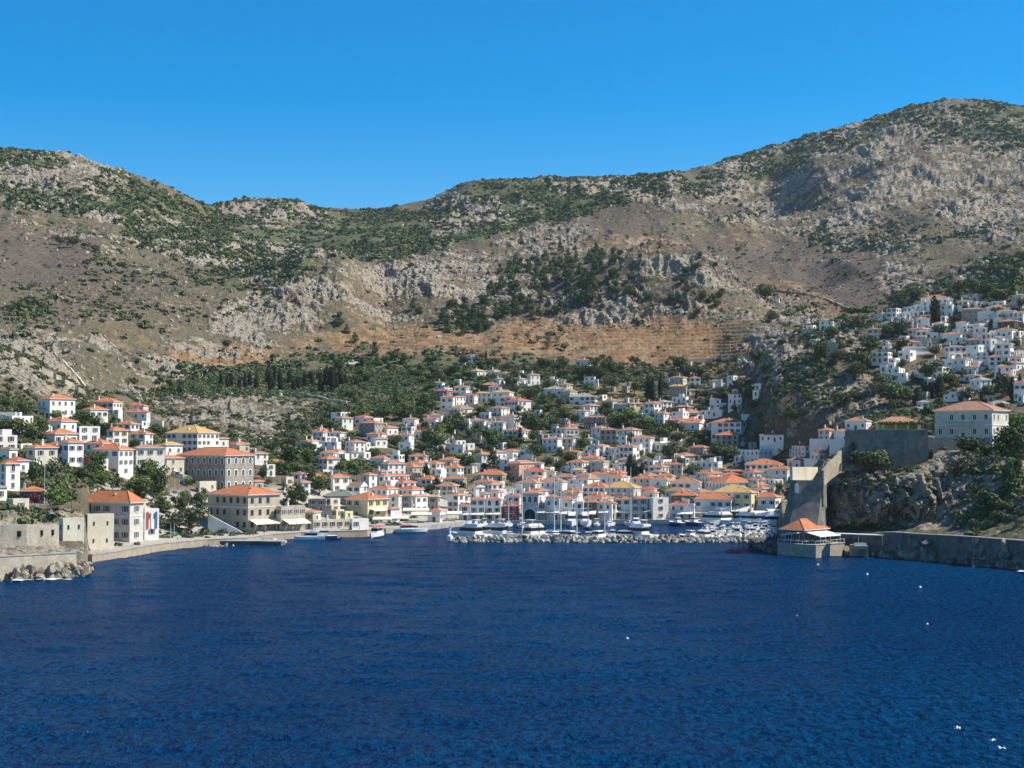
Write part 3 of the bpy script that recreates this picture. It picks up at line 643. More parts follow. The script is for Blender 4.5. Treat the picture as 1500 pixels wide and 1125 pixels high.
# ---------------------------------------------------------------- materials
MATS = {}
class NT:
    def __init__(s, name):
        s.m = bpy.data.materials.new(name); s.m.use_nodes = True; s.t = s.m.node_tree; s.t.nodes.clear()
        s.out = s.t.nodes.new('ShaderNodeOutputMaterial'); s.b = s.t.nodes.new('ShaderNodeBsdfPrincipled')
        s.t.links.new(s.b.outputs[0], s.out.inputs[0]); MATS[name] = s.m
        s._pos = None; s._obj = None
    def n(s, typ, **kw):
        x = s.t.nodes.new('ShaderNode' + typ)
        for k, v in kw.items():
            if k in x.inputs: s.inp(x.inputs[k], v)
            else: setattr(x, k, v)
        return x
    def inp(s, sock, v):
        if isinstance(v, bpy.types.NodeSocket): s.t.links.new(v, sock)
        elif isinstance(v, tuple) and len(v) == 3 and sock.type == 'RGBA': sock.default_value = (*v, 1)
        else: sock.default_value = v
    def pos(s):
        if not s._pos: s._pos = s.n('NewGeometry').outputs['Position']
        return s._pos
    def obj(s):
        if not s._obj: s._obj = s.n('TexCoord').outputs['Object']
        return s._obj
    def scale(s, v, sc):
        x = s.n('VectorMath', operation='MULTIPLY'); s.inp(x.inputs[0], v); s.inp(x.inputs[1], sc); return x.outputs[0]
    def noise(s, sc, detail=3, rough=.55, vec=None, dist=0):
        x = s.n('TexNoise', Scale=sc, Detail=detail, Roughness=rough, Distortion=dist); s.inp(x.inputs['Vector'], vec if vec is not None else s.pos()); return x.outputs['Fac']
    def vor(s, sc, vec=None, feature='F1', out='Distance'):
        x = s.n('TexVoronoi', feature=feature, Scale=sc); s.inp(x.inputs['Vector'], vec if vec is not None else s.pos()); return x.outputs[out]
    def mr(s, v, a, b, c=0., d=1., smooth=True):
        x = s.n('MapRange', interpolation_type='SMOOTHSTEP' if smooth else 'LINEAR')
        s.inp(x.inputs[0], v)
        for i, w in zip((1, 2, 3, 4), (a, b, c, d)): s.inp(x.inputs[i], w)
        return x.outputs[0]
    def mix(s, f, a, b, bt='MIX'):
        x = s.n('Mix', data_type='RGBA', blend_type=bt)
        s.inp(x.inputs[0], f); s.inp(x.inputs[6], a); s.inp(x.inputs[7], b); return x.outputs[2]
    def math(s, op, a, b=0., c=0., clamp=False):
        x = s.n('Math', operation=op, use_clamp=clamp); s.inp(x.inputs[0], a); s.inp(x.inputs[1], b)
        if op == 'MULTIPLY_ADD': s.inp(x.inputs[2], c)
        return x.outputs[0]
    def bump(s, h, strength, dist, normal=None):
        x = s.n('Bump', Strength=strength, Distance=dist); s.inp(x.inputs['Height'], h)
        if normal: s.inp(x.inputs['Normal'], normal)
        return x.outputs[0]
    def set(s, **kw):
        for k, v in kw.items(): s.inp(s.b.inputs[k.replace('_', ' ')], v)
        return s.m
# --- ground
g = NT('ground')
cov = g.n('VertexColor', layer_name='cover'); sep = g.n('SeparateColor'); g.inp(sep.inputs[0], cov.outputs['Color'])
rockm, greenm, drym, burnm = sep.outputs[0], sep.outputs[1], sep.outputs[2], cov.outputs['Alpha']
town_a = g.n('Attribute', attribute_name='town').outputs['Fac']
nL = g.noise(.018, 4); nM = g.noise(.09, 5, .6); nS = g.noise(.5, 4, .65); nXS = g.noise(1.6, 3, .7)
stra = g.noise(.16, 5, .65, g.scale(g.pos(), (1, .5, 1.9)), .8)
base = g.mix(g.mr(nM, .35, .65), (.092, .074, .042), (.145, .113, .064))
base = g.mix(g.mr(nL, .4, .62), base, g.mix(nS, (.082, .076, .046), (.13, .112, .07)))
base = g.mix(g.mr(nS, .46, .62, 0, .55), base, (.12, .09, .058))
base = g.mix(g.mr(nXS, .56, .68, 0, .5), base, (.27, .245, .195))
burn = g.mix(g.mr(nS, .4, .65), (.125, .096, .072), (.082, .064, .05))
burn = g.mix(g.mr(nXS, .6, .7, 0, .5), burn, (.26, .21, .165))
c = g.mix(g.mr(g.math('ADD', burnm, g.math('MULTIPLY', g.math('SUBTRACT', nM, .5), 1.0)), .25, .75), base, burn)
dry = g.mix(g.mr(nM, .42, .6), (.225, .115, .05), (.30, .20, .10))
dry = g.mix(g.mr(nS, .5, .64, 0, .7), dry, (.22, .13, .07))
c = g.mix(g.mr(g.math('ADD', drym, g.math('MULTIPLY', g.math('SUBTRACT', nM, .5), 1.3)), .3, .75), c, dry)
green = g.mix(g.mr(nS, .42, .6), (.06, .085, .03), (.12, .128, .055))
c = g.mix(g.mr(g.math('ADD', greenm, g.math('MULTIPLY', g.math('SUBTRACT', nM, .5), 1.1)), .35, .8, 0, .85), c, green)
rock = g.mix(g.mr(g.noise(.35, 5, .7, g.scale(g.pos(), (1, .6, 2.2)), .6), .35, .65), (.225, .195, .15), (.42, .37, .29))
rock = g.mix(g.mr(g.noise(.05, 3), .45, .62, 0, .7), rock, (.38, .30, .205))
rock = g.mix(g.mr(stra, .5, .62, 0, .55), rock, (.20, .175, .145))
rf = g.math('ADD', g.math('MULTIPLY', rockm, .8), g.math('MULTIPLY', g.math('SUBTRACT', g.noise(.22, 6, .68, g.scale(g.pos(), (1, .7, 1.4))), .5), 2.4))
c = g.mix(g.mr(rf, .36, .62), c, rock)
# pale rubble and bare patches
sp = g.noise(.28, 4, .7)
c = g.mix(g.mr(sp, .54, .62, 0, .55), c, (.215, .185, .135))
c = g.mix(g.mr(g.noise(.17, 4, .7), .56, .66, 0, .6), c, (.075, .075, .045))
# low dark bushes between the stones
bs = g.math('ADD', g.noise(.45, 3, .6), g.math('MULTIPLY', g.math('SUBTRACT', g.noise(.03, 2), .5), .35))
c = g.mix(g.mr(bs, .585, .64, 0, .85), c, (.042, .05, .026))
pave = g.mix(nS, (.33, .30, .25), (.45, .42, .36))
c = g.mix(g.mr(town_a, .3, .7), c, pave)
hh = g.math('ADD', g.math('MULTIPLY', g.noise(.8, 6, .7), .7), g.math('MULTIPLY', g.vor(.5), .5))
g.set(Base_Color=c, Roughness=.95, Specular_IOR_Level=.15, Normal=g.bump(hh, .9, g.math('MULTIPLY_ADD', rockm, 1.6, .7)))
# --- sea
w = NT('sea_water')
p = w.scale(w.pos(), (1, 1.0, 0))
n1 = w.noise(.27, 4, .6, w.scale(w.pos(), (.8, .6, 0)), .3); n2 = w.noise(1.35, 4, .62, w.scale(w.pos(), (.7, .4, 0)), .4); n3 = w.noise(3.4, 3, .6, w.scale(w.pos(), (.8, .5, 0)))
hgt = w.math('ADD', w.math('MULTIPLY', n1, 1.5), w.math('ADD', w.math('MULTIPLY', n2, 1.15), w.math('MULTIPLY', n3, .4)))
patch = w.noise(.010, 3, .5, w.scale(w.pos(), (1, .6, 0)))
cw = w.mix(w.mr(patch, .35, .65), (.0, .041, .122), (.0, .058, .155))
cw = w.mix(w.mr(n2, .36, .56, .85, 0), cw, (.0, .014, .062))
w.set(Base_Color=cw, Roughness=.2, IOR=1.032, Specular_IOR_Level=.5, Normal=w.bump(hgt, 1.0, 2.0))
def simple(name, col, rough=.85, var=.0, sc=1.0, col2=None, bump=0., spec=.3, metallic=0., detail=4):
    m = NT(name)
    if col2 is None: col2 = tuple(x * (1 - var) for x in col)
    cc = m.mix(m.mr(m.noise(sc, detail, .6), .35, .65), col, col2) if (var or col2 != col) else col
    kw = dict(Base_Color=cc, Roughness=rough, Specular_IOR_Level=spec, Metallic=metallic)
    if bump: kw['Normal'] = m.bump(m.noise(sc * 3, 4, .6), .6, bump)
    return m.set(**kw)
def wallmat(name, a, b, stain=(.45, .42, .36), amt=.35, block=False):
    """limewash or stone: uneven colour, streaks of dirt, stone courses"""
    m = NT(name)
    cc = m.mix(m.mr(m.noise(.35, 4, .6), .35, .65), a, b)
    st = m.noise(.7, 5, .65, m.scale(m.pos(), (1.6, 1.6, .35)))
    cc = m.mix(m.mr(st, .5, .72, 0, amt), cc, stain)
    kw = {}
    if block:
        v = m.n('TexVoronoi', feature='F1', Scale=2.4); m.inp(v.inputs['Vector'], m.scale(m.pos(), (1, 1, 1.6)))
        sep = m.n('SeparateColor'); m.inp(sep.inputs[0], v.outputs['Color'])
        cc = m.mix(m.mr(sep.outputs[0], 0, 1, 0, .45, False), cc, tuple(x * .45 for x in a))
        kw['Normal'] = m.bump(v.outputs['Distance'], .6, .07)
    else:
        kw['Normal'] = m.bump(m.noise(1.2, 4, .6), .5, .12)
    return m.set(Base_Color=cc, Roughness=.93, Specular_IOR_Level=.2, **kw)
wallmat('w', (.90, .835, .73), (.80, .75, .66), (.56, .50, .41), .32)
wallmat('w2', (.80, .75, .66), (.72, .68, .60), (.5, .45, .37), .35)
wallmat('c', (.66, .60, .46), (.58, .52, .39), (.38, .33, .25), .4)
wallmat('s', (.56, .49, .37), (.44, .385, .29), (.26, .22, .17), .5, True)
wallmat('g', (.44, .395, .315), (.34, .305, .25), (.19, .18, .165), .5, True)
wallmat('k', (.22, .165, .125), (.17, .125, .10), (.10, .08, .06), .5, True)
wallmat('p', (.66, .36, .24), (.60, .32, .21), (.45, .28, .2), .3)
wallmat('l', (.70, .58, .52), (.66, .52, .47), (.5, .4, .35), .3)
wallmat('y', (.72, .62, .36), (.68, .57, .31), (.5, .42, .28), .3)
wallmat('r', (.30, .075, .06), (.25, .06, .05), (.15, .06, .05), .4)
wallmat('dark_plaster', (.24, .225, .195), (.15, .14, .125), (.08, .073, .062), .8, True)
wallmat('sea_wall', (.46, .38, .27), (.36, .30, .215), (.17, .14, .11), .6, True)
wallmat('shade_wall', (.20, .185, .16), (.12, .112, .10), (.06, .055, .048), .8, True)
def roofmat(name, a, b, d):
    m = NT(name)
    cc = m.mix(m.mr(m.noise(.5, 4, .65), .36, .64), a, b)
    v = m.n('TexVoronoi', feature='F1', Scale=2.2); m.inp(v.inputs['Vector'], m.pos())
    sep = m.n('SeparateColor'); m.inp(sep.inputs[0], v.outputs['Color'])
    cc = m.mix(m.mr(sep.outputs[0], .55, 1, 0, .55, False), cc, d)
    wv = m.n('TexWave', wave_type='BANDS', bands_direction='X', Scale=1.1, Distortion=.6, Detail=1.0); m.inp(wv.inputs['Vector'], m.obj())
    return m.set(Base_Color=cc, Roughness=.9, Specular_IOR_Level=.2, Normal=m.bump(m.math('ADD', wv.outputs['Fac'], m.noise(1.5, 3)), .7, .16))
roofmat('roof_o', (.60, .225, .10), (.47, .17, .08), (.33, .145, .08))
roofmat('roof_r', (.56, .175, .105), (.46, .14, .09), (.34, .13, .09))
roofmat('roof_t', (.47, .245, .15), (.39, .20, .13), (.27, .155, .11))
roofmat('roof_b', (.30, .185, .13), (.24, .155, .115), (.17, .12, .09))
roofmat('roof_y', (.62, .40, .15), (.54, .34, .13), (.42, .25, .1))
roofmat('roof_m', (.42, .36, .30), (.35, .30, .25), (.27, .23, .19))
simple('roof_g', (.22, .235, .20), .7, .3, 1.2)
simple('roof_f', (.52, .50, .46), .9, .25, .8)
simple('glass', (.022, .026, .03), .45, 0, spec=.2)
simple('shutter_blue', (.07, .12, .18), .6, .2, 2)
simple('shutter_brown', (.11, .075, .055), .7, .2, 2)
simple('shutter_grey', (.12, .13, .135), .7, .2, 2)
simple('trim', (.80, .79, .75), .8, .15, 2)
simple('door', (.12, .10, .085), .7, .2, 2)
simple('awning', (.78, .72, .52), .85, .12, .8)
simple('awning_white', (.82, .81, .77), .85, .08, .8)
simple('red_canvas', (.55, .075, .045), .7, .1, 1)
simple('gelcoat', (.82, .81, .78), .3, .06, 2, spec=.5)
simple('cream_paint', (.74, .70, .56), .45, .1, 2)
simple('hull_navy', (.02, .045, .11), .35, .1, 2, spec=.5)
simple('hull_teal', (.03, .16, .17), .4, .1, 2)
simple('hull_red', (.30, .03, .03), .4, .1, 2)
simple('rubber', (.045, .047, .05), .6, .1, 2)
simple('mast_metal', (.72, .71, .68), .4, .05, 2, spec=.5)
simple('wood', (.30, .18, .09), .6, .3, 2)
simple('steel', (.25, .26, .27), .5, .1, 2)
simple('bark', (.17, .12, .085), .95, .4, 2, bump=.05)
simple('boulder', (.46, .415, .335), .95, 0, .5, (.25, .22, .18), bump=.25, spec=.15)
simple('boulder_tan', (.36, .31, .235), .95, 0, .5, (.19, .16, .12), bump=.25, spec=.15)
simple('boulder_dark', (.20, .185, .16), .9, 0, .5, (.08, .075, .065), bump=.25, spec=.2)
simple('concrete', (.40, .38, .34), .9, .3, .4)
simple('foam', (.80, .84, .86), .8, .05, 2)
simple('skin', (.42, .26, .18), .7)
for nm, cl in (('cloth_white', (.7, .7, .68)), ('cloth_blue', (.06, .1, .25)), ('cloth_red', (.4, .05, .05)), ('cloth_dark', (.04, .04, .045))): simple(nm, cl, .85)
simple('hair', (.03, .02, .015), .7)
simple('flag_blue', (.07, .15, .33), .8)
simple('buoy_white', (.82, .80, .76), .5)
simple('buoy_orange', (.8, .18, .04), .5)
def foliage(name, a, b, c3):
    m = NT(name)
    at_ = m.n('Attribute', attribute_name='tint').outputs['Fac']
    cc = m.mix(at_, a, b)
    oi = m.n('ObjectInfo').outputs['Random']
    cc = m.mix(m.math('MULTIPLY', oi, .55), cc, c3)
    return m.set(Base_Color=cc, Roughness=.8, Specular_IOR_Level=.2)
foliage('leaf_broad', (.04, .066, .022), (.12, .155, .045), (.075, .095, .038))
foliage('leaf_pine', (.035, .066, .022), (.11, .16, .045), (.06, .10, .038))
foliage('leaf_bright', (.075, .12, .025), (.19, .25, .055), (.12, .17, .045))
foliage('leaf_cypress', (.014, .03, .014), (.038, .06, .025), (.026, .04, .02))
foliage('leaf_olive', (.09, .10, .055), (.19, .195, .115), (.12, .125, .075))
foliage('leaf_scrub', (.05, .073, .03), (.14, .165, .062), (.085, .11, .045))
foliage('leaf_burnt', (.075, .06, .05), (.15, .115, .085), (.11, .09, .07))
foliage('leaf_bougain', (.13, .03, .05), (.22, .07, .09), (.16, .05, .06))
terrain.data.materials.append(MATS['ground'])
# ---------------------------------------------------------------- light
SUN_EL, SUN_AZ = math.radians(47), math.radians(87)     # azimuth from +Y (view direction) towards +X
scn = bpy.context.scene
world = bpy.data.worlds.new('World'); scn.world = world; world.use_nodes = True
wn = world.node_tree; wn.nodes.clear()
wo = wn.nodes.new('ShaderNodeOutputWorld'); bg = wn.nodes.new('ShaderNodeBackground'); sky = wn.nodes.new('ShaderNodeTexSky')
sky.sky_type = 'NISHITA'; sky.sun_disc = False; sky.sun_elevation = SUN_EL; sky.sun_rotation = SUN_AZ
sky.altitude = 0; sky.air_density = 1.0; sky.dust_density = .15; sky.ozone_density = 4.0
hs = wn.nodes.new('ShaderNodeHueSaturation'); hs.inputs['Saturation'].default_value = 1.56; hs.inputs['Hue'].default_value = .499
hs.inputs['Value'].default_value = 1.0
wn.links.new(sky.outputs[0], hs.inputs['Color']); wn.links.new(hs.outputs[0], bg.inputs[0]); wn.links.new(bg.outputs[0], wo.inputs[0])
bg.inputs[1].default_value = .108
sd = bpy.data.lights.new('sun', 'SUN'); sd.energy = 5.0; sd.angle = math.radians(.53); sd.color = (1.0, .93, .82)
so = bpy.data.objects.new('sun', sd); C.objects.link(so)
sdir = Vector((math.sin(SUN_AZ) * math.cos(SUN_EL), math.cos(SUN_AZ) * math.cos(SUN_EL), math.sin(SUN_EL)))
so.rotation_euler = sdir.to_track_quat('Z', 'Y').to_euler()
scn.view_settings.view_transform = 'Standard'; scn.view_settings.look = 'None'; scn.view_settings.gamma = 1; scn.view_settings.exposure = .55
scn.render.engine = 'CYCLES'; scn.cycles.max_bounces = 5; scn.cycles.diffuse_bounces = 2; scn.cycles.glossy_bounces = 2
# ---------------------------------------------------------------- sea
ys = np.concatenate([[-400, 0, 60], np.arange(100, 700, 2.0), [760, 1000, 6000]])
us = np.linspace(-.6, .6, 260)
Yg, Ug = np.meshgrid(ys, us, indexing='ij')
Xg = np.where(Yg < 100, Ug * 200, Ug * Yg)
Xg = np.where(Yg < 0, Xg * 6, Xg)
fade = np.clip((640 - Yg) / 120, 0, 1) * (Yg > 90)
Zg = ((fbm(Xg / 9.0, Yg / 5.0, 3) - .5) * 1.1 + (fbm(Xg / 38.0, Yg / 22.0, 2) - .5) * .7) * fade * .55
si = np.arange(Yg.size).reshape(Yg.shape)
sme = np_mesh('sea', np.stack([Xg, Yg, Zg], -1).reshape(-1, 3), np.stack([si[:-1, :-1], si[:-1, 1:], si[1:, 1:], si[1:, :-1]], -1).reshape(-1, 4), True)
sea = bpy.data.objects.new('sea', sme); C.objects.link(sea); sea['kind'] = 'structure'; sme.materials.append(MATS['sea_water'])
# ---------------------------------------------------------------- mesh kit
class MB:
    def __init__(s): s.v = []; s.f = []; s.m = []
    def face(s, pts, mi=0):
        n = len(s.v); s.v += [tuple(p) for p in pts]; s.f.append(tuple(range(n, n + len(pts)))); s.m.append(mi)
    def box(s, x0, x1, y0, y1, z0, z1, mi=0, top=1.0):
        n = len(s.v); cx, cy = (x0 + x1) / 2, (y0 + y1) / 2
        for z, k in ((z0, 1.0), (z1, top)):
            for x, y in ((x0, y0), (x1, y0), (x1, y1), (x0, y1)): s.v.append((cx + (x - cx) * k, cy + (y - cy) * k, z))
        for f in ((0, 3, 2, 1), (4, 5, 6, 7), (0, 1, 5, 4), (1, 2, 6, 5), (2, 3, 7, 6), (3, 0, 4, 7)): s.f.append(tuple(n + i for i in f)); s.m.append(mi)
    def tube(s, a, b, r0, r1=None, n=6, mi=0):
        a, b = Vector(a), Vector(b); r1 = r0 if r1 is None else r1
        d = (b - a).normalized(); u = d.orthogonal().normalized(); w_ = d.cross(u); k = len(s.v)
        for c0, r in ((a, r0), (b, r1)):
            for i in range(n):
                t = 2 * math.pi * i / n; s.v.append(tuple(c0 + (u * math.cos(t) + w_ * math.sin(t)) * r))
        for i in range(n): s.f.append((k + i, k + (i + 1) % n, k + n + (i + 1) % n, k + n + i)); s.m.append(mi)
        s.f.append(tuple(k + i for i in reversed(range(n)))); s.m.append(mi); s.f.append(tuple(k + n + i for i in range(n))); s.m.append(mi)
    def loft(s, rings, mi=0, cap=True):
        k = len(s.v); n = len(rings[0])
        for r in rings: s.v += [tuple(p) for p in r]
        for j in range(len(rings) - 1):
            for i in range(n): s.f.append((k + j * n + i, k + j * n + (i + 1) % n, k + (j + 1) * n + (i + 1) % n, k + (j + 1) * n + i)); s.m.append(mi)
        if cap: s.f.append(tuple(k + i for i in reversed(range(n)))); s.m.append(mi); s.f.append(tuple(k + (len(rings) - 1) * n + i for i in range(n))); s.m.append(mi)
    def mesh(s, name, mats, smooth=False):
        me = bpy.data.meshes.new(name); me.from_pydata(s.v, [], s.f)
        for m in (mats if isinstance(mats, (list, tuple)) else [mats]): me.materials.append(MATS[m])
        if any(s.m): me.polygons.foreach_set('material_index', s.m)
        if smooth: me.polygons.foreach_set('use_smooth', [True] * len(s.f))
        return me
    def build(s, name, mats, parent=None, smooth=False, loc=None):
        return link(name, s.mesh(name, mats, smooth), parent, loc)
def link(name, me, parent=None, loc=None, rotz=0, scale=None):
    o = bpy.data.objects.new(name, me); C.objects.link(o)
    if parent: o.parent = parent
    if loc is not None: o.location = loc
    if rotz: o.rotation_euler = (0, 0, rotz)
    if scale: o.scale = scale
    return o
def tag(o, label=None, cat=None, group=None, kind=None):
    if label: o['label'] = label
    if cat: o['category'] = cat
    if group: o['group'] = group
    if kind: o['kind'] = kind
    return o
def thing(name, label, cat, loc=(0, 0, 0), rotz=0, group=None):
    o = bpy.data.objects.new(name, None); C.objects.link(o); o.location = loc; o.rotation_euler = (0, 0, rotz); o.empty_display_size = .5
    return tag(o, label, cat, group)
_kids = {}
def copy_tree(o, kids, loc=None, rotz=None, scale=None):
    """a copy of a thing with copies of its parts and sub-parts; kids = nested list of (object, kids)"""
    c = o.copy(); C.objects.link(c)
    if loc is not None: c.location = loc
    if rotz is not None: c.rotation_euler = (0, 0, rotz)
    if scale is not None: c.scale = scale
    for k, kk in kids:
        d = copy_tree(k, kk); d.parent = c
    return c
def kids_of(o): return [(k, kids_of(k)) for k in o.children]
# ---------------------------------------------------------------- windows
def window_meshes():
    W = {}
    def rect(w_, h_, glass, frame, shut=None, arch=False, surround=.0):
        fr = MB(); t = .1
        fr.box(-w_ / 2 - t, -w_ / 2, -.08, 0, 0, h_, 0); fr.box(w_ / 2, w_ / 2 + t, -.08, 0, 0, h_, 0)
        fr.box(-w_ / 2 - .2, w_ / 2 + .2, -.14, 0, -.12, 0, 0)
        pn = MB()
        if arch:
            n = 10; r = w_ / 2; q = surround or t
            arc = [(math.cos(math.pi * i / n), math.sin(math.pi * i / n)) for i in range(n + 1)]
            for i in range(n):
                (c0, s0), (c1, s1) = arc[i], arc[i + 1]
                o0, o1, i0, i1 = (c0 * (r + q), h_ + s0 * (r + q)), (c1 * (r + q), h_ + s1 * (r + q)), (c0 * r, h_ + s0 * r), (c1 * r, h_ + s1 * r)
                fr.face([(o0[0], -.1, o0[1]), (o1[0], -.1, o1[1]), (i1[0], -.1, i1[1]), (i0[0], -.1, i0[1])])
                fr.face([(o0[0], 0, o0[1]), (o1[0], 0, o1[1]), (o1[0], -.1, o1[1]), (o0[0], -.1, o0[1])])
                fr.face([(i0[0], -.1, i0[1]), (i1[0], -.1, i1[1]), (i1[0], -.02, i1[1]), (i0[0], -.02, i0[1])])
            if surround:
                fr.box(-w_ / 2 - q, -w_ / 2 - t, -.1, 0, 0, h_); fr.box(w_ / 2 + t, w_ / 2 + q, -.1, 0, 0, h_)
            pn.face([(-r, -.03, 0), (r, -.03, 0)] + [(c * r, -.03, h_ + s * r) for c, s in arc][0:])
        else:
            fr.box(-w_ / 2 - t, w_ / 2 + t, -.08, 0, h_, h_ + t, 0)
            pn.face([(-w_ / 2, -.03, 0), (w_ / 2, -.03, 0), (w_ / 2, -.03, h_), (-w_ / 2, -.03, h_)])
        if shut:
            for sx in (-1, 1):
                x = sx * (w_ / 2 + .12); x2 = x + sx * w_ * .42
                fr.box(min(x, x2), max(x, x2), -.13, -.085, 0, h_, 1)
        else:
            fr.box(-.04, .04, -.07, -.035, .01, h_ - .01, 0)
        return fr.mesh('window', [frame] + ([shut] if shut else [])), pn.mesh('pane', glass)
    for key, fr in (('w', 'trim'), ('d', 'shutter_grey')):
        W['plain' + key] = rect(.95, 1.45, 'glass', fr); W['wide' + key] = rect(1.35, 1.5, 'glass', fr)
        W['arch' + key] = rect(1.1, 1.45, 'glass', fr, arch=True, surround=.3)
    W['blue'] = rect(.9, 1.5, 'glass', 'trim', 'shutter_blue'); W['brown'] = rect(.9, 1.5, 'shutter_brown', 'trim', 'shutter_brown')
    W['grey'] = rect(.9, 1.5, 'shutter_grey', 'trim', 'shutter_grey')
    W['portal'] = rect(4.6, 2.2, 'glass', 'trim', arch=True, surround=.5)
    b = MB(); b.box(-.55, .55, -.07, 0, 0, 2.1, 0); b.box(-.68, -.56, -.1, 0, 0, 2.1, 1); b.box(.56, .68, -.1, 0, 0, 2.1, 1); b.box(-.68, .68, -.1, 0, 2.11, 2.24, 1)
    W['door'] = b.mesh('door', ['door', 'trim'])
    h_ = MB(); h_.box(.32, .42, -.13, -.072, .95, 1.08); W['handle'] = h_.mesh('door_handle', 'steel')
    return W
WM = window_meshes()
def put_window(parent, kind, x, y, z, rot, k=1.0, sub=True):
    fr, pn = WM[kind]
    f = link('window', fr, parent, (x, y, z), rot, ((k, 1, k) if k > .6 else (.42, 1, .62)) if k != 1 else None)
    link('pane', pn, f)
    return f
WALLC = {'w': 'w', 'w2': 'w2', 'c': 'c', 's': 's', 's2': 's', 'g': 'g', 'g2': 'g', 'g3': 'w2', 'k': 'k', 'kp': 'p', 'p': 'p', 'l': 'l', 'y': 'y', 'r': 'r', 'gy': 'y'}
simple('hall_grey', (.62, .575, .49), .9, .2, .6)
WALLC['g2'] = 'hall_grey'
WALLC['g3'] = 'hall_grey'
def roof_mesh(b, kind, w, d, h, rise, ov):
    x, y = w / 2 + ov, d / 2 + ov; t = .16
    z0 = h + .002
    # soffit + fascia
    b.face([(-x, -y, z0), (-x, y, z0), (x, y, z0), (x, -y, z0)], 1)
    for p0, p1 in (((-x, -y), (x, -y)), ((x, -y), (x, y)), ((x, y), (-x, y)), ((-x, y), (-x, -y))):
        b.face([(*p0, z0), (*p1, z0), (*p1, z0 + t), (*p0, z0 + t)], 1)
    z = z0 + t
    if kind == 'h':
        if w >= d: r0, r1 = (-(x - y), 0), (x - y, 0)
        else: r0, r1 = (0, -(y - x)), (0, y - x)
        top = z + rise
        A, B_, C_, D_ = (-x, -y, z), (x, -y, z), (x, y, z), (-x, y, z)
        P0, P1 = (*r0, top), (*r1, top)
        if w >= d:
            b.face([A, B_, P1, P0]); b.face([B_, C_, P1]); b.face([C_, D_, P0, P1]); b.face([D_, A, P0])
            rd = [(P0, P1), (A, P0), (D_, P0), (B_, P1), (C_, P1)]
        else:
            b.face([A, B_, P0]); b.face([B_, C_, P1, P0]); b.face([C_, D_, P1]); b.face([D_, A, P0, P1])
            rd = [(P0, P1), (A, P0), (B_, P0), (C_, P1), (D_, P1)]
        if w * d > 40:
            for a_, c_ in rd:
                if (Vector(a_) - Vector(c_)).length > .5: b.tube(a_, c_, .13, .13, 5, 0)
    elif kind == 'g':   # ridge along the depth, gable to the front
        if w >= d: b.face([(-x, -y, z), (x, -y, z), (x, 0, z + rise), (-x, 0, z + rise)]); b.face([(x, y, z), (-x, y, z), (-x, 0, z + rise), (x, 0, z + rise)]); b.face([(x, -y, z), (x, y, z), (x, 0, z + rise)], 2); b.face([(-x, y, z), (-x, -y, z), (-x, 0, z + rise)], 2)
        else: b.face([(x, -y, z), (x, y, z), (0, y, z + rise), (0, -y, z + rise)]); b.face([(-x, y, z), (-x, -y, z), (0, -y, z + rise), (0, y, z + rise)]); b.face([(-x, -y, z), (x, -y, z), (0, -y, z + rise)], 2); b.face([(x, y, z), (-x, y, z), (0, y, z + rise)], 2)
def add_awning(parent, x0, x1, y, z, out, drop, mat='awning', posts=True):
    n = max(1, round((x1 - x0) / 4.2)); wd = (x1 - x0) / n
    for i in range(n):
        a, c_ = x0 + i * wd + .08, x0 + (i + 1) * wd - .08
        r = thing('awning', None, None, (0, 0, 0)) if False else None
        b = MB(); t = .05
        b.face([(a, y, z), (c_, y, z), (c_, y - out, z - drop), (a, y - out, z - drop)]); b.face([(a, y, z - t), (a, y - out, z - drop - t), (c_, y - out, z - drop - t), (c_, y, z - t)])
        b.face([(a, y - out, z - drop), (c_, y - out, z - drop), (c_, y - out - .01, z - drop - .35), (a, y - out - .01, z - drop - .35)])
        b.face([(a, y - out - .03, z - drop - .35), (c_, y - out - .03, z - drop - .35), (c_, y - out - .03, z - drop), (a, y - out - .03, z - drop)])
        ob = b.build('awning', mat, parent)
        if posts:
            p_ = MB(); p_.tube((a + .1, y - out + .1, z - drop - 2.3), (a + .1, y - out + .1, z - drop), .05, .05, 5); p_.build('awning_post', 'steel', parent)
HR = random.Random(11)
SOLO = 0
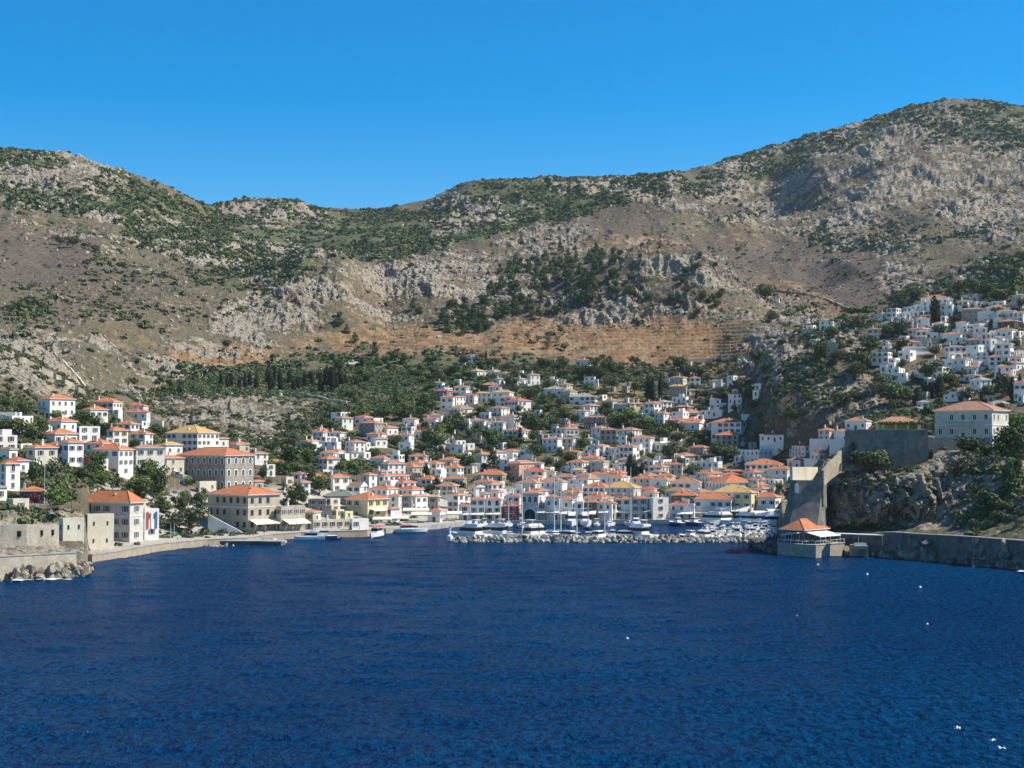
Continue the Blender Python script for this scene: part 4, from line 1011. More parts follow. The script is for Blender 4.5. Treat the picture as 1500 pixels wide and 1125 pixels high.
def build_house(h):
    nm = 'house'; o_ = h['opts']; R = HR.random
    lab = h['label'].split(' the photo')[0] if 'fill' not in o_ else ''
    cat = 'house'
    if 'hall' in lab or 'building' in lab or 'block' in lab or 'apartment' in lab: nm, cat = 'building', 'building'
    if 'mansion' in lab or 'villa' in lab: nm, cat = 'mansion', 'mansion'
    if 'chapel' in o_: nm, cat = 'chapel', 'chapel'
    if 'ruin' in lab: nm, cat = 'ruin', 'ruin'
    if h['n'] == 1 and cat == 'house' and h['w'] < 9: nm, cat = 'cottage', 'cottage'
    if 'out' in o_: nm, cat = 'outbuilding', 'outbuilding'
    grp = h.get('fgrp')
    if 'out' in o_: near_ = 0
    if grp is None and cat in ('house', 'building', 'mansion'):
        grp = 'houses on the left slope' if h['x1'] < 235 and h['yb'] < 740 else 'houses of the right-hand hill town' if h['x0'] > 1170 else 'houses and buildings of the harbour town'
    root = thing(nm, h['label'], cat, h['c'], h['rot'], grp)
    h['obj'] = root
    w, d, H, n = h['w'], h['d'], h['h'], h['n']
    wm = WALLC[h['wall']]
    rk, rc = h['roof'][0], h['roof'][1:] or 'm'
    if 'g' in o_: rk = 'g'
    near = h['P'].y < 640 or 'hero' in o_
    found = -7.0 if h['P'].y > 470 else -4.0
    x, y = w / 2, d / 2
    flat_ = rk == 'f'
    wb = MB(); fl = H - (.5 if flat_ else 0)
    wb.box(-x, x, -y, y, found, fl)
    if flat_:
        t = .28
        wb.box(-x, x, -y, -y + t, fl, H); wb.box(-x, x, y - t, y, fl, H); wb.box(-x, -x + t, -y + t, y - t, fl, H); wb.box(x - t, x, -y + t, y - t, fl, H)
    wall = wb.build('wall', wm, root)
    # roof
    rb = MB()
    if flat_:
        rb.box(-x + t + .02, x - t - .02, -y + t + .02, y - t - .02, fl + .004, fl + .08, 0)
        roof = rb.build('roof', 'roof_f' if rc != 'm' else 'roof_m', root)
        if R() < .35 and w > 5:
            sb = MB(); a = (R() - .5) * w * .4; sb.box(a - 1.4, a + 1.4, -.2, y - .9, fl + .085, fl + 2.4); sb.build('stair_head', wm, root)
    elif False: pass
    else:
        rise = min(w, d) / 2 * ((.46 if h['P'].y < 720 else .36) if 'hero' not in o_ else .42)
        rise = min(rise, 3.4 if 'hero' not in o_ else 4.2)
        if h['P'].y < 470 and 'hero' in o_: rise = 3.6
        roof_mesh(rb, rk, w, d, H, rise, .45 if 'hero' not in o_ else .7)
        roof = rb.build('roof', [ROOFC[rc], 'trim', wm], root)
    if not flat_ or R() < .5:
        nc = 0 if (w * d < 25) else (2 if w * d > 120 else (1 if R() < .75 else 0))
        for i in range(nc):
            cx, cy = (R() - .5) * w * .7, (R() * .3 + .05) * d * (1 if i else -1)
            zt = H + (2.0 if not flat_ else .9) + R() * .5
            cb = MB(); cb.box(cx - .32, cx + .32, cy - .32, cy + .32, H - .45, zt); cb.box(cx - .42, cx + .42, cy - .42, cy + .42, zt + .002, zt + .12); cb.box(cx - .22, cx + .22, cy - .22, cy + .22, zt + .122, zt + .4)
            cb.build('chimney', 'w2' if wm not in ('g', 's') or R() < .5 else wm, roof)
    # storeys and windows
    sh = H / n
    if sh < 2.2: n = max(1, int(H / 2.3)); sh = H / n
    style = 'plain' + ('d' if wm in ('g', 's', 'k') and R() < .4 else 'w')
    q = R()
    if near: style = ('blue' if q < .2 else 'brown' if q < .4 else 'grey' if q < .62 else style)
    elif q < .18: style = 'blue'
    elif q < .32: style = 'brown'
    ar = h.get('arch')
    few = 'few' in o_
    k_ = 1.0
    if 'hero' in o_: k_ = 1.15
    if 'slit' in o_: k_ = .55; style = 'plaind'
    for face, wid in (('f', w), ('r', d)):
        sp = 2.7 if 'hero' not in o_ else 3.4
        if few: sp = 5.5
        m = max(1, int(wid / sp)) if wid > 1.9 else 0
        m = min(m, 12)
        for fl_ in range(n):
            st = style
            if ar == 'all' or (ar == 'ground' and fl_ == 0) or (ar == 'top' and fl_ == n - 1): st = 'archw'
            z = sh * fl_ + (sh - 1.5) * .5 + .1
            if st == 'archw': z -= .25
            portal = (h['wall'] == 'g3' and 'hero' in o_ and fl_ == 0 and face == 'f')
            if portal:
                put_window(root, 'portal', 0, -y - .002, .1, 0); continue
            mm = 3 if (h['wall'] == 'g3' and 'hero' in o_ and face == 'f') else m
            for i in range(mm):
                if ar is None and R() < (.10 if not few else .35): continue
                u_ = (i + .5) / mm - .5
                if not few and ar is None and 'hero' not in o_: u_ += (R() - .5) * .08 / mm
                s2 = st
                if fl_ == 0 and i == mm // 2 and face == 'f' and not few and sh > 2.3:
                    dd = link('door', WM['door'], root, (u_ * w, -y - .002, .02)); link('door_handle', WM['handle'], dd); continue
                if face == 'f': put_window(root, s2, u_ * w, -y - .002, z, 0, k_)
                else: put_window(root, s2, x + .002, u_ * d, z, math.pi / 2, k_)
    # details that break up the box
    if ('hero' in o_):
        cb = MB(); t = .12; zc = sh * (n - 1) - .15
        cb.box(-x - t, x + t, -y - t, -y - .003, zc, zc + .22); cb.box(x + .003, x + t, -y, y, zc, zc + .22); cb.build('string_course', 'trim' if wm != 'g' else 's', root)
        cb = MB(); cb.box(-x - .25, x + .25, -y - .25, -y - .003, H - .35, H - .01); cb.box(x + .003, x + .25, -y, y, H - .35, H - .01); cb.build('cornice', 'trim', root)
    if 'balc' in o_ or (n >= 2 and w > 5 and R() < .22 and not few and ar is None):
        bw = w * (.5 if 'balc' not in o_ else .62); bz = sh * 1 - .1
        b = MB(); b.box(-bw / 2, bw / 2, -y - 1.25, -y - .003, bz, bz + .14); bo = b.build('balcony', 'trim', root)
        b = MB()
        for i in range(int(bw / .35) + 1):
            xx = -bw / 2 + .04 + i * .35; b.box(xx - .02, xx + .02, -y - 1.22, -y - 1.18, bz + .142, bz + 1.0)
        b.box(-bw / 2, bw / 2, -y - 1.24, -y - 1.16, bz + 1.002, bz + 1.07)
        b.build('railing', 'steel', bo)
    hy = h['yb']
    if not few and 'hero' not in o_ and 'out' not in o_ and R() < .48 and h['P'].y > 640:
        # a small cube annex or yard wall
        if R() < .5:
            ww, hh, dd = 2.2 + R() * 2.5, 2.2 + R() * (H * .35), 3 + R() * 2
            sx = 1 if R() < .5 else -1
            b = MB(); x0_ = sx * (x + .005); x1_ = x0_ + sx * ww
            b.box(min(x0_, x1_), max(x0_, x1_), -y + .3, -y + .3 + dd, found, hh); an = b.build('annex', wm if wm != 'g' else 'w2', root)
            put_window(an, 'plainw', (x0_ + x1_) / 2, -y + .298, max(.3, hh - 2.1), 0, .8)
        else:
            ext = 2 + R() * 3; x0_, x1_ = -x - R() * 4, x + R() * 4
            b = MB(); b.box(x0_, x1_, -y - ext, -y - ext + .3, found - 3, .9); b.box(x1_ - .3, x1_, -y - ext + .3, -y - .01, found - 3, .9); b.box(x0_, x0_ + .3, -y - ext + .3, -y - .01, found - 3, .9)
            b.box(x0_ + .3, x1_ - .3, -y - ext + .3, -y - .01, found - 3, -.05)
            b.build('terrace', 'w2' if R() < .6 else 's', root)
    if 'chapel' in o_:
        b = MB(); b.box(x - .1, x + .35, -1.6, 1.6, H - .5, H + 2.2, 0, 1); b.box(x, x + .25, -.9, -.5, H + 2.202, H + 4); b.box(x, x + .25, .5, .9, H + 2.202, H + 4); b.box(x, x + .25, -.9, .9, H + 4.002, H + 4.5, 0, .6)
        bt = b.build('bell_gable', 'w', root); b = MB(); b.tube((x + .12, 0, H + 2.9), (x + .12, 0, H + 3.7), .32, .12, 8); b.build('bell', 'steel', bt)
    if 'banner' in o_:
        for i, (yy, m_) in enumerate(((-y + d * .2, 'red_canvas'), (-y + d * .5, 'awning_white'), (-y + d * .8, 'flag_blue'))):
            b = MB(); b.box(x + .15, x + .2, yy - d * .07, yy + d * .07, H * .35, H * .9); b.build('banner', m_, root)
    return root
for h in HOUSES: build_house(h)
# ---------------------------------------------------------------- trees
def leaf_mesh(name, mats, pts, nrm, size, tint, rs):
    """many small leaf clumps: one crooked quad each"""
    n = len(pts); nrm = nrm / (np.linalg.norm(nrm, axis=1, keepdims=True) + 1e-9)
    r = rs.normal(size=(n, 3)); u = np.cross(nrm, r); u /= np.linalg.norm(u, axis=1, keepdims=True) + 1e-9; v = np.cross(nrm, u)
    s = (size * rs.uniform(.6, 1.3, n))[:, None]
    k = rs.uniform(-.35, .35, (n, 1)) * s * nrm
    co = np.stack([pts - u * s - v * s * .7 + k, pts + u * s - v * s * .8 - k, pts + u * s * .8 + v * s + k, pts - u * s * .9 + v * s * .8 - k], 1).reshape(-1, 3)
    me = np_mesh(name, co, np.arange(4 * n).reshape(-1, 4))
    at_ = me.attributes.new('tint', 'FLOAT', 'POINT'); at_.data.foreach_set('value', np.repeat(np.clip(tint, 0, 1), 4).astype(np.float32))
    me.materials.append(MATS[mats]); return me
def blob_crown(seed, mat, n=850, kind='broad'):
    rs = np.random.default_rng(seed)
    if kind == 'broad':
        m = rs.integers(8, 13); lc = rs.normal(size=(m, 3)) * (.17, .17, .13) + (0, 0, .56); lr = rs.uniform(.17, .29, m)
        lc[0] = (0, 0, .5); lr[0] = .33
    elif kind == 'pine':
        m = 15; z = rs.uniform(.12, .95, m); rad = (1 - z) * .32 + .03
        an = rs.uniform(0, 6.28, m); lc = np.stack([np.cos(an) * rad * .9, np.sin(an) * rad * .9, z], 1); lr = .12 + (1 - z) * .13
    elif kind == 'umbrella':
        m = 14; an = rs.uniform(0, 6.28, m); rad = np.sqrt(rs.uniform(0, 1, m)) * .38
        lc = np.stack([np.cos(an) * rad, np.sin(an) * rad, .72 + rs.uniform(-.07, .09, m) - rad * .25], 1); lr = rs.uniform(.11, .17, m)
    elif kind == 'cypress':
        m = 16; z = np.linspace(.05, .96, m); lc = np.stack([rs.normal(size=m) * .05, rs.normal(size=m) * .05, z], 1); lr = np.interp(z, [0, .2, .6, .9, 1], [.3, .45, .42, .22, .08])
    li = rs.choice(m, n, p=lr ** 2 / (lr ** 2).sum()); d = rs.normal(size=(n, 3)); d /= np.linalg.norm(d, axis=1, keepdims=True)
    zs = {'broad': .85, 'pine': .75, 'umbrella': .6, 'cypress': .35}[kind]
    pts = lc[li] + d * (lr[li] * rs.uniform(.72, 1.08, n))[:, None] * (1, 1, zs)
    size = {'broad': .034, 'pine': .030, 'umbrella': .028, 'cypress': .05}[kind]
    if kind == 'cypress': pts[:, :2] *= 1.0
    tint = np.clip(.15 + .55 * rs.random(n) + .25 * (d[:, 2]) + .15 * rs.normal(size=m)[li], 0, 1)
    nrm = d + rs.normal(size=(n, 3)) * .45
    # unit tree: crown fills x,y in +-.5, z 0..1
    return leaf_mesh('crown', mat, pts, nrm, size, tint, rs)
def trunk_mesh(seed, top=.55, r=.035, lean=.05):
    rs = random.Random(seed); b = MB(); a = (0, 0, -.25); p = Vector(a); k = 4
    for i in range(k):
        q_ = Vector((rs.uniform(-lean, lean), rs.uniform(-lean, lean), -.25 + (top + .25) * (i + 1) / k)); b.tube(p, q_, r * (1 - .18 * i), r * (1 - .18 * (i + 1)), 7); p = q_
    for i in range(4):
        an = rs.uniform(0, 6.28); z = top * rs.uniform(.5, .95); b.tube((0, 0, z), (math.cos(an) * .25, math.sin(an) * .25, z + .22), r * .45, r * .15, 5)
    return b.mesh('trunk', 'bark', True)
def palm_crown(seed):
    rs = np.random.default_rng(seed); pts, nrm, tint = [], [], []
    b = MB()
    for i in range(34):
        an = i * 2.4 + rs.uniform(-.2, .2); el = rs.uniform(-.35, 1.1); L_ = rs.uniform(.42, .55); prev = Vector((0, 0, .78)); dirv = Vector((math.cos(an) * math.cos(el), math.sin(an) * math.cos(el), math.sin(el)))
        side = Vector((-math.sin(an), math.cos(an), 0))
        for s_ in range(6):
            nx = prev + dirv * L_ / 6; wd = .05 * math.sin(math.pi * (s_ + 1) / 7) + .008; w0 = .05 * math.sin(math.pi * (s_ + .3) / 7) + .006
            b.face([prev, nx, nx + side * wd - Vector((0, 0, wd * .6)), prev + side * w0 - Vector((0, 0, w0 * .6))]); b.face([nx, prev, prev - side * w0 - Vector((0, 0, w0 * .6)), nx - side * wd - Vector((0, 0, wd * .6))])
            prev = nx; dirv = (dirv - Vector((0, 0, .17))).normalized()
    me = b.mesh('crown', 'leaf_broad'); a_ = me.attributes.new('tint', 'FLOAT', 'POINT'); a_.data.foreach_set('value', rs.random(len(me.vertices)).astype(np.float32)); return me
TREES = {}
def proto(kind, name, crown_meshes, trunk_meshes): TREES[kind] = (name, crown_meshes, trunk_meshes)
tk1 = [trunk_mesh(i) for i in range(3)]; tk2 = [trunk_mesh(i + 9, .9, .02, .015) for i in range(2)]
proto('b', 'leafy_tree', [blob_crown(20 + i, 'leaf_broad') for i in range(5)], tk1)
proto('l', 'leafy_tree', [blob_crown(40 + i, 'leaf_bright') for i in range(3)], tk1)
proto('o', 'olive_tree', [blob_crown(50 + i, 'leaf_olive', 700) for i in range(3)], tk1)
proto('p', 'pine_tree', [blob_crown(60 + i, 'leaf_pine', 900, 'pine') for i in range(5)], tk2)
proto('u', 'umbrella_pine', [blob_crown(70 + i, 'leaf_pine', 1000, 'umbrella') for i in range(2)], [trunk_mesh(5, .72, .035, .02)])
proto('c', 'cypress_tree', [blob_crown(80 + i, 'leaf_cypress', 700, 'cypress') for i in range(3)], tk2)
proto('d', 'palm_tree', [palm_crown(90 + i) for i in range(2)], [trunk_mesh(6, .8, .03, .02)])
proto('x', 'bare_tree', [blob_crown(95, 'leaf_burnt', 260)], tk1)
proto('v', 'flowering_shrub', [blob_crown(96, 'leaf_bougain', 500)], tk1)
TR = random.Random(5); NTREE = {}
PROTO_OBJ = {}
def plant(kind, P, w, hgt, label, cat='tree', group=None):
    name, cm, tm = TREES[kind]
    if cat == 'bush': name = 'hillside_bush'
    if cat == 'shrub' and kind != 'v': name = 'small_garden_tree'  # low trees of the tree table and scatter, filed under the shrub category
    key = (name, kind, TR.randrange(len(cm)), TR.randrange(len(tm)))
    if key not in PROTO_OBJ:
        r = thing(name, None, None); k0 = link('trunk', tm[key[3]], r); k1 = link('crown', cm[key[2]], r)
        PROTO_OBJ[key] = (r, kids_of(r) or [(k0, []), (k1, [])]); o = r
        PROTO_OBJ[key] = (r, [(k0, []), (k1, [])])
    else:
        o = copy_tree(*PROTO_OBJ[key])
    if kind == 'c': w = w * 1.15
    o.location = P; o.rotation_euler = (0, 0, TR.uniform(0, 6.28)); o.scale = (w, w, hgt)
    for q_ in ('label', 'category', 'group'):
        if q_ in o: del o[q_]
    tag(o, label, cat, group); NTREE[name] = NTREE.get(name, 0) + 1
    return o
# ---------------------------------------------------------------- where trees stand (read off the same enlarged views)
TT = """
A 85 330 130 160 b|A 160 290 110 95 l|A 230 312 80 130 b|A 130 185 70 90 b|A 35 150 70 70 b|A 450 242 120 90 b|A 580 312 120 110 b|A 345 435 90 90 b|A 535 478 140 110 b|A 185 570 90 160 b|A 745 640 190 140 b|A 815 545 130 130 l|A 865 300 90 80 b|A 760 300 60 60 b|A 710 312 60 50 b
A 392 716 120 130 d|A 310 722 170 140 l|A 140 650 110 80 v|A 190 700 90 90 v|A 50 650 70 60 b|A 872 705 80 80 b|A 15 265 60 60 b|A 640 395 60 40 b|A 400 275 50 30 o|A 470 470 60 70 v|A 230 530 70 90 b
B 45 720 150 240 b|B 100 805 110 90 l|B 250 918 260 190 o|B 300 752 130 90 b|B 410 908 80 50 b|B 55 340 110 80 b|B 690 600 60 95 b|B 810 565 140 75 b|B 880 752 150 150 b|B 870 515 200 160 b|B 985 650 80 120 b|B 960 545 70 60 l|B 740 430 80 50 b|B 330 700 60 60 b|B 20 560 100 90 b|B 720 640 60 60 o|B 500 300 60 40 b|B 930 480 120 100 b
C 150 702 250 180 b|C 60 465 140 150 b|C 200 505 130 75 l|C 330 525 170 100 l|C 430 505 140 90 l|C 465 595 110 95 d|C 1035 625 66 190 c|C 1125 705 60 160 c|C 1075 690 110 100 l|C 1190 682 110 90 b|C 1290 690 110 110 b|C 1050 335 140 210 b|C 1150 300 130 210 l|C 1245 215 140 170 b|C 1330 215 90 150 b
C 330 262 200 140 b|C 270 195 190 120 b|C 400 300 120 90 b|C 230 315 140 80 b|C 605 405 90 90 b|C 775 315 130 110 b|C 490 485 90 60 b|C 880 425 170 70 b|C 1010 355 150 100 b|C 850 95 200 80 b|C 560 200 90 90 b|C 430 110 170 110 b|C 680 90 170 80 b|C 300 60 150 100 b|C 190 140 150 90 b|C 1120 460 120 90 b|C 1100 520 100 100 l|C 20 790 90 110 b|C 60 340 100 80 b|C 740 200 110 90 b|C 1000 60 150 80 b
D 480 292 200 170 p|D 820 185 160 140 b|D 470 92 170 90 b|D 200 225 140 90 b|D 290 275 110 130 b|D 1130 255 190 140 b|D 1030 285 130 100 b|D 950 265 100 110 b|D 1235 85 120 80 b|D 1050 155 90 60 b|D 60 485 170 120 b|D 205 475 170 110 b|D 600 355 70 100 d|D 772 430 46 90 c|D 560 100 120 90 b|D 700 70 120 70 b|D 30 150 80 90 b|D 640 130 120 90 b|D 880 130 80 60 o|D 30 300 60 80 b|D 545 380 60 60 d
E 235 305 80 160 c|E 270 325 66 120 c|E 330 292 60 85 c|E 530 195 150 170 b|E 720 322 130 115 b|E 500 482 120 110 l|E 1000 195 190 130 b|E 915 155 120 120 b|E 1290 402 100 90 d|E 1400 425 90 80 l|E 1425 205 130 100 d|E 400 185 100 60 b|E 310 155 90 50 b|E 1390 85 70 100 b|E 470 90 100 90 b|E 640 160 80 60 b|E 1090 400 180 50 b
F 515 515 50 225 c|F 555 515 44 200 c|F 620 495 40 220 c|F 400 450 120 120 b|F 160 280 120 160 b|F 60 335 140 150 b|F 790 245 160 110 b|F 720 335 100 100 b|F 840 305 100 100 b|F 330 725 270 130 l|F 500 745 210 150 l|F 170 605 110 110 b|F 140 495 100 100 b|F 650 645 140 90 o|F 640 865 180 160 b|F 760 865 160 120 b|F 1090 985 150 120 b|F 1210 990 170 130 b|F 922 485 24 80 c
F 1000 505 160 80 b|F 1170 510 200 90 b|F 1330 480 170 170 b|F 770 795 140 120 b|F 960 845 150 100 b|F 345 875 100 100 b|F 1430 860 110 150 o|F 250 730 120 100 b|F 590 690 130 110 o|F 1050 520 120 80 b|F 1240 420 120 60 v|F 1120 300 70 70 b|F 960 300 120 80 b|F 1250 520 150 90 b|F 1400 600 120 120 b|F 280 610 80 50 b|F 900 660 60 50 b|F 700 760 80 90 b|F 1020 650 110 60 b|F 740 440 60 60 b
G 860 765 130 170 b|G 930 795 150 180 b|G 820 845 46 120 c|G 740 842 90 50 b|G 580 885 210 160 b|G 450 790 130 100 b|G 230 805 190 170 b|G 130 925 170 190 l|G 490 625 130 90 b|G 730 395 140 120 b|G 900 505 140 120 b|G 1040 565 140 120 b|G 1170 555 110 90 o|G 1200 662 140 100 b|G 1100 745 120 100 b|G 1350 925 140 120 b|G 1030 235 160 90 b|G 1180 225 160 80 b|G 1330 325 210 150 b|G 1450 235 110 100 b
G 850 262 22 70 c|G 530 165 20 90 c|G 350 300 24 90 c|G 940 590 60 60 b|G 60 420 120 100 b|G 40 560 140 120 b|G 300 330 120 70 l|G 200 300 130 90 b|G 90 290 130 90 b|G 60 200 140 90 b|G 350 200 90 80 b|G 770 170 40 80 p|G 620 200 80 60 b|G 1000 320 90 60 b|G 700 300 100 70 b|G 1240 360 80 60 b|G 1400 430 120 60 l|G 1500 330 120 120 b|G 390 820 90 80 b|G 1010 660 60 60 b|G 300 900 120 90 b|G 700 530 60 40 b|G 1180 300 110 60 b|G 500 250 80 60 b
H 635 278 165 105 u|H 860 195 80 90 b|H 1035 262 54 140 c|H 1240 125 120 90 b|H 1160 105 100 70 b|H 1300 135 110 90 b|H 1370 155 120 80 b|H 930 155 110 70 b|H 650 525 160 120 b|H 695 425 130 100 b|H 620 565 120 100 b|H 900 455 110 60 b|H 1010 562 170 70 b|H 1060 645 54 100 c|H 980 652 34 95 c|H 1010 652 34 85 c|H 940 692 40 90 c|H 1110 605 140 60 b|H 1330 665 130 60 b|H 1410 645 100 120 b|H 1440 665 34 120 c|H 1370 605 34 90 c
H 1060 345 110 60 b|H 1035 435 80 60 b|H 840 335 140 90 b|H 500 345 100 60 b|H 180 255 64 48 b|H 150 145 110 85 b|H 1260 332 80 40 o|H 1420 525 80 60 b|H 1325 460 60 60 b|H 780 340 90 60 b|H 560 240 50 40 b|H 430 470 110 120 b|H 110 470 110 60 b|H 60 680 140 110 b|H 540 700 130 80 b|H 800 700 200 140 b|H 750 620 150 90 b|H 880 690 120 90 b|H 960 330 50 40 b|H 1180 500 60 40 b|H 1400 270 60 50 o|H 1490 200 60 60 b|H 1260 600 50 60 c|H 240 400 60 50 b|H 300 800 120 90 b|H 520 480 90 80 b|H 370 690 60 60 b|H 1460 400 60 60 b
I 1010 285 190 195 u|I 1045 300 120 200 p|I 1410 405 210 190 b|I 1455 300 130 140 l|I 1200 405 190 120 b|I 1335 435 170 100 b|I 1425 645 170 200 p|I 680 545 230 120 b|I 930 665 150 160 b|I 925 432 30 135 c|I 990 432 22 60 c|I 900 405 120 120 b|I 1300 715 210 90 b|I 1475 425 130 150 b|I 1150 565 130 170 o|I 740 620 130 90 b|I 870 560 100 80 b|I 1470 560 100 160 p|I 1240 300 110 50 b|I 560 420 60 30 b|I 1240 640 90 80 b
"""
KN = {'b': ('dark green leafy tree', 'tree'), 'l': ('bright green leafy tree', 'tree'), 'o': ('grey-green olive tree', 'tree'), 'p': ('dark pine tree', 'tree'), 'u': ('flat-crowned umbrella pine', 'tree'), 'c': ('slim dark cypress', 'tree'), 'd': ('feathery palm tree', 'palm tree'), 'v': ('purplish flowering shrub', 'shrub'), 'x': ('bare brown tree', 'tree')}
USED = {}
def tree_label(kind, px, py, hm):
    kn = KN[kind][0]
    if kind in 'blo' and hm < 5.7: kn = {'b': 'dark green garden tree', 'l': 'bright green garden tree', 'o': 'grey-green garden tree'}[kind]
    adj = 'tiny' if hm < 2.6 else 'small' if hm < 4 else 'tall' if hm > 10 else 'round' if kind in 'bl' and hm < 7 else 'broad' if kind in 'blo' else 'thin' if kind == 'c' else 'single'
    for sk in range(0, 3):
        rel, m = landmark(px, py, sk)
        lab = f'{adj} {kn} {rel} {m}'
        if lab not in USED: break
    else:
        rel, m = landmark(px, py); lab = f'{adj} {kn} {rel} {m}'
    USED[lab] = USED.get(lab, 0) + 1
    return lab, f'trees around {m[4:] if m.startswith("the ") else m}'
HX = np.array([[h['c'].x, h['c'].y, max(h['w'], h['d']) * .5] for h in HOUSES])
def clear_of_houses(x, y, r): return not np.any((HX[:, 0] - x) ** 2 + (HX[:, 1] - y) ** 2 < (HX[:, 2] * .9 + r) ** 2)
def tree_at(kind, px, py, wpx, hpx, manual=True):
    P = cast(px, py)
    if P is None: return None
    z = min(surf(P.x, P.y), P.z + 1.5) - .15
    w_, h_ = wpx * P.y / F, hpx * P.y / F
    if kind in 'bl': h_ = max(h_, w_ * .62)
    lab, grp = tree_label(kind, px, py, h_)
    if manual and not clear_of_houses(P.x, P.y, 0):
        # never inside a wall: step out behind the house
        for dy_ in (3, 6, 9, 12, 15, 18):
            if clear_of_houses(P.x, P.y + dy_, 0): P.y += dy_; z = min(surf(P.x, P.y), float(ground(P.x, P.y)) + 1.5) - .15; break
    TPOS.append((P.x, P.y))
    return plant(kind, (P.x, P.y, z), w_, h_, lab, 'shrub' if (kind in 'blo' and h_ < 5.7) else KN[kind][1], grp)
TPOS = []
for tkn in TT.replace('\n', '|').split('|'):
    if not tkn.strip(): continue
    cr, X, Yb, Wp, Hp, kd = tkn.split(); ox, oy, s_ = CROPS[cr]
    X, Yb, Wp, Hp = float(X), float(Yb), float(Wp), float(Hp)
    tree_at(kd, ox + X / s_, oy + Yb / s_, Wp / s_, Hp / s_)
# row of cypresses along the cemetery, trees filling the gardens between the houses
for i in range(20): tree_at('c', 382 + TR.uniform(0, 128), 573 + TR.uniform(-12, 4), TR.uniform(5, 9), TR.uniform(13, 34), False)
for i in range(7): tree_at('c', 322 + i * 9 + TR.uniform(-2, 2), 566 + TR.uniform(-4, 3), 6, TR.uniform(16, 26), False)
def scatter(n, cx, cy, rx, ry, kinds, smin, smax, slope=0):
    k_ = 0; tries = 0
    while k_ < n and tries < n * 12:
        tries += 1
        a, r = TR.uniform(0, 6.283), math.sqrt(TR.random())
        px, py = cx + math.cos(a) * r * rx, cy + math.sin(a) * r * ry; py += slope * (px - cx)
        P = cast(px, py)
        if P is None: continue
        s_ = TR.uniform(smin, smax)
        if not clear_of_houses(P.x, P.y, s_ * .35): continue
        if any((x - P.x) ** 2 + (y - P.y) ** 2 < (s_ * .45) ** 2 for x, y in TPOS): continue
        kd = TR.choice(kinds); ww = s_ * (.28 if kd == 'c' else 1.0); hh_ = s_ * TR.uniform(.75, 1.05) * (1.15 if kd == 'c' else 1)
        tree_at(kd, px, py, ww * F / P.y, hh_ * F / P.y, False); k_ += 1
scatter(36, 620, 548, 200, 22, 'bbbblop', 5, 10)
scatter(24, 590, 605, 110, 45, 'bbbbol', 4, 9)
scatter(34, 740, 610, 150, 60, 'bbblo', 4, 8)
scatter(30, 930, 610, 150, 55, 'bbblo', 4, 8)
scatter(14, 450, 670, 60, 45, 'bbblo', 4, 8)
scatter(22, 900, 540, 150, 14, 'bbbo', 4, 8)
scatter(16, 1070, 580, 80, 50, 'bbbo', 4, 8)
scatter(20, 1270, 560, 130, 80, 'bbbbo', 3.5, 7)
scatter(30, 1420, 470, 100, 50, 'bbbpo', 3.5, 7, -.2)
scatter(22, 1440, 580, 70, 50, 'bbboc', 4, 8)
scatter(14, 1470, 670, 45, 34, 'bblpo', 3.5, 7)
scatter(6, 1340, 700, 80, 30, 'bo', 2, 4)
scatter(24, 120, 650, 120, 60, 'bbblo', 3.5, 7)
scatter(14, 250, 740, 60, 40, 'bblo', 3, 6)
scatter(20, 820, 690, 260, 20, 'bbo', 3, 5)
scatter(12, 1470, 400, 50, 22, 'bp', 6, 9, -.3)
scatter(9, 1450, 765, 60, 14, 'bbol', 2.5, 5)
# pines of the grove on the brown hillside
def grove(n, spots, label, grp, kinds='p', smin=9, smax=14, cat='tree'):
    k_ = 0; t_ = 0
    while k_ < n and t_ < n * 10:
        t_ += 1
        cx, cy, rx, ry = TR.choice(spots); a, r = TR.uniform(0, 6.283), math.sqrt(TR.random()); px, py = cx + math.cos(a) * r * rx, cy + math.sin(a) * r * ry
        P = cast(px, py)
        if P is None: continue
        s_ = TR.uniform(smin, smax)
        if any((x - P.x) ** 2 + (y - P.y) ** 2 < (s_ * .42) ** 2 for x, y in TPOS): continue
        TPOS.append((P.x, P.y)); kd = TR.choice(kinds)
        plant(kd, (P.x, P.y, surf(P.x, P.y) - .3), s_ * .98, s_, label, cat, grp); k_ += 1
grove(92, [(790, 400, 60, 16), (760, 420, 40, 26), (740, 450, 40, 18), (640, 462, 45, 12), (790, 455, 40, 18), (700, 468, 60, 14), (885, 405, 28, 28), (850, 430, 25, 25), (830, 385, 60, 12), (690, 482, 40, 10)], 'dark pine in the grove on the middle of the brown hillside', 'pines of the hillside grove')
grove(26, [(950, 400, 110, 40), (1000, 440, 70, 12), (920, 430, 50, 20)], 'dark round bush clinging to the pale rocky knoll', 'bushes on the rocky knoll', 'b', 5, 9, 'bush')
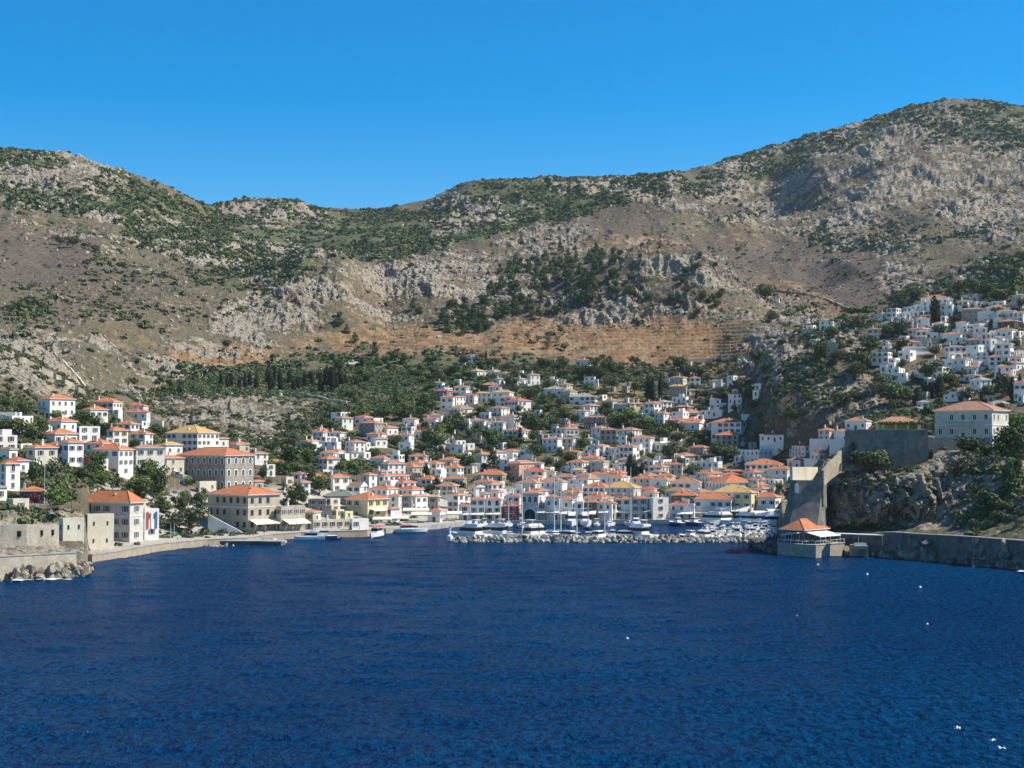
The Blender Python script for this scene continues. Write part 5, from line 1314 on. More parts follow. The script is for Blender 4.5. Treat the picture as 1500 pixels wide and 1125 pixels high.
for px, py, s_, lb in ((498, 476, 13, 'lone pine at the edge of the rocky spur above the terraces'), (508, 486, 8, 'small pine just below the lone spur pine'), (520, 500, 8, 'pine on the left rim of the dry terraces'), (549, 520, 12, 'dark pine standing above the upper orchard'), (1131, 468, 11, 'round dark bush below the white shrine'),
                       (1119, 440, 14, 'broad dark tree on the ridge above the white shrine'), (1022, 465, 8, 'round dark bush below the rocky knoll'), (1050, 452, 9, 'dark round bush right under the rocky knoll'), (332, 512, 9, 'dark bush beside the small straw field'), (827, 513, 7, 'single dark bush on the dry terraces'), (822, 489, 6, 'small dark bush upon the terraces'), (1067, 497, 5, 'tiny bush in the orange field'), (955, 457, 5, 'small dark bush above the orange field'),
                       (107, 363, 12, 'big dark bush under the left cliff'), (88, 360, 10, 'dark bush under the left cliff'), (140, 370, 9, 'bush at the foot of the left cliff')):
    P = cast(px, py)
    if P: plant('p' if 'pine' in lb else 'b', (P.x, P.y, surf(P.x, P.y) - .3), s_ * .9, s_ * .85, lb, 'tree', 'single trees on the hillside')
grove(22, [(770, 505, 60, 10), (720, 520, 60, 10), (900, 350, 60, 10)], 'bare burnt tree on the dry terraces', 'bare trees of the terraces', 'x', 5, 8)
# ---------------------------------------------------------------- scrub that nobody could count
def ico(sub):
    import bmesh
    bm = bmesh.new(); bmesh.ops.create_icosphere(bm, subdivisions=sub, radius=1); v = np.array([tuple(x.co) for x in bm.verts]); f = np.array([[x.index for x in q_.verts] for q_ in bm.faces]); bm.free(); return v, f
iv, if_ = ico(2)
def scrub(name, n, weight, smin, smax, mat, seed, flatn=.62, label='low dark green scrub covering the hillsides', near=1.0, cat='scrub', leaves=26, leafsize=.34):
    rs = np.random.default_rng(seed); wv = weight.ravel().astype(np.float64); wv /= wv.sum()
    pick = rs.choice(wv.size, n, p=wv)
    P = co[pick].astype(np.float64); kk = gk.ravel()[pick]
    P[:, 0] += rs.normal(size=n) * .5
    s = rs.uniform(smin, smax, n) * rs.uniform(.6, 1.0, n)
    
    nl = leaves
    d = rs.normal(size=(8, nl, 3)); d /= np.linalg.norm(d, axis=2, keepdims=True); d[..., 2] = np.abs(d[..., 2]) * 1.0 - .12
    lob = 1 + .28 * np.sin(d[..., 0] * 4 + rs.uniform(0, 6, (8, 1))) * np.cos(d[..., 1] * 5 + rs.uniform(0, 6, (8, 1)))
    c8 = d * (lob * rs.uniform(.75, 1.05, (8, nl)))[..., None] * (1, 1, flatn)
    nr = d + rs.normal(size=d.shape) * .4; nr /= np.linalg.norm(nr, axis=2, keepdims=True)
    u = np.cross(nr, rs.normal(size=nr.shape)); u /= np.linalg.norm(u, axis=2, keepdims=True); v = np.cross(nr, u); q = (leafsize * rs.uniform(.7, 1.3, (8, nl)))[..., None]
    shp = np.stack([c8 - u * q - v * q, c8 + u * q - v * q * .8, c8 + u * q * .8 + v * q, c8 - u * q * .9 + v * q * .9], 2).reshape(8, nl * 4, 3)
    vi = rs.integers(0, 8, n); an = rs.uniform(0, 6.28, n); ca_, sa_ = np.cos(an), np.sin(an)
    b = shp[vi]; x = (b[..., 0] * ca_[:, None] - b[..., 1] * sa_[:, None]); y = (b[..., 0] * sa_[:, None] + b[..., 1] * ca_[:, None])
    asp = rs.uniform(.8, 1.5, n)[:, None]
    V = np.stack([x * s[:, None] * asp + P[:, 0:1], y * s[:, None] + P[:, 1:2], (b[..., 2] + .1) * s[:, None] * rs.uniform(.7, 1.3, n)[:, None] + P[:, 2:3]], -1).reshape(-1, 3)
    me = np_mesh(name, V, np.arange(n * nl * 4).reshape(-1, 4)); t_ = np.clip(rs.random(n) * .8 + .1, 0, 1)
    tt = np.clip(t_[:, None] + np.repeat(rs.normal(size=(n, nl)) * .16, 4, axis=1), 0, 1).ravel().astype(np.float32)
    a_ = me.attributes.new('tint', 'FLOAT', 'POINT'); a_.data.foreach_set('value', tt); me.materials.append(MATS[mat])
    o = link(name, me); tag(o, label, cat, kind='stuff'); return o
rad = np.maximum(np.gradient(gy, axis=0), .2) * gy * (np.gradient(cols)[None, :] / F)     # ground area of a grid cell
view = ((PX > -150) & (PX < 1650)).astype(float)
fs = fbm(gx / 26.0, gy / 26.0, 4); clump = np.clip((fs - .42) * 7, 0, 1)
fs2 = fbm(gx / 12.0 + 5, gy / 12.0, 3)
scale_w = rad ** .35
skyl = np.exp(-((gk - 13.0) / .12) ** 2)
scrub('scrub', 27000, view * (gk > 6.9) * (gk < 13.3) * scale_w * (mg ** 1.5 * (clump + .12) * 3 + .05 * clump + .8 * skyl * .3 * (mg + .2)), 1.0, 3.4, 'leaf_scrub', 1, leaves=20, leafsize=.38)
scrub('undergrowth', 19000, view * (gk > 1.2) * (gk <= 6.9) * flat * (1 - .93 * ((PX > 1200) & (PX < 1385) & (gk < 3.05))) * (1 - .7 * ((PX >= 1385) & (gk < 3.05))) * (mg * (clump + .35) + .15 * clump) * (1 + 1.2 * (gk > 3)) * scale_w, .6, 2.3, 'leaf_scrub', 2, label='low green undergrowth between the houses and on the crags', cat='undergrowth', leaves=44, leafsize=.22)
scrub('dry_brush', 7000, view * (gk > 2) * (gk < 12.5) * flat * scale_w * (mb * 1.2 * (clump + .3) + .35 * (fs2 > .5)) * (1 - .8 * np.clip(md, 0, 1)), .5, 1.5, 'leaf_burnt', 3, .5, 'low brown dry brush dotted over the bare slopes', cat='brush', leaves=12, leafsize=.42)
# loose rocks lying on the hillsides
rv_, rf_ = ico(1)
rs = np.random.default_rng(8); n = 12000
wv = (view * (gk > 1.5) * (gk < 12.9) * scale_w * flat * (mr + .06) * (1 - town)).ravel().astype(np.float64); pick = rs.choice(wv.size, n, p=wv / wv.sum()); P_ = co[pick].astype(float)
s_ = rs.uniform(.4, 1.0, n) ** 2 * 1.7 * np.clip(P_[:, 1] / 1200, .4, 1.3)
B_ = rv_[None] * (1 + rs.normal(size=(n, len(rv_), 1)) * .25) * rs.uniform(.6, 1.4, (n, 1, 3)) * s_[:, None, None] + P_[:, None, :]
rme = np_mesh('loose_rocks', B_.reshape(-1, 3), (rf_[None] + (np.arange(n) * len(rv_))[:, None, None]).reshape(-1, 3)); rme.materials.append(MATS['boulder'])
tag(link('loose_rocks', rme), 'pale limestone rubble strewn over the slopes', 'rubble', kind='stuff')
# ---------------------------------------------------------------- walls along the water
def shoreD(p): return float(np.interp(p, [r[0] for r in SHORE], [r[1] for r in SHORE]))
def colX(p, D): return (p - 750) / F * D
def ribbon(pts, z0, z1s, th, name, mat, cope=None, batter=0.0):
    """a wall standing along a line of (x, y); z1s = its top, one height per point"""
    b = MB(); n = len(pts); nor = []
    for i in range(n):
        a, c_ = Vector(pts[max(i - 1, 0)]), Vector(pts[min(i + 1, n - 1)]); d = (c_ - a).normalized(); nor.append(Vector((d.y, -d.x)))
    z0s = z0 if isinstance(z0, list) else [z0] * n
    rings = []
    for i in range(n):
        p_ = Vector(pts[i]); f = p_ + nor[i] * (th / 2 + batter); t_ = p_ + nor[i] * th / 2; k_ = p_ - nor[i] * th / 2
        rings.append([(f.x, f.y, z0s[i]), (t_.x, t_.y, z1s[i]), (k_.x, k_.y, z1s[i]), (k_.x, k_.y, z0s[i])])
    b.loft(rings)
    o = b.build(name, mat)
    if cope:
        b = MB(); b.loft([[(*(Vector(pts[i]) + nor[i] * (th / 2 + .12)), z1s[i] + .003), (*(Vector(pts[i]) + nor[i] * (th / 2 + .12)), z1s[i] + .2), (*(Vector(pts[i]) - nor[i] * (th / 2 + .1)), z1s[i] + .2), (*(Vector(pts[i]) - nor[i] * (th / 2 + .1)), z1s[i] + .003)] for i in range(n)])
        b.build('coping', cope, o)
    return o
def shore_line(p0, p1, off=-.4, step=8):
    ps = [p0] + [p for p in np.arange(math.ceil((p0 + .1) / step) * step, p1, step)] + [p1]
    return [(colX(p, shoreD(p) + off), shoreD(p) + off) for p in ps], ps
L1, ps = shore_line(134, 560)
sw = ribbon(L1, -4, [2.0] * len(L1), 1.4, 'sea_wall', 'sea_wall', 'concrete', .35); tag(sw, 'long tan stone sea wall with two arched drains under the waterfront road', 'sea wall')
L1, ps = shore_line(564, 690)
sw2 = ribbon(L1, -4, [1.75] * len(L1), 1.2, 'quay_wall', 'concrete', None); tag(sw2, 'pale concrete quay edge below the cream awnings', 'quay wall')
L1, ps = shore_line(692, 1137)
sw3 = ribbon(L1, -4, [1.55] * len(L1), 1.2, 'quay_wall', 'concrete', None); tag(sw3, 'straight harbour quay edge behind the moored boats', 'quay wall')
L1, ps = shore_line(-250, 112, -1.2)
sw4 = ribbon(L1, -4, [5.6] * len(L1), 1.6, 'sea_wall', 's', 'concrete', .5); tag(sw4, 'grey stone wall of the old battery above the shore rocks at the left edge', 'sea wall')
L1 = [(colX(p, D), D) for p, D in ((-260, 352), (-60, 357), (40, 364), (86, 370))]
sw5 = ribbon(L1, 3, [12.6, 12.6, 12.3, 12.0], 1.6, 'battery_wall', 's', None, .4); tag(sw5, 'upper tan stone wall of the old battery with dark embrasures', 'battery wall')
for p in (30, 62, 78):
    D = float(np.interp(p, [-60, 40, 86], [357, 364, 370])) - 1.0; b = MB(); x_ = colX(p, D); b.box(x_ - .5, x_ + .5, D - .05, D + .3, 9.5, 10.8); b.build('embrasure', 'glass', sw5)
for p in (174, 184):
    D = shoreD(p) - 1.5; x_ = colX(p, D); b = MB(); r = 1.1 if p < 180 else 1.6
    sh_ = [(math.cos(math.pi * i / 8) * r, .35 + math.sin(math.pi * i / 8) * r * .95) for i in range(9)]
    dx, dyy = colX(p + 8, shoreD(p + 8)) - colX(p, shoreD(p)), shoreD(p + 8) - shoreD(p); ang = math.atan2(dyy, dx)
    b.loft([[(x__, -.02, z_) for x__, z_ in [(r, -1)] + sh_ + [(-r, -1)]], [(x__, 2.2, z_) for x__, z_ in [(r, -1)] + sh_ + [(-r, -1)]]])
    o = b.build('arch_opening', 'glass', sw); o.location = (x_, D + .35, 0); o.rotation_euler = (0, 0, ang)
for p, ww in ((283, 1.3),):
    D = shoreD(p) - 1.2; x_ = colX(p, D)
L1, ps = shore_line(1262, 1640, -.6, 12)
zt = [float(np.interp(p, [1262, 1300, 1500, 1640], [5.8, 6.9, 7.4, 7.6])) for p in ps]
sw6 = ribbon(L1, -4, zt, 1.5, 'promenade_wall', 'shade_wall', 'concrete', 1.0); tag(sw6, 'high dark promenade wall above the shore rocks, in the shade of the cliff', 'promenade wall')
# ---------------------------------------------------------------- fortress
fort = thing('fortress', 'old fortress bastion with high dark plastered wall, sunlit stair parapets and battered tower foot', 'fortress', (colX(1257, 450), 450, 0))
def inv(o): return Matrix.Translation(-Vector(o.location))
def part_world(b, name, mats, root, smooth=False):
    b.v = [(v[0] - root.location.x, v[1] - root.location.y, v[2] - root.location.z) for v in b.v]; return b.build(name, mats, root, smooth)
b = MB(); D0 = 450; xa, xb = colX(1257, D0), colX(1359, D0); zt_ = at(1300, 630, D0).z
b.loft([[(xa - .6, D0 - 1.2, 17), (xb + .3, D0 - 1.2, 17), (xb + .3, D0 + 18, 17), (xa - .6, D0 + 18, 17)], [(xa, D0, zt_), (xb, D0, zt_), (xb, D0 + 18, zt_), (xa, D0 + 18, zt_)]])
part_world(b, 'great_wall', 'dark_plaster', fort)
b = MB(); b.box(xa - .15, xb + .15, D0 - .15, D0 + .5, zt_ + .003, zt_ + .22); part_world(b, 'coping', 'concrete', fort)
zl = at(1180, 704, 440).z
prof = [(1157, 446), (1160, 441), (1166, 438.5), (1203, 437), (1207, 440), (1209, 452), (1203, 462), (1160, 458)]
prof0 = [(1134, 446), (1137, 436), (1146, 430.5), (1190, 429), (1207, 431), (1214, 446), (1208, 464), (1150, 462)]
def ringz(f, z):
    return [(colX(a0 + (a1 - a0) * f, d0 + (d1 - d0) * f), d0 + (d1 - d0) * f, z) for (a0, d0), (a1, d1) in zip(prof0, prof)]
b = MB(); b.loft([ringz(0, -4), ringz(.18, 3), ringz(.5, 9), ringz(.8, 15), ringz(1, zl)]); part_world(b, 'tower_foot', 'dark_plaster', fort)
def fwall(pts, name, mat, th=.9):
    """points (column, row of its top, row of its bottom, distance)"""
    b = MB(); P_ = [(at(p, t, D), at(p, bt, D).z) for p, t, bt, D in pts]; n = len(P_); rings = []
    for i in range(n):
        a, c_ = P_[max(i - 1, 0)][0], P_[min(i + 1, n - 1)][0]; d = Vector((c_.x - a.x, c_.y - a.y)).normalized(); nn = Vector((d.y, -d.x)) * th / 2; q_, zb = P_[i]
        rings.append([(q_.x + nn.x, q_.y + nn.y, zb), (q_.x + nn.x, q_.y + nn.y, q_.z), (q_.x - nn.x, q_.y - nn.y, q_.z), (q_.x - nn.x, q_.y - nn.y, zb)])
    b.loft(rings); return part_world(b, name, mat, fort)
fwall([(1205, 689, 712, 437), (1215, 678, 702, 441), (1226, 668, 694, 446), (1231, 659, 690, 450), (1258, 640, 672, 459)], 'stair_parapet', 'sea_wall')
fwall([(1159, 684, 708, 441), (1180, 684, 708, 447), (1196, 684, 708, 454)], 'inner_parapet', 'c')
fwall([(1157, 703, 708, 440.5), (1203, 704, 709, 437)], 'outer_parapet', 'dark_plaster', .7)
fwall([(1203, 690, 740, 436.6), (1208, 700, 745, 440)], 'corner_pier', 'dark_plaster', 1.2)
b = MB(); b.box(colX(1163.5, 437.8), colX(1168, 437.8), 436.6, 438, at(1165, 722, 438).z, at(1165, 709, 438).z); part_world(b, 'loophole', 'awning_white', fort)
b = MB(); D1 = 458; z1, z0 = at(1400, 641, D1).z, at(1400, 668, D1).z
b.box(colX(1358.5, D1), colX(1450, D1), D1, D1 + 1, z0 - 3, z1); ob = b.build('retaining_wall', 'g'); tag(ob, 'grey stone retaining wall of the garden in front of the fortress mansion', 'retaining wall')
# ---------------------------------------------------------------- garden pavilion on the fortress wall
pv = thing('garden_pavilion', 'low open pavilion with orange roof and leafy pergola on top of the fortress wall', 'pavilion', at(1318, 629, 460)); pv.location.z = zt_ + .02
b = MB(); b.box(-6, 6, 2, 6, 0, 2.4); b.box(5, 6, -2, 1.99, 0, 2.4); b.box(-6, -5.4, -2, -1.4, 0, 2.4); b.box(-2, -1.5, -2, -1.5, 0, 2.4); b.box(1.8, 2.3, -2, -1.5, 0, 2.4); b.build('wall', 'y', pv)
b = MB(); roof_mesh(b, 'h', 12.4, 8.4, 2.4, 1.7, .5); o = b.build('roof', ['roof_t', 'trim', 'w'], pv); o.location = (0, 2, 0)
rs = np.random.default_rng(4); n = 700; pts = np.stack([rs.uniform(-7.5, 6.5, n), rs.uniform(-3.6, -1.6, n), rs.normal(2.25, .25, n)], 1)
o = link('pergola_vine', leaf_mesh('pergola_vine', 'leaf_bright', pts, rs.normal(size=(n, 3)), .22, rs.random(n), rs), pv)
# ---------------------------------------------------------------- restaurant on the water
ra = math.radians(-44); rx0 = at(1198, 797, 421)
rest = thing('waterfront_restaurant', 'small waterfront restaurant with orange pyramid roof and white awnings on a stone platform', 'restaurant', (rx0.x, 430.5, 0), ra)
b = MB(); b.box(-6.4, 6.4, -7.6, 7.6, -4, 3.3); b.build('platform', 'g', rest)
b = MB(); b.box(-6.55, 6.55, -7.75, 7.75, 3.303, 3.5); b.build('platform_edge', 'concrete', rest)
b = MB()
for x_ in (-6.3, -2, 2, 6.2): b.box(x_ - .06, x_ + .06, -7.6, -7.5, 3.502, 4.5)
for y_ in (-3.5, 0, 3.5, 7.5): b.box(6.3, 6.4, y_ - .06, y_ + .06, 3.502, 4.5)
b.box(-6.4, 6.4, -7.6, -7.52, 4.502, 4.58); b.box(6.32, 6.4, -7.52, 7.6, 4.502, 4.58); b.build('railing', 'trim', rest)
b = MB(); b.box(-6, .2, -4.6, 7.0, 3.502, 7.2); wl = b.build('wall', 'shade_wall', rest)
for y_ in (-3, .2, 3.4): put_window(rest, 'widew', .202, y_, 4.4, math.pi / 2, 1.3)
for x_ in (-4.6, -2): put_window(rest, 'widew', x_, -4.602, 4.4, 0, 1.3)
b = MB(); roof_mesh(b, 'h', 7.4, 12.4, 7.2, 2.9, .7); o = b.build('roof', ['roof_o', 'trim', 'w'], rest); o.location = (-2.9, 1.2, 0)
def canopy_part(root, name, x0, x1, y0, y1, zA, zB, mat):
    b = MB(); b.face([(x0, y0, zA), (x1, y0, zB), (x1, y1, zB), (x0, y1, zA)]); b.face([(x0, y1, zA - .08), (x1, y1, zB - .08), (x1, y0, zB - .08), (x0, y0, zA - .08)])
    for p_, q_ in (((x0, y0, zA), (x1, y0, zB)), ((x1, y0, zB), (x1, y1, zB)), ((x1, y1, zB), (x0, y1, zA)), ((x0, y1, zA), (x0, y0, zA))): b.face([p_, q_, (q_[0], q_[1], q_[2] - .22), (p_[0], p_[1], p_[2] - .22)])
    return b.build(name, mat, root)
canopy_part(rest, 'awning', .3, 5.8, -4.2, 6.8, 6.9, 5.7, 'awning_white'); canopy_part(rest, 'awning', -5.6, 0, -7.2, -4.7, 5.9, 6.7, 'awning_white')
for y_ in (-4, 1.2, 6.6):
    b = MB(); b.tube((5.7, y_, 3.5), (5.7, y_, 5.6), .07, .07, 6); b.build('awning_post', 'trim', rest)
lc = thing('long_canopy', 'long flat white canopy running along the promenade beside the waterfront restaurant', 'canopy', (colX(1255, 424), 424, 0))
x1_ = colX(1293, 423) - colX(1255, 424)
canopy_part(lc, 'cloth', -6, x1_, -1, 2.2, 6.6, 6.1, 'awning_white')
for x_ in (-5.5, 0, x1_ - .4):
    b = MB(); b.tube((x_, -.8, 3), (x_, -.8, 6.0), .07, .07, 6); b.build('post', 'trim', lc)
pl_ = thing('stone_landing', 'low stone landing with a dark boat opening next to the waterfront restaurant', 'landing', (colX(1262, 421), 422, 0))
b = MB(); b.box(-2.2, 1.6, -1, 6, 2.2, 3.2); b.box(1.0, 1.6, -1, 6, -4, 2.198); b.box(-2.2, .99, 3, 6, -4, 2.198); b.build('slab', 'concrete', pl_)
b = MB(); b.box(-2.0, 1.4, .5, 1.5, 3.203, 3.9); b.box(-1.2, 1.2, 2.4, 3.2, 3.203, 3.9); b.build('bench', 'cream_paint', pl_)
def tube_table(root_loc, label):
    t_ = thing('cafe_table', label, 'table', root_loc, 0, 'tables of the waterfront restaurant')
    b = MB(); n = 12; b.loft([[(math.cos(i / n * 6.283) * .6, math.sin(i / n * 6.283) * .6, z) for i in range(n)] for z in (.72, .76)]); b.build('table_top', 'awning_white', t_)
    b = MB(); b.tube((0, 0, 0), (0, 0, .72), .05, .05, 6); b.build('leg', 'steel', t_); return t_
RM = Matrix.Rotation(ra, 4, 'Z')
for i, (x_, y_) in enumerate([(-4.6, -6.3), (-2.6, -6.2), (-.6, -6.3), (2.2, -5.8), (4.4, -3.6), (4.3, -1), (4.4, 1.6), (4.3, 4.2), (2, -2.4), (2, 2.6)]):
    q_ = RM @ Vector((x_, y_, 0)); tube_table((rest.location.x + q_.x, rest.location.y + q_.y, 3.5), 'round white table under the awnings of the waterfront restaurant')
# ---------------------------------------------------------------- awnings on the quay houses
def house_by(s):
    for h in HOUSES:
        if s in h['label']: return h
    raise KeyError(s)
def shop_awning(key, u0, u1, z, out=2.6, drop=.9, mat='awning', face='f'):
    h = house_by(key); wid = h['w'] if face == 'f' else h['d']; n = max(1, round((u1 - u0) * wid / 4.0))
    for i in range(n):
        a = (u0 + (u1 - u0) * i / n - .5) * wid + .1; c_ = (u0 + (u1 - u0) * (i + 1) / n - .5) * wid - .1; b = MB(); t = .06
        b.face([(a, 0, z), (c_, 0, z), (c_, -out, z - drop), (a, -out, z - drop)]); b.face([(a, 0, z - t), (a, -out, z - drop - t), (c_, -out, z - drop - t), (c_, 0, z - t)])
        b.face([(a, -out, z - drop), (c_, -out, z - drop), (c_, -out - .02, z - drop - .35), (a, -out - .02, z - drop - .35)]); b.face([(a, 0, z - t), (a, 0, z), (a, -out, z - drop), (a, -out, z - drop - t)])
        o = b.build('awning', mat, h['obj'])
        if face == 'f': o.location = (0, -h['d'] / 2 - .15, 0)
        else: o.location = (h['w'] / 2 + .15, 0, 0); o.rotation_euler = (0, 0, math.pi / 2)
        for xx in (a + .08, c_ - .08):
            b = MB(); b.tube((xx, -out + .08, z - drop - 2.4), (xx, -out + .08, z - drop - .08), .04, .04, 5); pp = b.build('awning_post', 'steel', o)
shop_awning('long stone quayside', .02, .98, 4.0, 3.4, 1.3, face='r'); shop_awning('flat-roofed stone building with cream', .05, .98, 4.0, 3.4, 1.3, face='r')
shop_awning('pale yellow waterfront house', .1, 1.0, 3.4, 2.4, .5, face='r')
shop_awning('three-storey quay house with ground', .0, 1.0, 3.2, 2.4, .5, 'awning_white'); shop_awning('two big dark windows', .0, 1.0, 3.2, 2.4, .5, 'awning')
shop_awning('low stone quay front', .0, 1.0, 3.6, 1.8, .3, 'awning_white'); shop_awning('blue-shaded quay house with tall', .0, 1.0, 3.6, 1.8, .4, 'awning_white')
shop_awning('cream and white quay house', .0, .9, 3.8, 3.0, 1.1, 'awning'); shop_awning('dark-fronted quay house', .0, 1.0, 3.8, 3.0, 1.2, 'awning')
shop_awning('blue-grey quay house with orange roof among', .1, .8, 3.7, 2.4, .6, 'awning_white'); shop_awning('three-storey quay house with orange roof behind', .1, .95, 3.6, 2.6, .6, 'awning_white')
shop_awning('blank white gable', .0, 1.0, 3.9, 3.2, .6, 'awning_white', 'f'); shop_awning('dark red house front', .0, 1.0, 3.9, 3.2, .6, 'awning_white')
shop_awning('low bluish white quay building', .05, .95, 3.2, 2.6, .8, 'awning_white'); shop_awning('wide blue-shaded quay house', .0, .95, 3.1, 2.0, .4, 'awning_white')
shop_awning('pale yellow quay house with green', .0, 1.0, 5.4, 4.6, 2.1, 'awning'); shop_awning('five dark windows', .0, .9, 3.6, 2.4, .5, 'awning_white')
shop_awning('small white corner house', .1, .9, 3.0, 1.6, .4, 'awning_white')
def quay_canopy(px0, px1, py, D, depth, label, zt=3.6, mat='awning', lean=.8):
    x0_, x1_ = colX(px0, D), colX(px1, D); r = thing('quay_canopy', label, 'canopy', ((x0_ + x1_) / 2, D, 1.6), 0, 'cream canopies over the quay cafes'); hw = (x1_ - x0_) / 2
    b = MB(); b.face([(-hw, 0, zt - lean), (hw, 0, zt - lean), (hw, depth, zt), (-hw, depth, zt)]); b.face([(-hw, depth, zt - .07), (hw, depth, zt - .07), (hw, 0, zt - lean - .07), (-hw, 0, zt - lean - .07)])
    b.face([(-hw, -.02, zt - lean - .4), (hw, -.02, zt - lean - .4), (hw, 0, zt - lean), (-hw, 0, zt - lean)]); b.face([(hw, 0, zt - lean), (hw, 0, zt - lean - .4), (hw, depth, zt - .4), (hw, depth, zt)]); b.build('cloth', mat, r)
    for x_ in (-hw + .1, hw - .1):
        for y_, zz in ((.15, zt - lean - .1), (depth - .15, zt - .1)): b = MB(); b.tube((x_, y_, -.6), (x_, y_, zz), .05, .05, 5); b.build('post', 'steel', r)
for a_, b_, D, dp, lb, zz in ((546, 574, 545, 4, 'narrow cream canopy in front of the pale yellow waterfront house', 3.6), (574, 598, 556, 3.6, 'dark-framed flat cream canopy beside the water taxi', 3.4), (602, 632, 568, 6, 'big cream canopy stretched at the middle of the quay bend', 4.2), (634, 652, 574, 6, 'cream canopy between the two larger ones at the quay bend', 4.0), (654, 676, 582, 5.5, 'last cream canopy before the little corner house', 3.9),
                              (590, 628, 577, 5, 'second row cream canopy behind the big one', 5.4), (1104, 1122, 598, 4, 'white canopy under the five dark windows at the harbour end', 3.4), (1125, 1139, 596, 4, 'slanting white canopy by the fortress tower', 4.2)):
    quay_canopy(a_, b_, 0, D, dp, lb, zz, 'awning' if a_ < 1000 else 'awning_white')
# ---------------------------------------------------------------- stairs, pier, flagpoles, lamp posts, dry stone walls
st_ = thing('white_stairway', 'white stairway with sloping parapet beside the long quayside building', 'stairway', (colX(330, 497), 497, 2.0), math.radians(-8))
b = MB()
for i in range(14): b.box(-5.5 + i * .8, -4.702 + i * .8, 0, 3.0, -.5, 5.6 - i * .4)
b.build('steps', 'w2', st_)
b = MB(); b.loft([[(-5.6, y_, -.5), (5.9, y_, -.5), (5.9, y_, .9), (-5.6, y_, 6.6)] for y_ in (-.4, -.02)]); b.build('parapet', 'w', st_)
pier = thing('stone_pier', 'long low stone pier with a rounded end in front of the left quay', 'pier', (0, 0, 0))
A0, A1 = Vector((colX(313, 471), 471)), Vector((colX(416, 470), 470)); pier.location = (A0.x, A0.y, 0)
d_ = (A1 - A0); L_ = d_.length; pier.rotation_euler = (0, 0, math.atan2(d_.y, d_.x))
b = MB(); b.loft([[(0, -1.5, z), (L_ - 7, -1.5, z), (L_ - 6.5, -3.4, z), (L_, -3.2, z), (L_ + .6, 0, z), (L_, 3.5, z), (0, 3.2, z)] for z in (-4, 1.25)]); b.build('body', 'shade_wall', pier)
b = MB(); b.loft([[(0, -1.6, z), (L_ - 7.1, -1.6, z), (L_ - 6.6, -3.5, z), (L_ + .1, -3.3, z), (L_ + .75, 0, z), (L_, 3.6, z), (0, 3.3, z)] for z in (1.253, 1.5)]); b.build('deck', 'concrete', pier)
def pole(px, py, D, hgt, label, flag=None, cat='flagpole', nm='flagpole', z=None, grp=None):
    P = at(px, py, D); P.z = z if z is not None else float(ground(P.x, P.y)); r = thing(nm, label, cat, P, 0, grp); b = MB(); b.tube((0, 0, -.5), (0, 0, hgt), .09, .05, 6); b.build('pole', 'mast_metal', r)
    if flag:
        b = MB(); rr = [[(x, .12 * math.sin(x * 4 + k), z_) for x in np.linspace(.06, 1.7, 7)] for k, z_ in ((0, hgt - .1), (0, hgt - 1.15))]
        for i in range(6): b.face([rr[1][i], rr[1][i + 1], rr[0][i + 1], rr[0][i]])
        b.build('flag', flag, r)
    return r
pole(256, 715, 535, 9, 'flagpole with blue flag on the slope below the grey mansion', 'flag_blue'); pole(263, 718, 530, 8, 'second flagpole with blue and white flag below the grey mansion', 'flag_blue')
pole(250, 785, 458, 6, 'white lamp post standing beside the big olive tree on the quay road', None, 'lamp post', 'lamp_post'); pole(255, 785, 459, 6, 'white lamp post right next to the other by the olive tree', None, 'lamp post', 'lamp_post')
pole(65, 735, 412, 12, 'dark wooden utility pole beside the low terracotta-roofed house', None, 'utility pole', 'utility_pole'); pole(136, 752, 425, 6, 'thin pole at the hospital corner', None, 'pole', 'pole')
pole(1440, 738, 440, 4, 'leaning white post on the cliff path', None, 'post', 'post')
def dry_wall(pts, hgt, mat, label, off=0):
    P_ = []
    for (p0, q0), (p1, q1) in zip(pts[:-1], pts[1:]):
        n = max(2, int(math.hypot(p1 - p0, q1 - q0) / 5))
        for i in range(n): P_.append(cast(p0 + (p1 - p0) * i / n, q0 + (q1 - q0) * i / n))
    P_.append(cast(*pts[-1])); P_ = [q_ for q_ in P_ if q_ is not None]
    # drop points that jumped to another slope
    Q = [P_[0]]
    for q_ in P_[1:]:
        if abs(q_.y - Q[-1].y) < 60: Q.append(q_)
    if len(Q) < 2: return
    zs = [max(surf(q_.x, q_.y), q_.z) for q_ in Q]
    o = ribbon([(q_.x, q_.y) for q_ in Q], [z - 2.5 for z in zs], [z + hgt for z in zs], .7, 'stone_wall', mat); tag(o, label, 'stone wall', 'dry stone walls on the slopes')
dry_wall([(28, 533), (60, 545), (95, 565), (125, 582)], 2.6, 's', 'long stone wall descending the bare slope above the uppermost left house')
dry_wall([(92, 533), (112, 552), (128, 575)], 1.2, 'c', 'second pale wall running down beside the long stone wall')
dry_wall([(398, 576), (440, 579), (470, 586), (508, 592)], 1.3, 'c', 'pale cemetery wall in front of the row of cypresses')
dry_wall([(500, 538), (528, 536)], 2.4, 'w2', 'white enclosure wall above the cypress row')
dry_wall([(1008, 530), (1045, 527), (1080, 528), (1105, 540)], 1.3, 'c', 'straw-coloured field wall below the orange field')
dry_wall([(1013, 533), (1012, 552)], 1.2, 's', 'short upright wall closing the corner of the field')
dry_wall([(1135, 426), (1180, 432), (1215, 441), (1247, 454)], .8, 's', 'low wall along the ridge above the straw slope')
dry_wall([(246, 694), (262, 702), (280, 707)], 2.2, 'c', 'winding garden wall by the great grey mansion')
dry_wall([(461, 666), (470, 658), (481, 650)], 1.6, 'c', 'sunlit ramp wall leading up the rocky slope')
dry_wall([(1040, 580), (1060, 580), (1086, 586)], 1.6, 'w2', 'white path wall beneath the little white tower')
sh_ = cast(1139, 446)
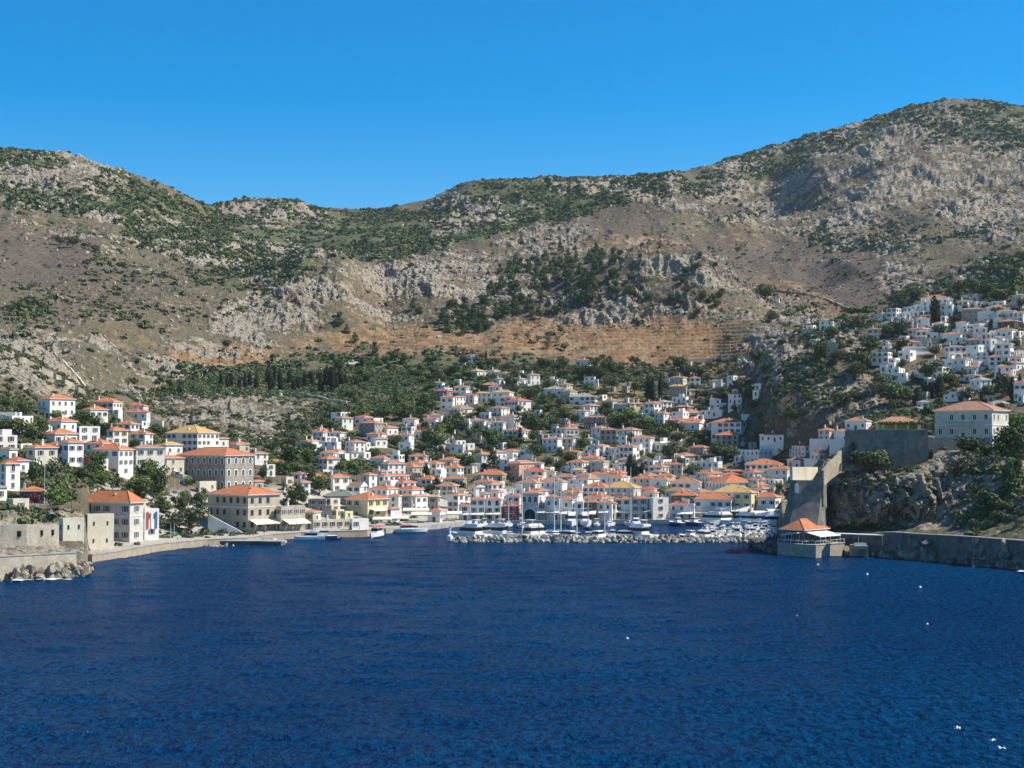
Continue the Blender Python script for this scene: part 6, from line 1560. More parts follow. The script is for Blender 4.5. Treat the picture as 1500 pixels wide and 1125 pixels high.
r = thing('shrine', 'tiny white shrine alone on the ridge', 'shrine', (sh_.x, sh_.y, surf(sh_.x, sh_.y)), -.3)
b = MB(); b.box(-1.6, 1.6, -2, 2, -1, 3.2); b.build('wall', 'w', r); b = MB(); b.face([(-1.8, -2.2, 3.203), (1.8, -2.2, 3.203), (0, -2.2, 4.6)]); b.face([(1.8, -2.2, 3.2), (1.8, 2.2, 3.2), (0, 2.2, 4.6), (0, -2.2, 4.6)]); b.face([(-1.8, 2.2, 3.2), (-1.8, -2.2, 3.2), (0, -2.2, 4.6), (0, 2.2, 4.6)]); b.build('roof', 'w', r)
tw = cast(1217, 523)
r = thing('rock_pillar', 'square weathered stone tower stump on the crag face', 'tower', (tw.x, tw.y, tw.z - 1)); b = MB(); b.box(-3, 3, -3, 3, -4, 9, 0, .85); b.build('body', 's', r)
# ---------------------------------------------------------------- breakwater
RB = random.Random(3); import bmesh
def rock_mesh(seed, mat):
    rr = random.Random(seed); bm = bmesh.new(); bmesh.ops.create_icosphere(bm, subdivisions=3, radius=1); o3 = rr.random() * 50
    pl = [(Vector((rr.gauss(0, 1), rr.gauss(0, 1), rr.gauss(0, 1))).normalized(), rr.uniform(.48, .85)) for _ in range(20)]
    for v in bm.verts:
        for n_, d in pl:
            k_ = v.co.dot(n_)
            if k_ > d: v.co -= n_ * (k_ - d)
        v.co *= 1 + .28 * (float(ridged(np.array(v.co.x * 1.7 + o3), np.array(v.co.y * 1.7 + v.co.z * 1.3), 2)) - .5) + rr.uniform(-.03, .03)
    me = bpy.data.meshes.new('boulder'); bm.to_mesh(me); bm.free(); me.materials.append(MATS[mat]); return me
RKS = [rock_mesh(i, 'boulder') for i in range(7)]; RKD = [rock_mesh(i + 20, 'boulder_dark') for i in range(5)]
RKT = [rock_mesh(i + 60, 'boulder_tan') for i in range(6)]
RKC = [rock_mesh(i + 40, 'concrete') for i in range(2)]
def boulder(P, s, dark=False, lab=None, grp=None, tall=1.0):
    me = RB.choice(RKD if dark else (RKT if 'battery' in grp or 'promenade' in grp else RKS if RB.random() < .85 else RKC)); nm = 'boulder' if 'breakwater' in grp or 'fortress' in grp else 'shore_rock'; o = bpy.data.objects.new(nm, me); C.objects.link(o); o.location = P; o.rotation_euler = ((RB.uniform(0, 6), RB.uniform(0, 6), RB.uniform(0, 6)) if tall == 1 else (RB.uniform(-.3, .3), RB.uniform(-.3, .3), RB.uniform(0, 6))); o.scale = (s * RB.uniform(.8, 1.25), s * RB.uniform(.8, 1.2), s * RB.uniform(.6, .95) * tall); tag(o, lab, nm.replace('_', ' '), grp)
bw = thing('breakwater', 'long low breakwater of pale rubble closing the harbour mouth', 'breakwater', (colX(880, 488), 488, 0))
b = MB(); xa, xb = colX(652, 488) - bw.location.x, colX(1120, 488) - bw.location.x
b.loft([[(xa, -5, -4), (xa + 3, -1.5, .8), (xa + 3, 3, 1.0), (xa, 6, -4)], [(xb, -5, -4), (xb, -1.5, 1.2), (xb, 3, 1.4), (xb, 6, -4)]]); b.build('rubble_core', 'boulder_dark', bw)
for row, (dy_, zz, s0, st) in enumerate(((-4.0, .0, 1.15, 1.6), (-2.5, .75, 1.1, 1.7), (-.8, 1.35, 1.0, 1.7))):
    x_ = colX(650, 484) + (1 if row == 0 else 3)
    while x_ < colX(1100, 484):
        s = s0 * RB.uniform(.55, 1.25); boulder((x_ + RB.uniform(-.4, .4), 488 + dy_ + RB.uniform(-.5, .5), zz + RB.uniform(-.35, .3) - (.6 if x_ < colX(665, 484) else 0)), s, RB.random() < .1, 'pale angular limestone boulder heaped on the breakwater in front of the moored boats', 'boulders of the breakwater'); x_ += st * RB.uniform(.6, 1.15)
for i in range(34):
    p = RB.uniform(1098, 1150) ; D = RB.uniform(455, 478) - (p - 1098) * .75; boulder((colX(p, D), D, RB.uniform(-.2, 1.4)), RB.uniform(.8, 1.9), True, 'dark boulder at the foot of the fortress tower', 'boulders below the fortress')  # every one of these takes the darker rock colour
for i in range(80):
    p = RB.uniform(1225, 1510); D = shoreD(p) - RB.uniform(1.6, 5.5); boulder((colX(p, D), D, RB.uniform(-.5, 1.2) + (1.2 if RB.random() < .2 else 0)), RB.uniform(.7, 2.0), RB.random() < .75, 'sharp rock at the foot of the shaded promenade wall', 'rocks below the promenade')
for cx, n, hh in ((1316, 9, 4.5), (1338, 14, 5), (1358, 9, 5.5), (1432, 16, 6.5), (1472, 14, 6), (1492, 18, 3)):
    for i in range(n):
        p = cx + RB.gauss(0, 4); D = shoreD(p) - RB.uniform(1.2, 4.2); z = RB.uniform(-.2, hh) * (1 - min(abs(p - cx) / 22, .8)); boulder((colX(p, D) , D + z * .25, z), RB.uniform(1.0, 2.1), RB.random() < .5, 'tall jagged outcrop rock standing against the promenade wall', 'outcrops against the promenade wall', 1.7)
for i in range(95):
    p = RB.choice([RB.uniform(-10, 130), RB.uniform(60, 130)]); D = shoreD(min(p, 126)) - RB.uniform(2, 5.5); boulder((colX(p, D), D, RB.uniform(-.4, 2.6)), RB.uniform(.6, 2.1), False, 'tan shore rock below the old battery wall', 'rocks below the battery')
for i in range(26):
    p = RB.uniform(300, 345); D = shoreD(p) - RB.uniform(3.6, 5.5) ; boulder((colX(p, D), D + (.2 if p < 320 else -1.8), RB.uniform(-.3, .4)), RB.uniform(.5, .9), False, 'small pale rock piled beside the stone pier', 'rocks beside the pier')
bc = thing('harbour_beacon', 'small white beacon on the outer tip of the breakwater', 'beacon', (colX(659, 487), 487, 1.4))
b = MB(); b.loft([[(math.cos(i / 10 * 6.283) * r_, math.sin(i / 10 * 6.283) * r_, z) for i in range(10)] for z, r_ in ((-1, 1.1), (.5, 1.0), (.9, .45), (2.6, .28), (2.7, .5), (3.0, .5))]); b.build('tower', 'trim', bc)
b = MB(); b.tube((0, 0, 3.0), (0, 0, 3.7), .22, .18, 8); b.build('lantern', 'flag_blue', bc)
# ---------------------------------------------------------------- boats
def hull_rings(L_, B_, fb, n=9, draft=.5, transom=.85, rake=.12):
    rings = []
    for i in range(n):
        t = i / (n - 1); x = -L_ / 2 + L_ * t
        hb = B_ / 2 * (transom + (1 - transom) * min(t * 2.5, 1)) * (1 if t < .5 else max(math.cos((t - .5) * math.pi) ** .75, .015))
        sheer = fb * (1 + .45 * max(t - .4, 0) ** 1.4); k_ = -draft * (1 - max(t - .75, 0) * 3)
        xo = rake * L_ * max(t - .6, 0)
        rings.append([(x, 0, k_), (x, -hb * .62, k_ * .35), (x + xo * .5, -hb * .93, fb * .25), (x + xo, -hb, sheer), (x + xo, hb, sheer), (x + xo * .5, hb * .93, fb * .25), (x, hb * .62, k_ * .35)])
    return rings
def cabin(b, x0, x1, hw, z0, z1, slope_f=.5, slope_b=.1, mi=0):
    b.loft([[(x0, -hw, z0), (x1, -hw * .8, z0), (x1, hw * .8, z0), (x0, hw, z0)], [(x0 + slope_b, -hw * .88, z1), (x1 - slope_f, -hw * .68, z1), (x1 - slope_f, hw * .68, z1), (x0 + slope_b, hw * .88, z1)]], mi)
def band(b, x0, x1, hw, z0, z1, zc0, zc1, sf, sb, eps=.02, mi=0):
    def q_(z): 
        t = (z - zc0) / (zc1 - zc0); return (x0 + sb * t - eps, x1 - sf * t + eps, hw * (1 - .12 * t) + eps, hw * (.8 - .12 * t) + eps)
    r = []
    for z in (z0, z1):
        a, c_, w0, w1 = q_(z); r.append([(a, -w0, z), (c_, -w1, z), (c_, w1, z), (a, w0, z)])
    b.loft(r, mi, False)
def motor_yacht(name, L_, hullm='gelcoat', fly=True):
    B_ = L_ * .30; fb = L_ * .115; r = thing(name, None, None); b = MB(); b.loft(hull_rings(L_, B_, fb)); hl = b.build('hull', hullm, r)
    b = MB(); b.box(-L_ * .5, L_ * .18, -B_ * .44, B_ * .44, fb * 1.001, fb * 1.04); b.build('deck', 'cream_paint', r)
    z0, z1 = fb * 1.05, fb * 1.05 + L_ * .15; b = MB(); cabin(b, -L_ * .25, L_ * .27, B_ * .36, z0, z1, L_ * .14, .1); cb = b.build('cabin', 'gelcoat', r)
    b = MB(); band(b, -L_ * .25, L_ * .27, B_ * .36, z0 + (z1 - z0) * .35, z0 + (z1 - z0) * .8, z0, z1, L_ * .14, .1); b.build('window_band', 'glass', cb)
    if fly:
        b = MB(); cabin(b, -L_ * .3, L_ * .1, B_ * .36, z1 + .003, z1 + L_ * .045, L_ * .05, 0); fy = b.build('flybridge', 'gelcoat', r)
        b = MB(); zz = z1 + L_ * .045
        for s in (-1, 1): b.tube((-L_ * .22, s * B_ * .3, zz), (-L_ * .17, s * B_ * .27, zz + L_ * .075), .06, .06, 5)
        b.box(-L_ * .24, -L_ * .1, -B_ * .3, B_ * .3, zz + L_ * .076, zz + L_ * .085); b.build('radar_arch', 'gelcoat', fy)
    b = MB()
    for i in range(6):
        for s in (-1, 1):
            t = .55 + i * .08; x = -L_ / 2 + L_ * t; hb = B_ / 2 * max(math.cos((t - .5) * math.pi) ** .75, .02) * .95; b.tube((x, s * hb, fb * 1.1), (x, s * hb, fb * 1.1 + .6), .025, .025, 4)
    b.build('bow_rail', 'mast_metal', r); return r
def sailboat(name, L_, mast, hullm='gelcoat', cat2=False):
    B_ = L_ * .29; fb = L_ * .085; r = thing(name, None, None)
    if not cat2: b = MB(); b.loft(hull_rings(L_, B_, fb, transom=.7)); b.build('hull', hullm, r)
    else:
        for s in (-1, 1): b = MB(); b.loft([[(x, y + s * L_ * .21, z) for x, y, z in rg] for rg in hull_rings(L_, L_ * .13, fb * 1.3, transom=.8)]); b.build('hull', hullm, r)
        b = MB(); b.box(-L_ * .4, L_ * .1, -L_ * .22, L_ * .22, fb * .9, fb * 1.5); b.build('bridge_deck', 'gelcoat', r)
    zc = fb * (1.01 if not cat2 else 1.51)
    b = MB(); cabin(b, -L_ * .12, L_ * .24, (B_ if not cat2 else L_ * .38) * .3, zc, zc + L_ * .06, L_ * .1, .1); cb = b.build('cabin', 'gelcoat', r)
    b = MB(); band(b, -L_ * .12, L_ * .24, (B_ if not cat2 else L_ * .38) * .3, zc + L_ * .018, zc + L_ * .045, zc, zc + L_ * .06, L_ * .1, .1); b.build('window_band', 'glass', cb)
    b = MB(); b.tube((L_ * .08, 0, fb), (L_ * .08, 0, mast), .21, .14, 6); b.box(L_ * .08 - .04, L_ * .08 + .04, -.9, .9, mast * .6, mast * .6 + .06); m = b.build('mast', 'mast_metal', r)
    b = MB(); b.tube((L_ * .07, 0, fb + 1.3), (-L_ * .33, 0, fb + 1.4), .07, .07, 6); bo = b.build('boom', 'mast_metal', m)
    b = MB(); b.tube((L_ * .05, 0, fb + 1.56), (-L_ * .31, 0, fb + 1.6), .16, .12, 7); b.build('furled_sail', 'flag_blue' if RB.random() < .4 else 'awning_white', bo)
    b = MB(); b.tube((L_ * .08, 0, mast - .2), (L_ * .5, 0, fb * 1.2), .03, .03, 4); b.tube((L_ * .08, 0, mast - .2), (-L_ * .48, 0, fb), .02, .02, 4)
    for s in (-1, 1): b.tube((L_ * .08, 0, mast - .3), (L_ * .05, s * B_ * .45, fb), .02, .02, 4)
    b.build('rigging', 'steel', m)
    b = MB(); b.box(-L_ * .35, -L_ * .16, -B_ * .33, B_ * .33, fb + 1.75, fb + 1.82); b.build('sun_cover', 'flag_blue' if RB.random() < .3 else 'cream_paint', r); return r
def small_boat(name, L_, hullm='gelcoat', cover=None):
    B_ = L_ * .36; fb = L_ * .10; r = thing(name, None, None); b = MB(); b.loft(hull_rings(L_, B_, fb)); b.build('hull', hullm, r)
    b = MB(); b.box(-L_ * .4, L_ * .12, -B_ * .36, B_ * .36, fb * 1.004, fb * 1.03); b.build('deck', 'cream_paint', r)
    b = MB(); cabin(b, -L_ * .08, L_ * .14, B_ * .25, fb * 1.04, fb + L_ * .14, L_ * .08, .02); b.build('console', 'gelcoat' if RB.random() < .7 else 'cream_paint', r)
    b = MB(); b.box(-L_ * .56, -L_ * .5, -.18, .18, .1, fb + .45); b.build('outboard_motor', 'rubber', r)
    if cover:
        b = MB(); b.box(-L_ * .32, L_ * .1, -B_ * .38, B_ * .38, fb + 1.75, fb + 1.83)
        for x in (-L_ * .3, L_ * .08):
            for y in (-B_ * .36, B_ * .36): b.tube((x, y, fb), (x, y, fb + 1.75), .03, .03, 4)
        b.build('sun_cover', cover, r)
    return r
def fishing_boat(name, L_, hullm):
    B_ = L_ * .34; fb = L_ * .13; r = thing(name, None, None); b = MB(); b.loft(hull_rings(L_, B_, fb, transom=.6, rake=.05)); b.build('hull', hullm, r)
    b = MB(); b.loft([[(p_[0], p_[1] * 1.02, p_[2] + .02) for p_ in (rg[3], rg[4])] + [(rg[4][0], rg[4][1] * 1.02, rg[4][2] + .18), (rg[3][0], rg[3][1] * 1.02, rg[3][2] + .18)] for rg in hull_rings(L_, B_, fb, transom=.6, rake=.05)]); b.build('gunwale', 'trim', r)
    b = MB(); cabin(b, -L_ * .22, L_ * .08, B_ * .28, fb * 1.2, fb * 1.2 + 2.1, .3, .05); w_ = b.build('wheelhouse', 'gelcoat', r)
    b = MB(); band(b, -L_ * .22, L_ * .08, B_ * .28, fb * 1.2 + 1.1, fb * 1.2 + 1.75, fb * 1.2, fb * 1.2 + 2.1, .3, .05); b.build('window_band', 'glass', w_)
    b = MB(); b.tube((L_ * .2, 0, fb), (L_ * .2, 0, fb + 4.2), .07, .05, 5); b.tube((L_ * .2, 0, fb + 3.9), (L_ * .5, 0, fb * 1.3), .02, .02, 4); b.build('mast', 'wood', r); return r
def water_taxi(name, L_, canopy='red_canvas'):
    B_ = L_ * .33; fb = L_ * .12; r = thing(name, None, None); b = MB(); b.loft(hull_rings(L_, B_, fb, transom=.9)); b.build('hull', 'gelcoat', r)
    b = MB(); cabin(b, -L_ * .36, L_ * .22, B_ * .4, fb * 1.02, fb + 2.1, .8, .1); c_ = b.build('cabin', 'gelcoat', r)
    b = MB(); band(b, -L_ * .36, L_ * .22, B_ * .4, fb + .8, fb + 1.75, fb * 1.02, fb + 2.1, .8, .1); b.build('window_band', 'glass', c_)
    b = MB(); b.box(-L_ * .38, L_ * .02, -B_ * .38, B_ * .38, fb + 2.103, fb + 2.5, 0, .85); b.build('roof', canopy, r); b = MB(); b.box(L_ * .022, L_ * .16, -B_ * .33, B_ * .33, fb + 2.103, fb + 2.2); b.build('hatch', 'trim', r); return r
BP = {}
def bproto(key, fn, *a):
    if key not in BP: r = fn(*a); BP[key] = [r, kids_of(r), False]
    return BP[key]
def kids_fix(): 
    for v in BP.values(): v[1] = kids_of(v[0])
def moor(key, px, D, rot, label, cat, grp, scale=None, z=0):
    if scale is None: scale = {'y14': 1.2, 'y18': .95, 'y9': 1.3, 'fn': .8, 'wt2': .62, 'b6': 1.1, 'b6c': 1.1}.get(key, 1.0)
    if D < 500 and px < 500 and key in ('y14',): scale = .7
    r, kd, used = BP[key]
    if not used: o = r; BP[key][2] = True
    else: o = copy_tree(r, kd)
    o.location = (colX(px, D), D, z); o.rotation_euler = (0, 0, math.radians(rot)); o.scale = (scale,) * 3
    for q_ in ('label', 'category', 'group'):
        if q_ in o: del o[q_]
    tag(o, label, cat, grp)
bproto('y14', motor_yacht, 'motor_yacht', 14.0); bproto('y18', motor_yacht, 'motor_yacht', 18.0); bproto('y9', motor_yacht, 'cabin_cruiser', 9.0, 'gelcoat', False)
bproto('s12', sailboat, 'sailing_boat', 12.0, 16.5); bproto('s14', sailboat, 'sailing_boat', 14.0, 23.0); bproto('s10', sailboat, 'sailing_boat', 10.0, 13.0, 'hull_navy'); bproto('cat', sailboat, 'catamaran', 15.0, 24.0, 'gelcoat', True)
bproto('b6', small_boat, 'small_boat', 6.5); bproto('b6c', small_boat, 'small_boat', 7.0, 'gelcoat', 'cream_paint'); bproto('b5', small_boat, 'small_boat', 5.5, 'hull_teal'); bproto('rib', small_boat, 'rubber_boat', 7.5, 'rubber'); bproto('bn', small_boat, 'small_boat', 6.5, 'hull_navy', 'flag_blue'); bproto('br', small_boat, 'small_boat', 5.5, 'hull_red')
bproto('fn', fishing_boat, 'fishing_boat', 13.0, 'hull_navy'); bproto('fw', fishing_boat, 'fishing_boat', 9.0, 'gelcoat'); bproto('ft', fishing_boat, 'fishing_boat', 8.0, 'hull_teal')
bproto('wt', water_taxi, 'water_taxi', 11.0); bproto('wt2', water_taxi, 'passenger_boat', 18.0)
bpy.context.view_layer.update(); kids_fix()
GQ, GBW, GR_ = 'boats moored along the harbour quay', 'boats moored behind the breakwater', 'boats packed in the inner corner of the harbour'
moor('wt', 551, 512, -100, 'white water taxi with bright red roof approaching the quay', 'water taxi', None); moor('wt2', 603, 538, 12, 'longer white passenger boat with red canopy along the quay bend', 'passenger boat', None)
for a in (('y14', 688, 499, 140, 'cream motor yacht with tall windscreen nearest the beacon', 'yacht'), ('y18', 722, 501, 158, 'sleek white motor yacht with raked flybridge lying second behind the breakwater', 'yacht'), ('b6c', 745, 497, 100, 'small white boat with cream sun cover squeezed beside the sleek yacht', 'boat'),
          ('s12', 764, 500, 80, 'blue-trimmed sailing boat with a short mast between two motor yachts', 'sailing boat'), ('y14', 786, 500, 42, 'white motor yacht with open flybridge left of the big catamaran', 'yacht'), ('cat', 810, 500, -70, 'big white catamaran with the tallest mast in the harbour', 'catamaran'), ('s14', 820, 502, -75, 'white sailing boat hugging the catamaran, with its own tall mast', 'sailing boat'),
          ('y9', 830, 497, 135, 'cream cabin cruiser just behind the rocks by the catamaran', 'boat'), ('s10', 845, 497, 90, 'dark-hulled sailing boat with short mast', 'sailing boat'), ('b6c', 862, 496, 90, 'small covered boat in the middle of the breakwater row', 'boat'), ('y9', 877, 497, 60, 'white cabin cruiser behind the central boulders', 'boat'),
          ('fw', 896, 496, 100, 'white fishing boat with wheelhouse in the central row', 'fishing boat'), ('y9', 913, 497, 160, 'long-windowed cream cruiser moored sideways', 'boat'), ('y14', 932, 499, 130, 'white motor yacht with arch in the breakwater row', 'yacht'), ('rib', 950, 495, 80, 'black rubber boat tied behind the rocks', 'rubber boat'), ('bn', 960, 496, 100, 'small navy boat with blue cover', 'boat'), ('rib', 971, 495, 95, 'black rubber boat beside the small navy one', 'rubber boat'),
          ('rib', 984, 495, 85, 'third black rubber boat, by a gap in the row', 'rubber boat'), ('fn', 1008, 497, 120, 'dark fishing boat with white wheelhouse in the breakwater row', 'fishing boat'), ('y9', 1028, 497, 120, 'white cruiser next to the dark fishing boat', 'boat'), ('s12', 886, 506, 95, 'sailing boat with slim mast behind the central row', 'sailing boat')):
    moor(*a, GBW)
for a in (('b6', 688, 583, -95, 'small white boat at the quay by the little corner house', 'boat'), ('b6', 698, 584, -85, 'second small white boat at the quay, beside the first', 'boat'), ('b6c', 710, 584, -90, 'covered white boat in front of the arcade', 'boat'), ('b6', 722, 584, -90, 'open white boat in front of the arcade', 'boat'), ('br', 731, 584, -90, 'tiny red boat in front of the arcade', 'boat'),
          ('s14', 765, 570, -90, 'sailing boat with tall slim mast before the arched stately building', 'sailing boat'), ('s12', 745, 578, -90, 'sailing boat with mast near the dark red quay house', 'sailing boat'), ('y14', 837, 583, -92, 'motor yacht moored stern-on below the cream awning', 'yacht'), ('y14', 857, 583, -88, 'white motor yacht between two sailing boats at the quay', 'yacht'), ('b6c', 874, 582, -90, 'dark-covered small boat at the quay', 'boat'),
          ('s14', 893, 580, -100, 'large white sailing boat moored at the quay with folded blue sail', 'sailing boat'), ('s14', 923, 582, -85, 'white sailing boat at the quay below the three-storey blue-shaded house', 'sailing boat'), ('y9', 931, 581, -100, 'white cabin cruiser beside the quay sailing boat', 'boat'), ('fn', 990, 582, 115, 'navy blue fishing boat with white gunwale at the quay', 'fishing boat'), ('fn', 1014, 584, 120, 'second navy blue fishing boat at the quay, nearer the awnings', 'fishing boat'),
          ('y14', 1042, 588, 150, 'white yacht lying along the quay under the iron balconies', 'yacht'), ('y14', 1062, 588, 35, 'second white yacht along the quay under the iron balconies', 'yacht'), ('y18', 1086, 582, 165, 'long white yacht in front of the big cream awning', 'yacht'), ('y18', 1114, 578, 170, 'white yacht with a row of dark portholes near the fortress tower', 'yacht'), ('y14', 1130, 574, 185, 'white yacht half hidden by the fortress tower', 'yacht'), ('s10', 861, 560, -90, 'sailing boat with thin leaning mast in mid harbour', 'sailing boat')):
    moor(*a, GQ)
RI = random.Random(9); kk_ = 0
# the crowded inner corner: rows of small boats
NEARB = ['the big cream awning', 'the navy fishing boats', 'the fortress tower', 'the last boulders', 'the iron balconies', 'the middle pontoon']
for row, D in enumerate((504, 514, 525, 537, 549, 561)):
    p = 1012 + row * 4 + RI.uniform(0, 6)
    while p < 1134 - (8 if D < 510 else 0):
        key = RI.choice(['b6', 'b6c', 'y9', 'b6', 'bn', 'b5', 'fw', 'ft', 'rib', 'b6c', 'br']); kn = {'b6': 'open white boat', 'b6c': 'white boat with sun cover', 'y9': 'white cabin cruiser', 'bn': 'navy boat with blue cover', 'b5': 'teal open boat', 'fw': 'white fishing boat', 'ft': 'teal fishing boat', 'rib': 'dark rubber boat', 'br': 'red open boat'}[key]
        rown = ['first', 'second', 'third', 'fourth', 'fifth', 'sixth'][row]
        side = 'at the open-water end' if p < 1050 else 'amid the crowd' if p < 1095 else 'close to the fortress tower'
        moor(key, p, D + RI.uniform(-1.5, 1.5), RI.choice([90, -90]) + RI.uniform(-14, 14), f'{kn} in the {rown} packed row, {side}', 'boat', f'{kn}s in the {rown} packed row {side}', RI.uniform(.85, 1.1)); p += RI.uniform(9.5, 13.5); kk_ += 1
for px, D, rot, key, lb in ((404, 478, 20, 'b6', 'white boat tied at the end of the stone pier'), (396, 468.5, 15, 'bn', 'small dark boat alongside the pier head'), (455, 495, 185, 'y14', 'dark-shaded motor boat alongside the left quay below the flat waterfront buildings'), (472, 497, 188, 'fn', 'dark boat with a white stripe beside the left quay'), (488, 499, 190, 'b5', 'low teal boat at the left quay')):
    moor(key, px, D, rot, lb, 'boat', 'boats at the left quay')
# ---------------------------------------------------------------- buoys, gulls, foam
for i, (px, py, m_, lb) in enumerate(((1196, 828, 'buoy_white', 'white mooring buoy closest to the waterfront restaurant'), (1268, 842, 'buoy_white', 'white mooring buoy off the shaded promenade'), (1345, 861, 'buoy_white', 'pale buoy off the tall outcrop rocks'), (1355, 915, 'buoy_white', 'small buoy alone farther out from the promenade'), (1424, 831, 'buoy_white', 'tiny buoy close under the right-hand rocks'), (918, 936, 'buoy_white', 'lone white buoy in the open middle of the bay'), (1165, 903, 'buoy_orange', 'faint small float seaward of the restaurant'), (690, 1077, 'buoy_white', 'small white float in the near water'), (134, 1073, 'buoy_white', 'small white float in the near water at the left'))):
    D = sea_D(py); r = thing('buoy', lb, 'buoy', (colX(px, D), D, 0)); s = .32 if py < 870 else .22 if py < 1000 else .10
    b = MB(); b.loft([[(math.cos(a / 12 * 6.283) * s * math.sin(t), math.sin(a / 12 * 6.283) * s * math.sin(t), s * .3 - s * math.cos(t)) for a in range(12)] for t in np.linspace(.15, 3.0, 8)]); b.build('float', m_, r, True)
    b = MB(); b.tube((0, 0, s * 1.25), (0, 0, s * 1.9), s * .12, s * .12, 6); b.build('mooring_ring', 'steel', r)
def gull(px, py, rot, lb, flap):
    D = sea_D(py, 1.2); P = Vector((colX(px, D), D, 1.2)); b = MB()
    b.loft([[(x, math.cos(a / 8 * 6.283) * r_, math.sin(a / 8 * 6.283) * r_ * .9 + zc) for a in range(8)] for x, r_, zc in ((-.30, .01, .02), (-.2, .045, 0), (-.02, .075, 0), (.12, .065, .01), (.19, .04, .03), (.24, .042, .04), (.28, .02, .03), (.33, .006, .02))])
    for s in (-1, 1):
        pts = [(0.0, .05, .03), (.02, .28, .03 + .16 * flap), (-.05, .52, .03 + .12 * flap), (-.14, .70, .0 + .05 * flap)]; ch = (.2, .17, .12, .03)
        for i in range(3):
            (x0, y0, z0), (x1, y1, z1) = pts[i], pts[i + 1]
            b.face([(x0 + ch[i] / 2, s * y0, z0), (x1 + ch[i + 1] / 2, s * y1, z1), (x1 - ch[i + 1] / 2, s * y1, z1), (x0 - ch[i] / 2, s * y0, z0)]); b.face([(x0 - ch[i] / 2, s * y0, z0 - .015), (x1 - ch[i + 1] / 2, s * y1, z1 - .015), (x1 + ch[i + 1] / 2, s * y1, z1 - .015), (x0 + ch[i] / 2, s * y0, z0 - .015)])
    b.face([(-.28, -.02, .02), (-.42, -.07, .02), (-.42, .07, .02), (-.28, .02, .02)])
    o = b.build('seagull', 'buoy_white'); o.location = P; o.rotation_euler = (0, 0, math.radians(rot)); tag(o, lb, 'seagull', 'gulls low over the water')
gull(1398, 1067, 10, 'white gull flying low over the water, the highest of the three', 1.2); gull(1449, 1084, -20, 'white gull with folded wings, between the other two', .3); gull(1460, 1096, 30, 'lowest white gull skimming the water', .8)
rs = random.Random(2)
def foam(px, py, wpx, n, seed):
    rr = random.Random(seed); b = MB()
    for i in range(n):
        x = px + rr.uniform(-wpx, wpx); y = py + rr.uniform(-1.6, 1.6); D = sea_D(y); X0 = colX(x, D); k_ = rr.randint(6, 9); R0 = rr.uniform(.25, 1.1)
        b.face([(X0 + math.cos(a / k_ * 6.283) * R0 * rr.uniform(1, 2.6), D + math.sin(a / k_ * 6.283) * R0 * rr.uniform(.5, 1.6), .42 + rr.uniform(0, .05)) for a in range(k_)])
    return b
allb = MB()
for px, py, wp, n in ((1262, 812, 12, 16), (1345, 816, 18, 22), (1375, 819, 10, 8), (1440, 824, 12, 14), (1462, 827, 14, 18), (1490, 833, 14, 30), (1500, 838, 8, 14), (60, 851, 50, 10), (1150, 812, 8, 5)):
    f_ = foam(px, py, wp, n, int(px)); k_ = len(allb.v); allb.v += f_.v; allb.f += [tuple(k_ + i for i in q_) for q_ in f_.f]; allb.m += f_.m
tag(allb.build('foam', 'foam'), 'white foam of small waves breaking on the right-hand shore rocks', 'foam', kind='stuff')
# ---------------------------------------------------------------- people on the quay
def person_mesh(seed, shirt, trousers, step=.16):
    me = bpy.data.meshes.new('skel'); sk = [(0, 0, .95), (0, 0, 1.18), (0, 0, 1.40), (0, .01, 1.50), (0, .01, 1.60), (0, 0, 1.72), (-.17, 0, 1.40), (-.23, .03, 1.13), (-.22, -.08, .90), (.17, 0, 1.40), (.23, .02, 1.13), (.24, -.02, .88), (-.09, 0, .88), (-.10, -step, .50), (-.10, -step * 1.1, .08), (-.10, -step * 1.1 - .15, .04), (.09, 0, .88), (.10, step * .6, .50), (.10, step * 1.5, .09), (.10, step * 1.5 - .14, .05), (-.21, -.12, .82), (.24, -.05, .80)]
    ed = [(0, 1), (1, 2), (2, 3), (3, 4), (4, 5), (2, 6), (6, 7), (7, 8), (8, 20), (2, 9), (9, 10), (10, 11), (11, 21), (0, 12), (12, 13), (13, 14), (14, 15), (0, 16), (16, 17), (17, 18), (18, 19)]
    rd = [.13, .12, .14, .055, .085, .09, .055, .042, .03, .055, .042, .03, .085, .06, .042, .035, .085, .06, .042, .035, .03, .03]
    me.from_pydata(sk, ed, []); o = bpy.data.objects.new('skel', me); C.objects.link(o); m = o.modifiers.new('s', 'SKIN')
    for i, v in enumerate(me.skin_vertices[0].data): v.radius = (rd[i], rd[i] * (.72 if i < 3 else 1)); v.use_root = (i == 0)
    o.modifiers.new('u', 'SUBSURF').levels = 1
    dg = bpy.context.evaluated_depsgraph_get(); ev = o.evaluated_get(dg); out = bpy.data.meshes.new_from_object(ev); out.name = 'person'; bpy.data.objects.remove(o); bpy.data.meshes.remove(me)
    out.materials.clear()
    for q_ in (shirt, trousers, 'skin', 'hair'): out.materials.append(MATS[q_])
    for p_ in out.polygons:
        c_ = p_.center; p_.material_index = 3 if c_.z > 1.66 or (c_.z > 1.58 and c_.y > .04) else 2 if c_.z > 1.47 or (abs(c_.x) > .19 and c_.z < 1.12) else 0 if c_.z > .95 else 1 if c_.z > .1 else 3
    return out
PM = [(person_mesh(0, 'cloth_white', 'cloth_dark'), 'white shirt and dark trousers'), (person_mesh(1, 'cloth_blue', 'cloth_white'), 'blue shirt and pale trousers'), (person_mesh(2, 'cloth_red', 'cloth_dark', .1), 'red shirt and dark trousers'), (person_mesh(3, 'cloth_dark', 'cloth_blue'), 'dark shirt and blue trousers')]
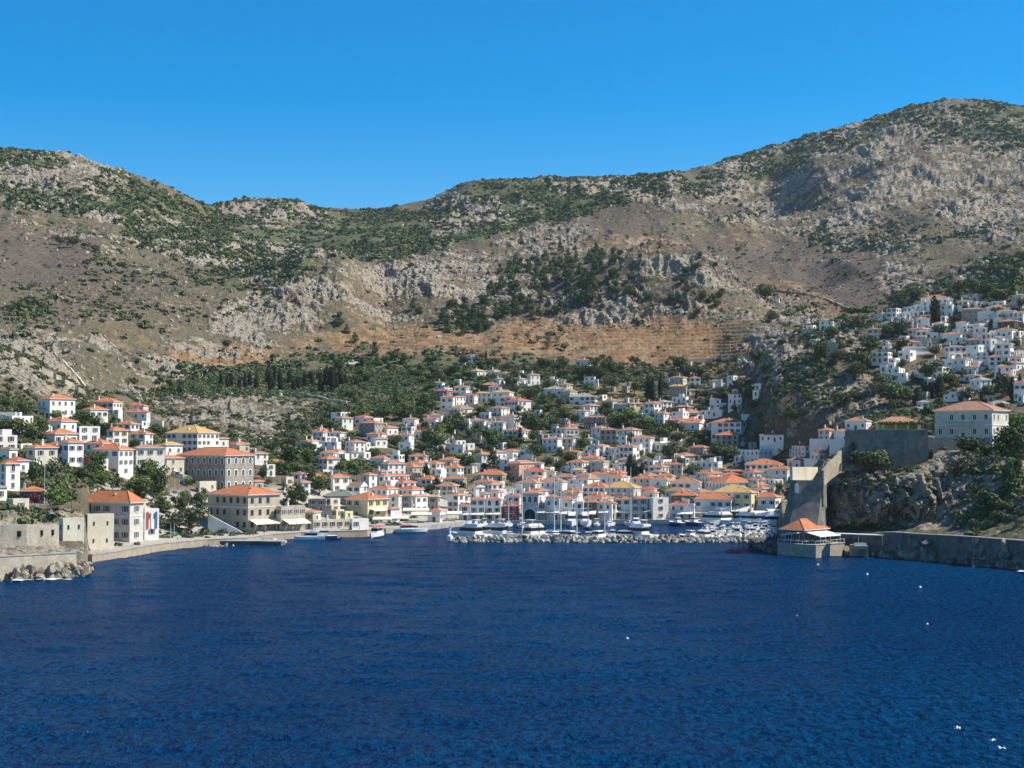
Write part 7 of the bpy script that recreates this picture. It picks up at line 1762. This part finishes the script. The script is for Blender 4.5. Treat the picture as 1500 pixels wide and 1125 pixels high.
PS = [(262, 464, 'on the quay road by the olive tree'), (318, 478, 'near the foot of the white stairway'), (372, 484, 'before the awnings of the long quayside building'), (388, 494, 'by the stone pier'), (430, 512, 'beside the flat stone building'), (497, 516, 'in front of the white arcade'), (512, 519, 'by the long low cream waterfront building'), (527, 522, 'on the quay near the red-roofed water taxi'), (560, 541, 'close to the narrow cream canopy'), (585, 551, 'at the passenger boat'), (612, 558, 'at the edge of the big cream canopy'),
      (628, 563, 'between the cream canopies'), (641, 568, 'under the middle cream canopy'), (655, 574, 'by the last cream canopy'), (668, 581, 'at the quay bend'), (702, 592, 'before the arcade'), (786, 594, 'at the door of the great portal'), (905, 597, 'beneath a white awning'), (962, 599, 'before the blank white gable'), (1028, 602, 'under the iron balconies')]
for i, (p, D, wh) in enumerate(PS):
    me, cl = PM[i % 4]; D2 = D + 1.5; o = link('person', me, None, (colX(p, D2), D2, max(surf(colX(p, D2), D2), 1.4) + .02), RI.uniform(0, 6.28)); tag(o, f'person in {cl} {wh}', 'person', 'people on the waterfront')
b = MB(); b.box(-2600, 2600, -450, 4400, -8, 625)
hm = bpy.data.materials.new('haze'); hm.use_nodes = True; t = hm.node_tree; t.nodes.clear(); o_ = t.nodes.new('ShaderNodeOutputMaterial'); v = t.nodes.new('ShaderNodeVolumePrincipled')
v.inputs['Density'].default_value = .000028; v.inputs['Color'].default_value = (.75, .86, 1, 1); v.inputs['Anisotropy'].default_value = .2; t.links.new(v.outputs[0], o_.inputs['Volume']); MATS['haze'] = hm
tag(b.build('haze', 'haze'), 'thin pale sea haze between the harbour and the far hills', 'haze', kind='stuff')
print('HOUSES', len(HOUSES), 'TREES', NTREE, 'BOATS', kk_)
from collections import Counter
_c = Counter(h['label'] for h in HOUSES); print('DUP', [k for k, v in _c.items() if v > 1]); print('LONG', [h['label'] for h in HOUSES if len(h['label'].split()) > 16])
if DEBUG:
    for h in HOUSES: print('%-50s D=%4d z=%5.1f w=%4.1f d=%4.1f h=%4.1f' % (h['label'][:50], h['P'].y, h['P'].z, h['w'], h['d'], h['h']))
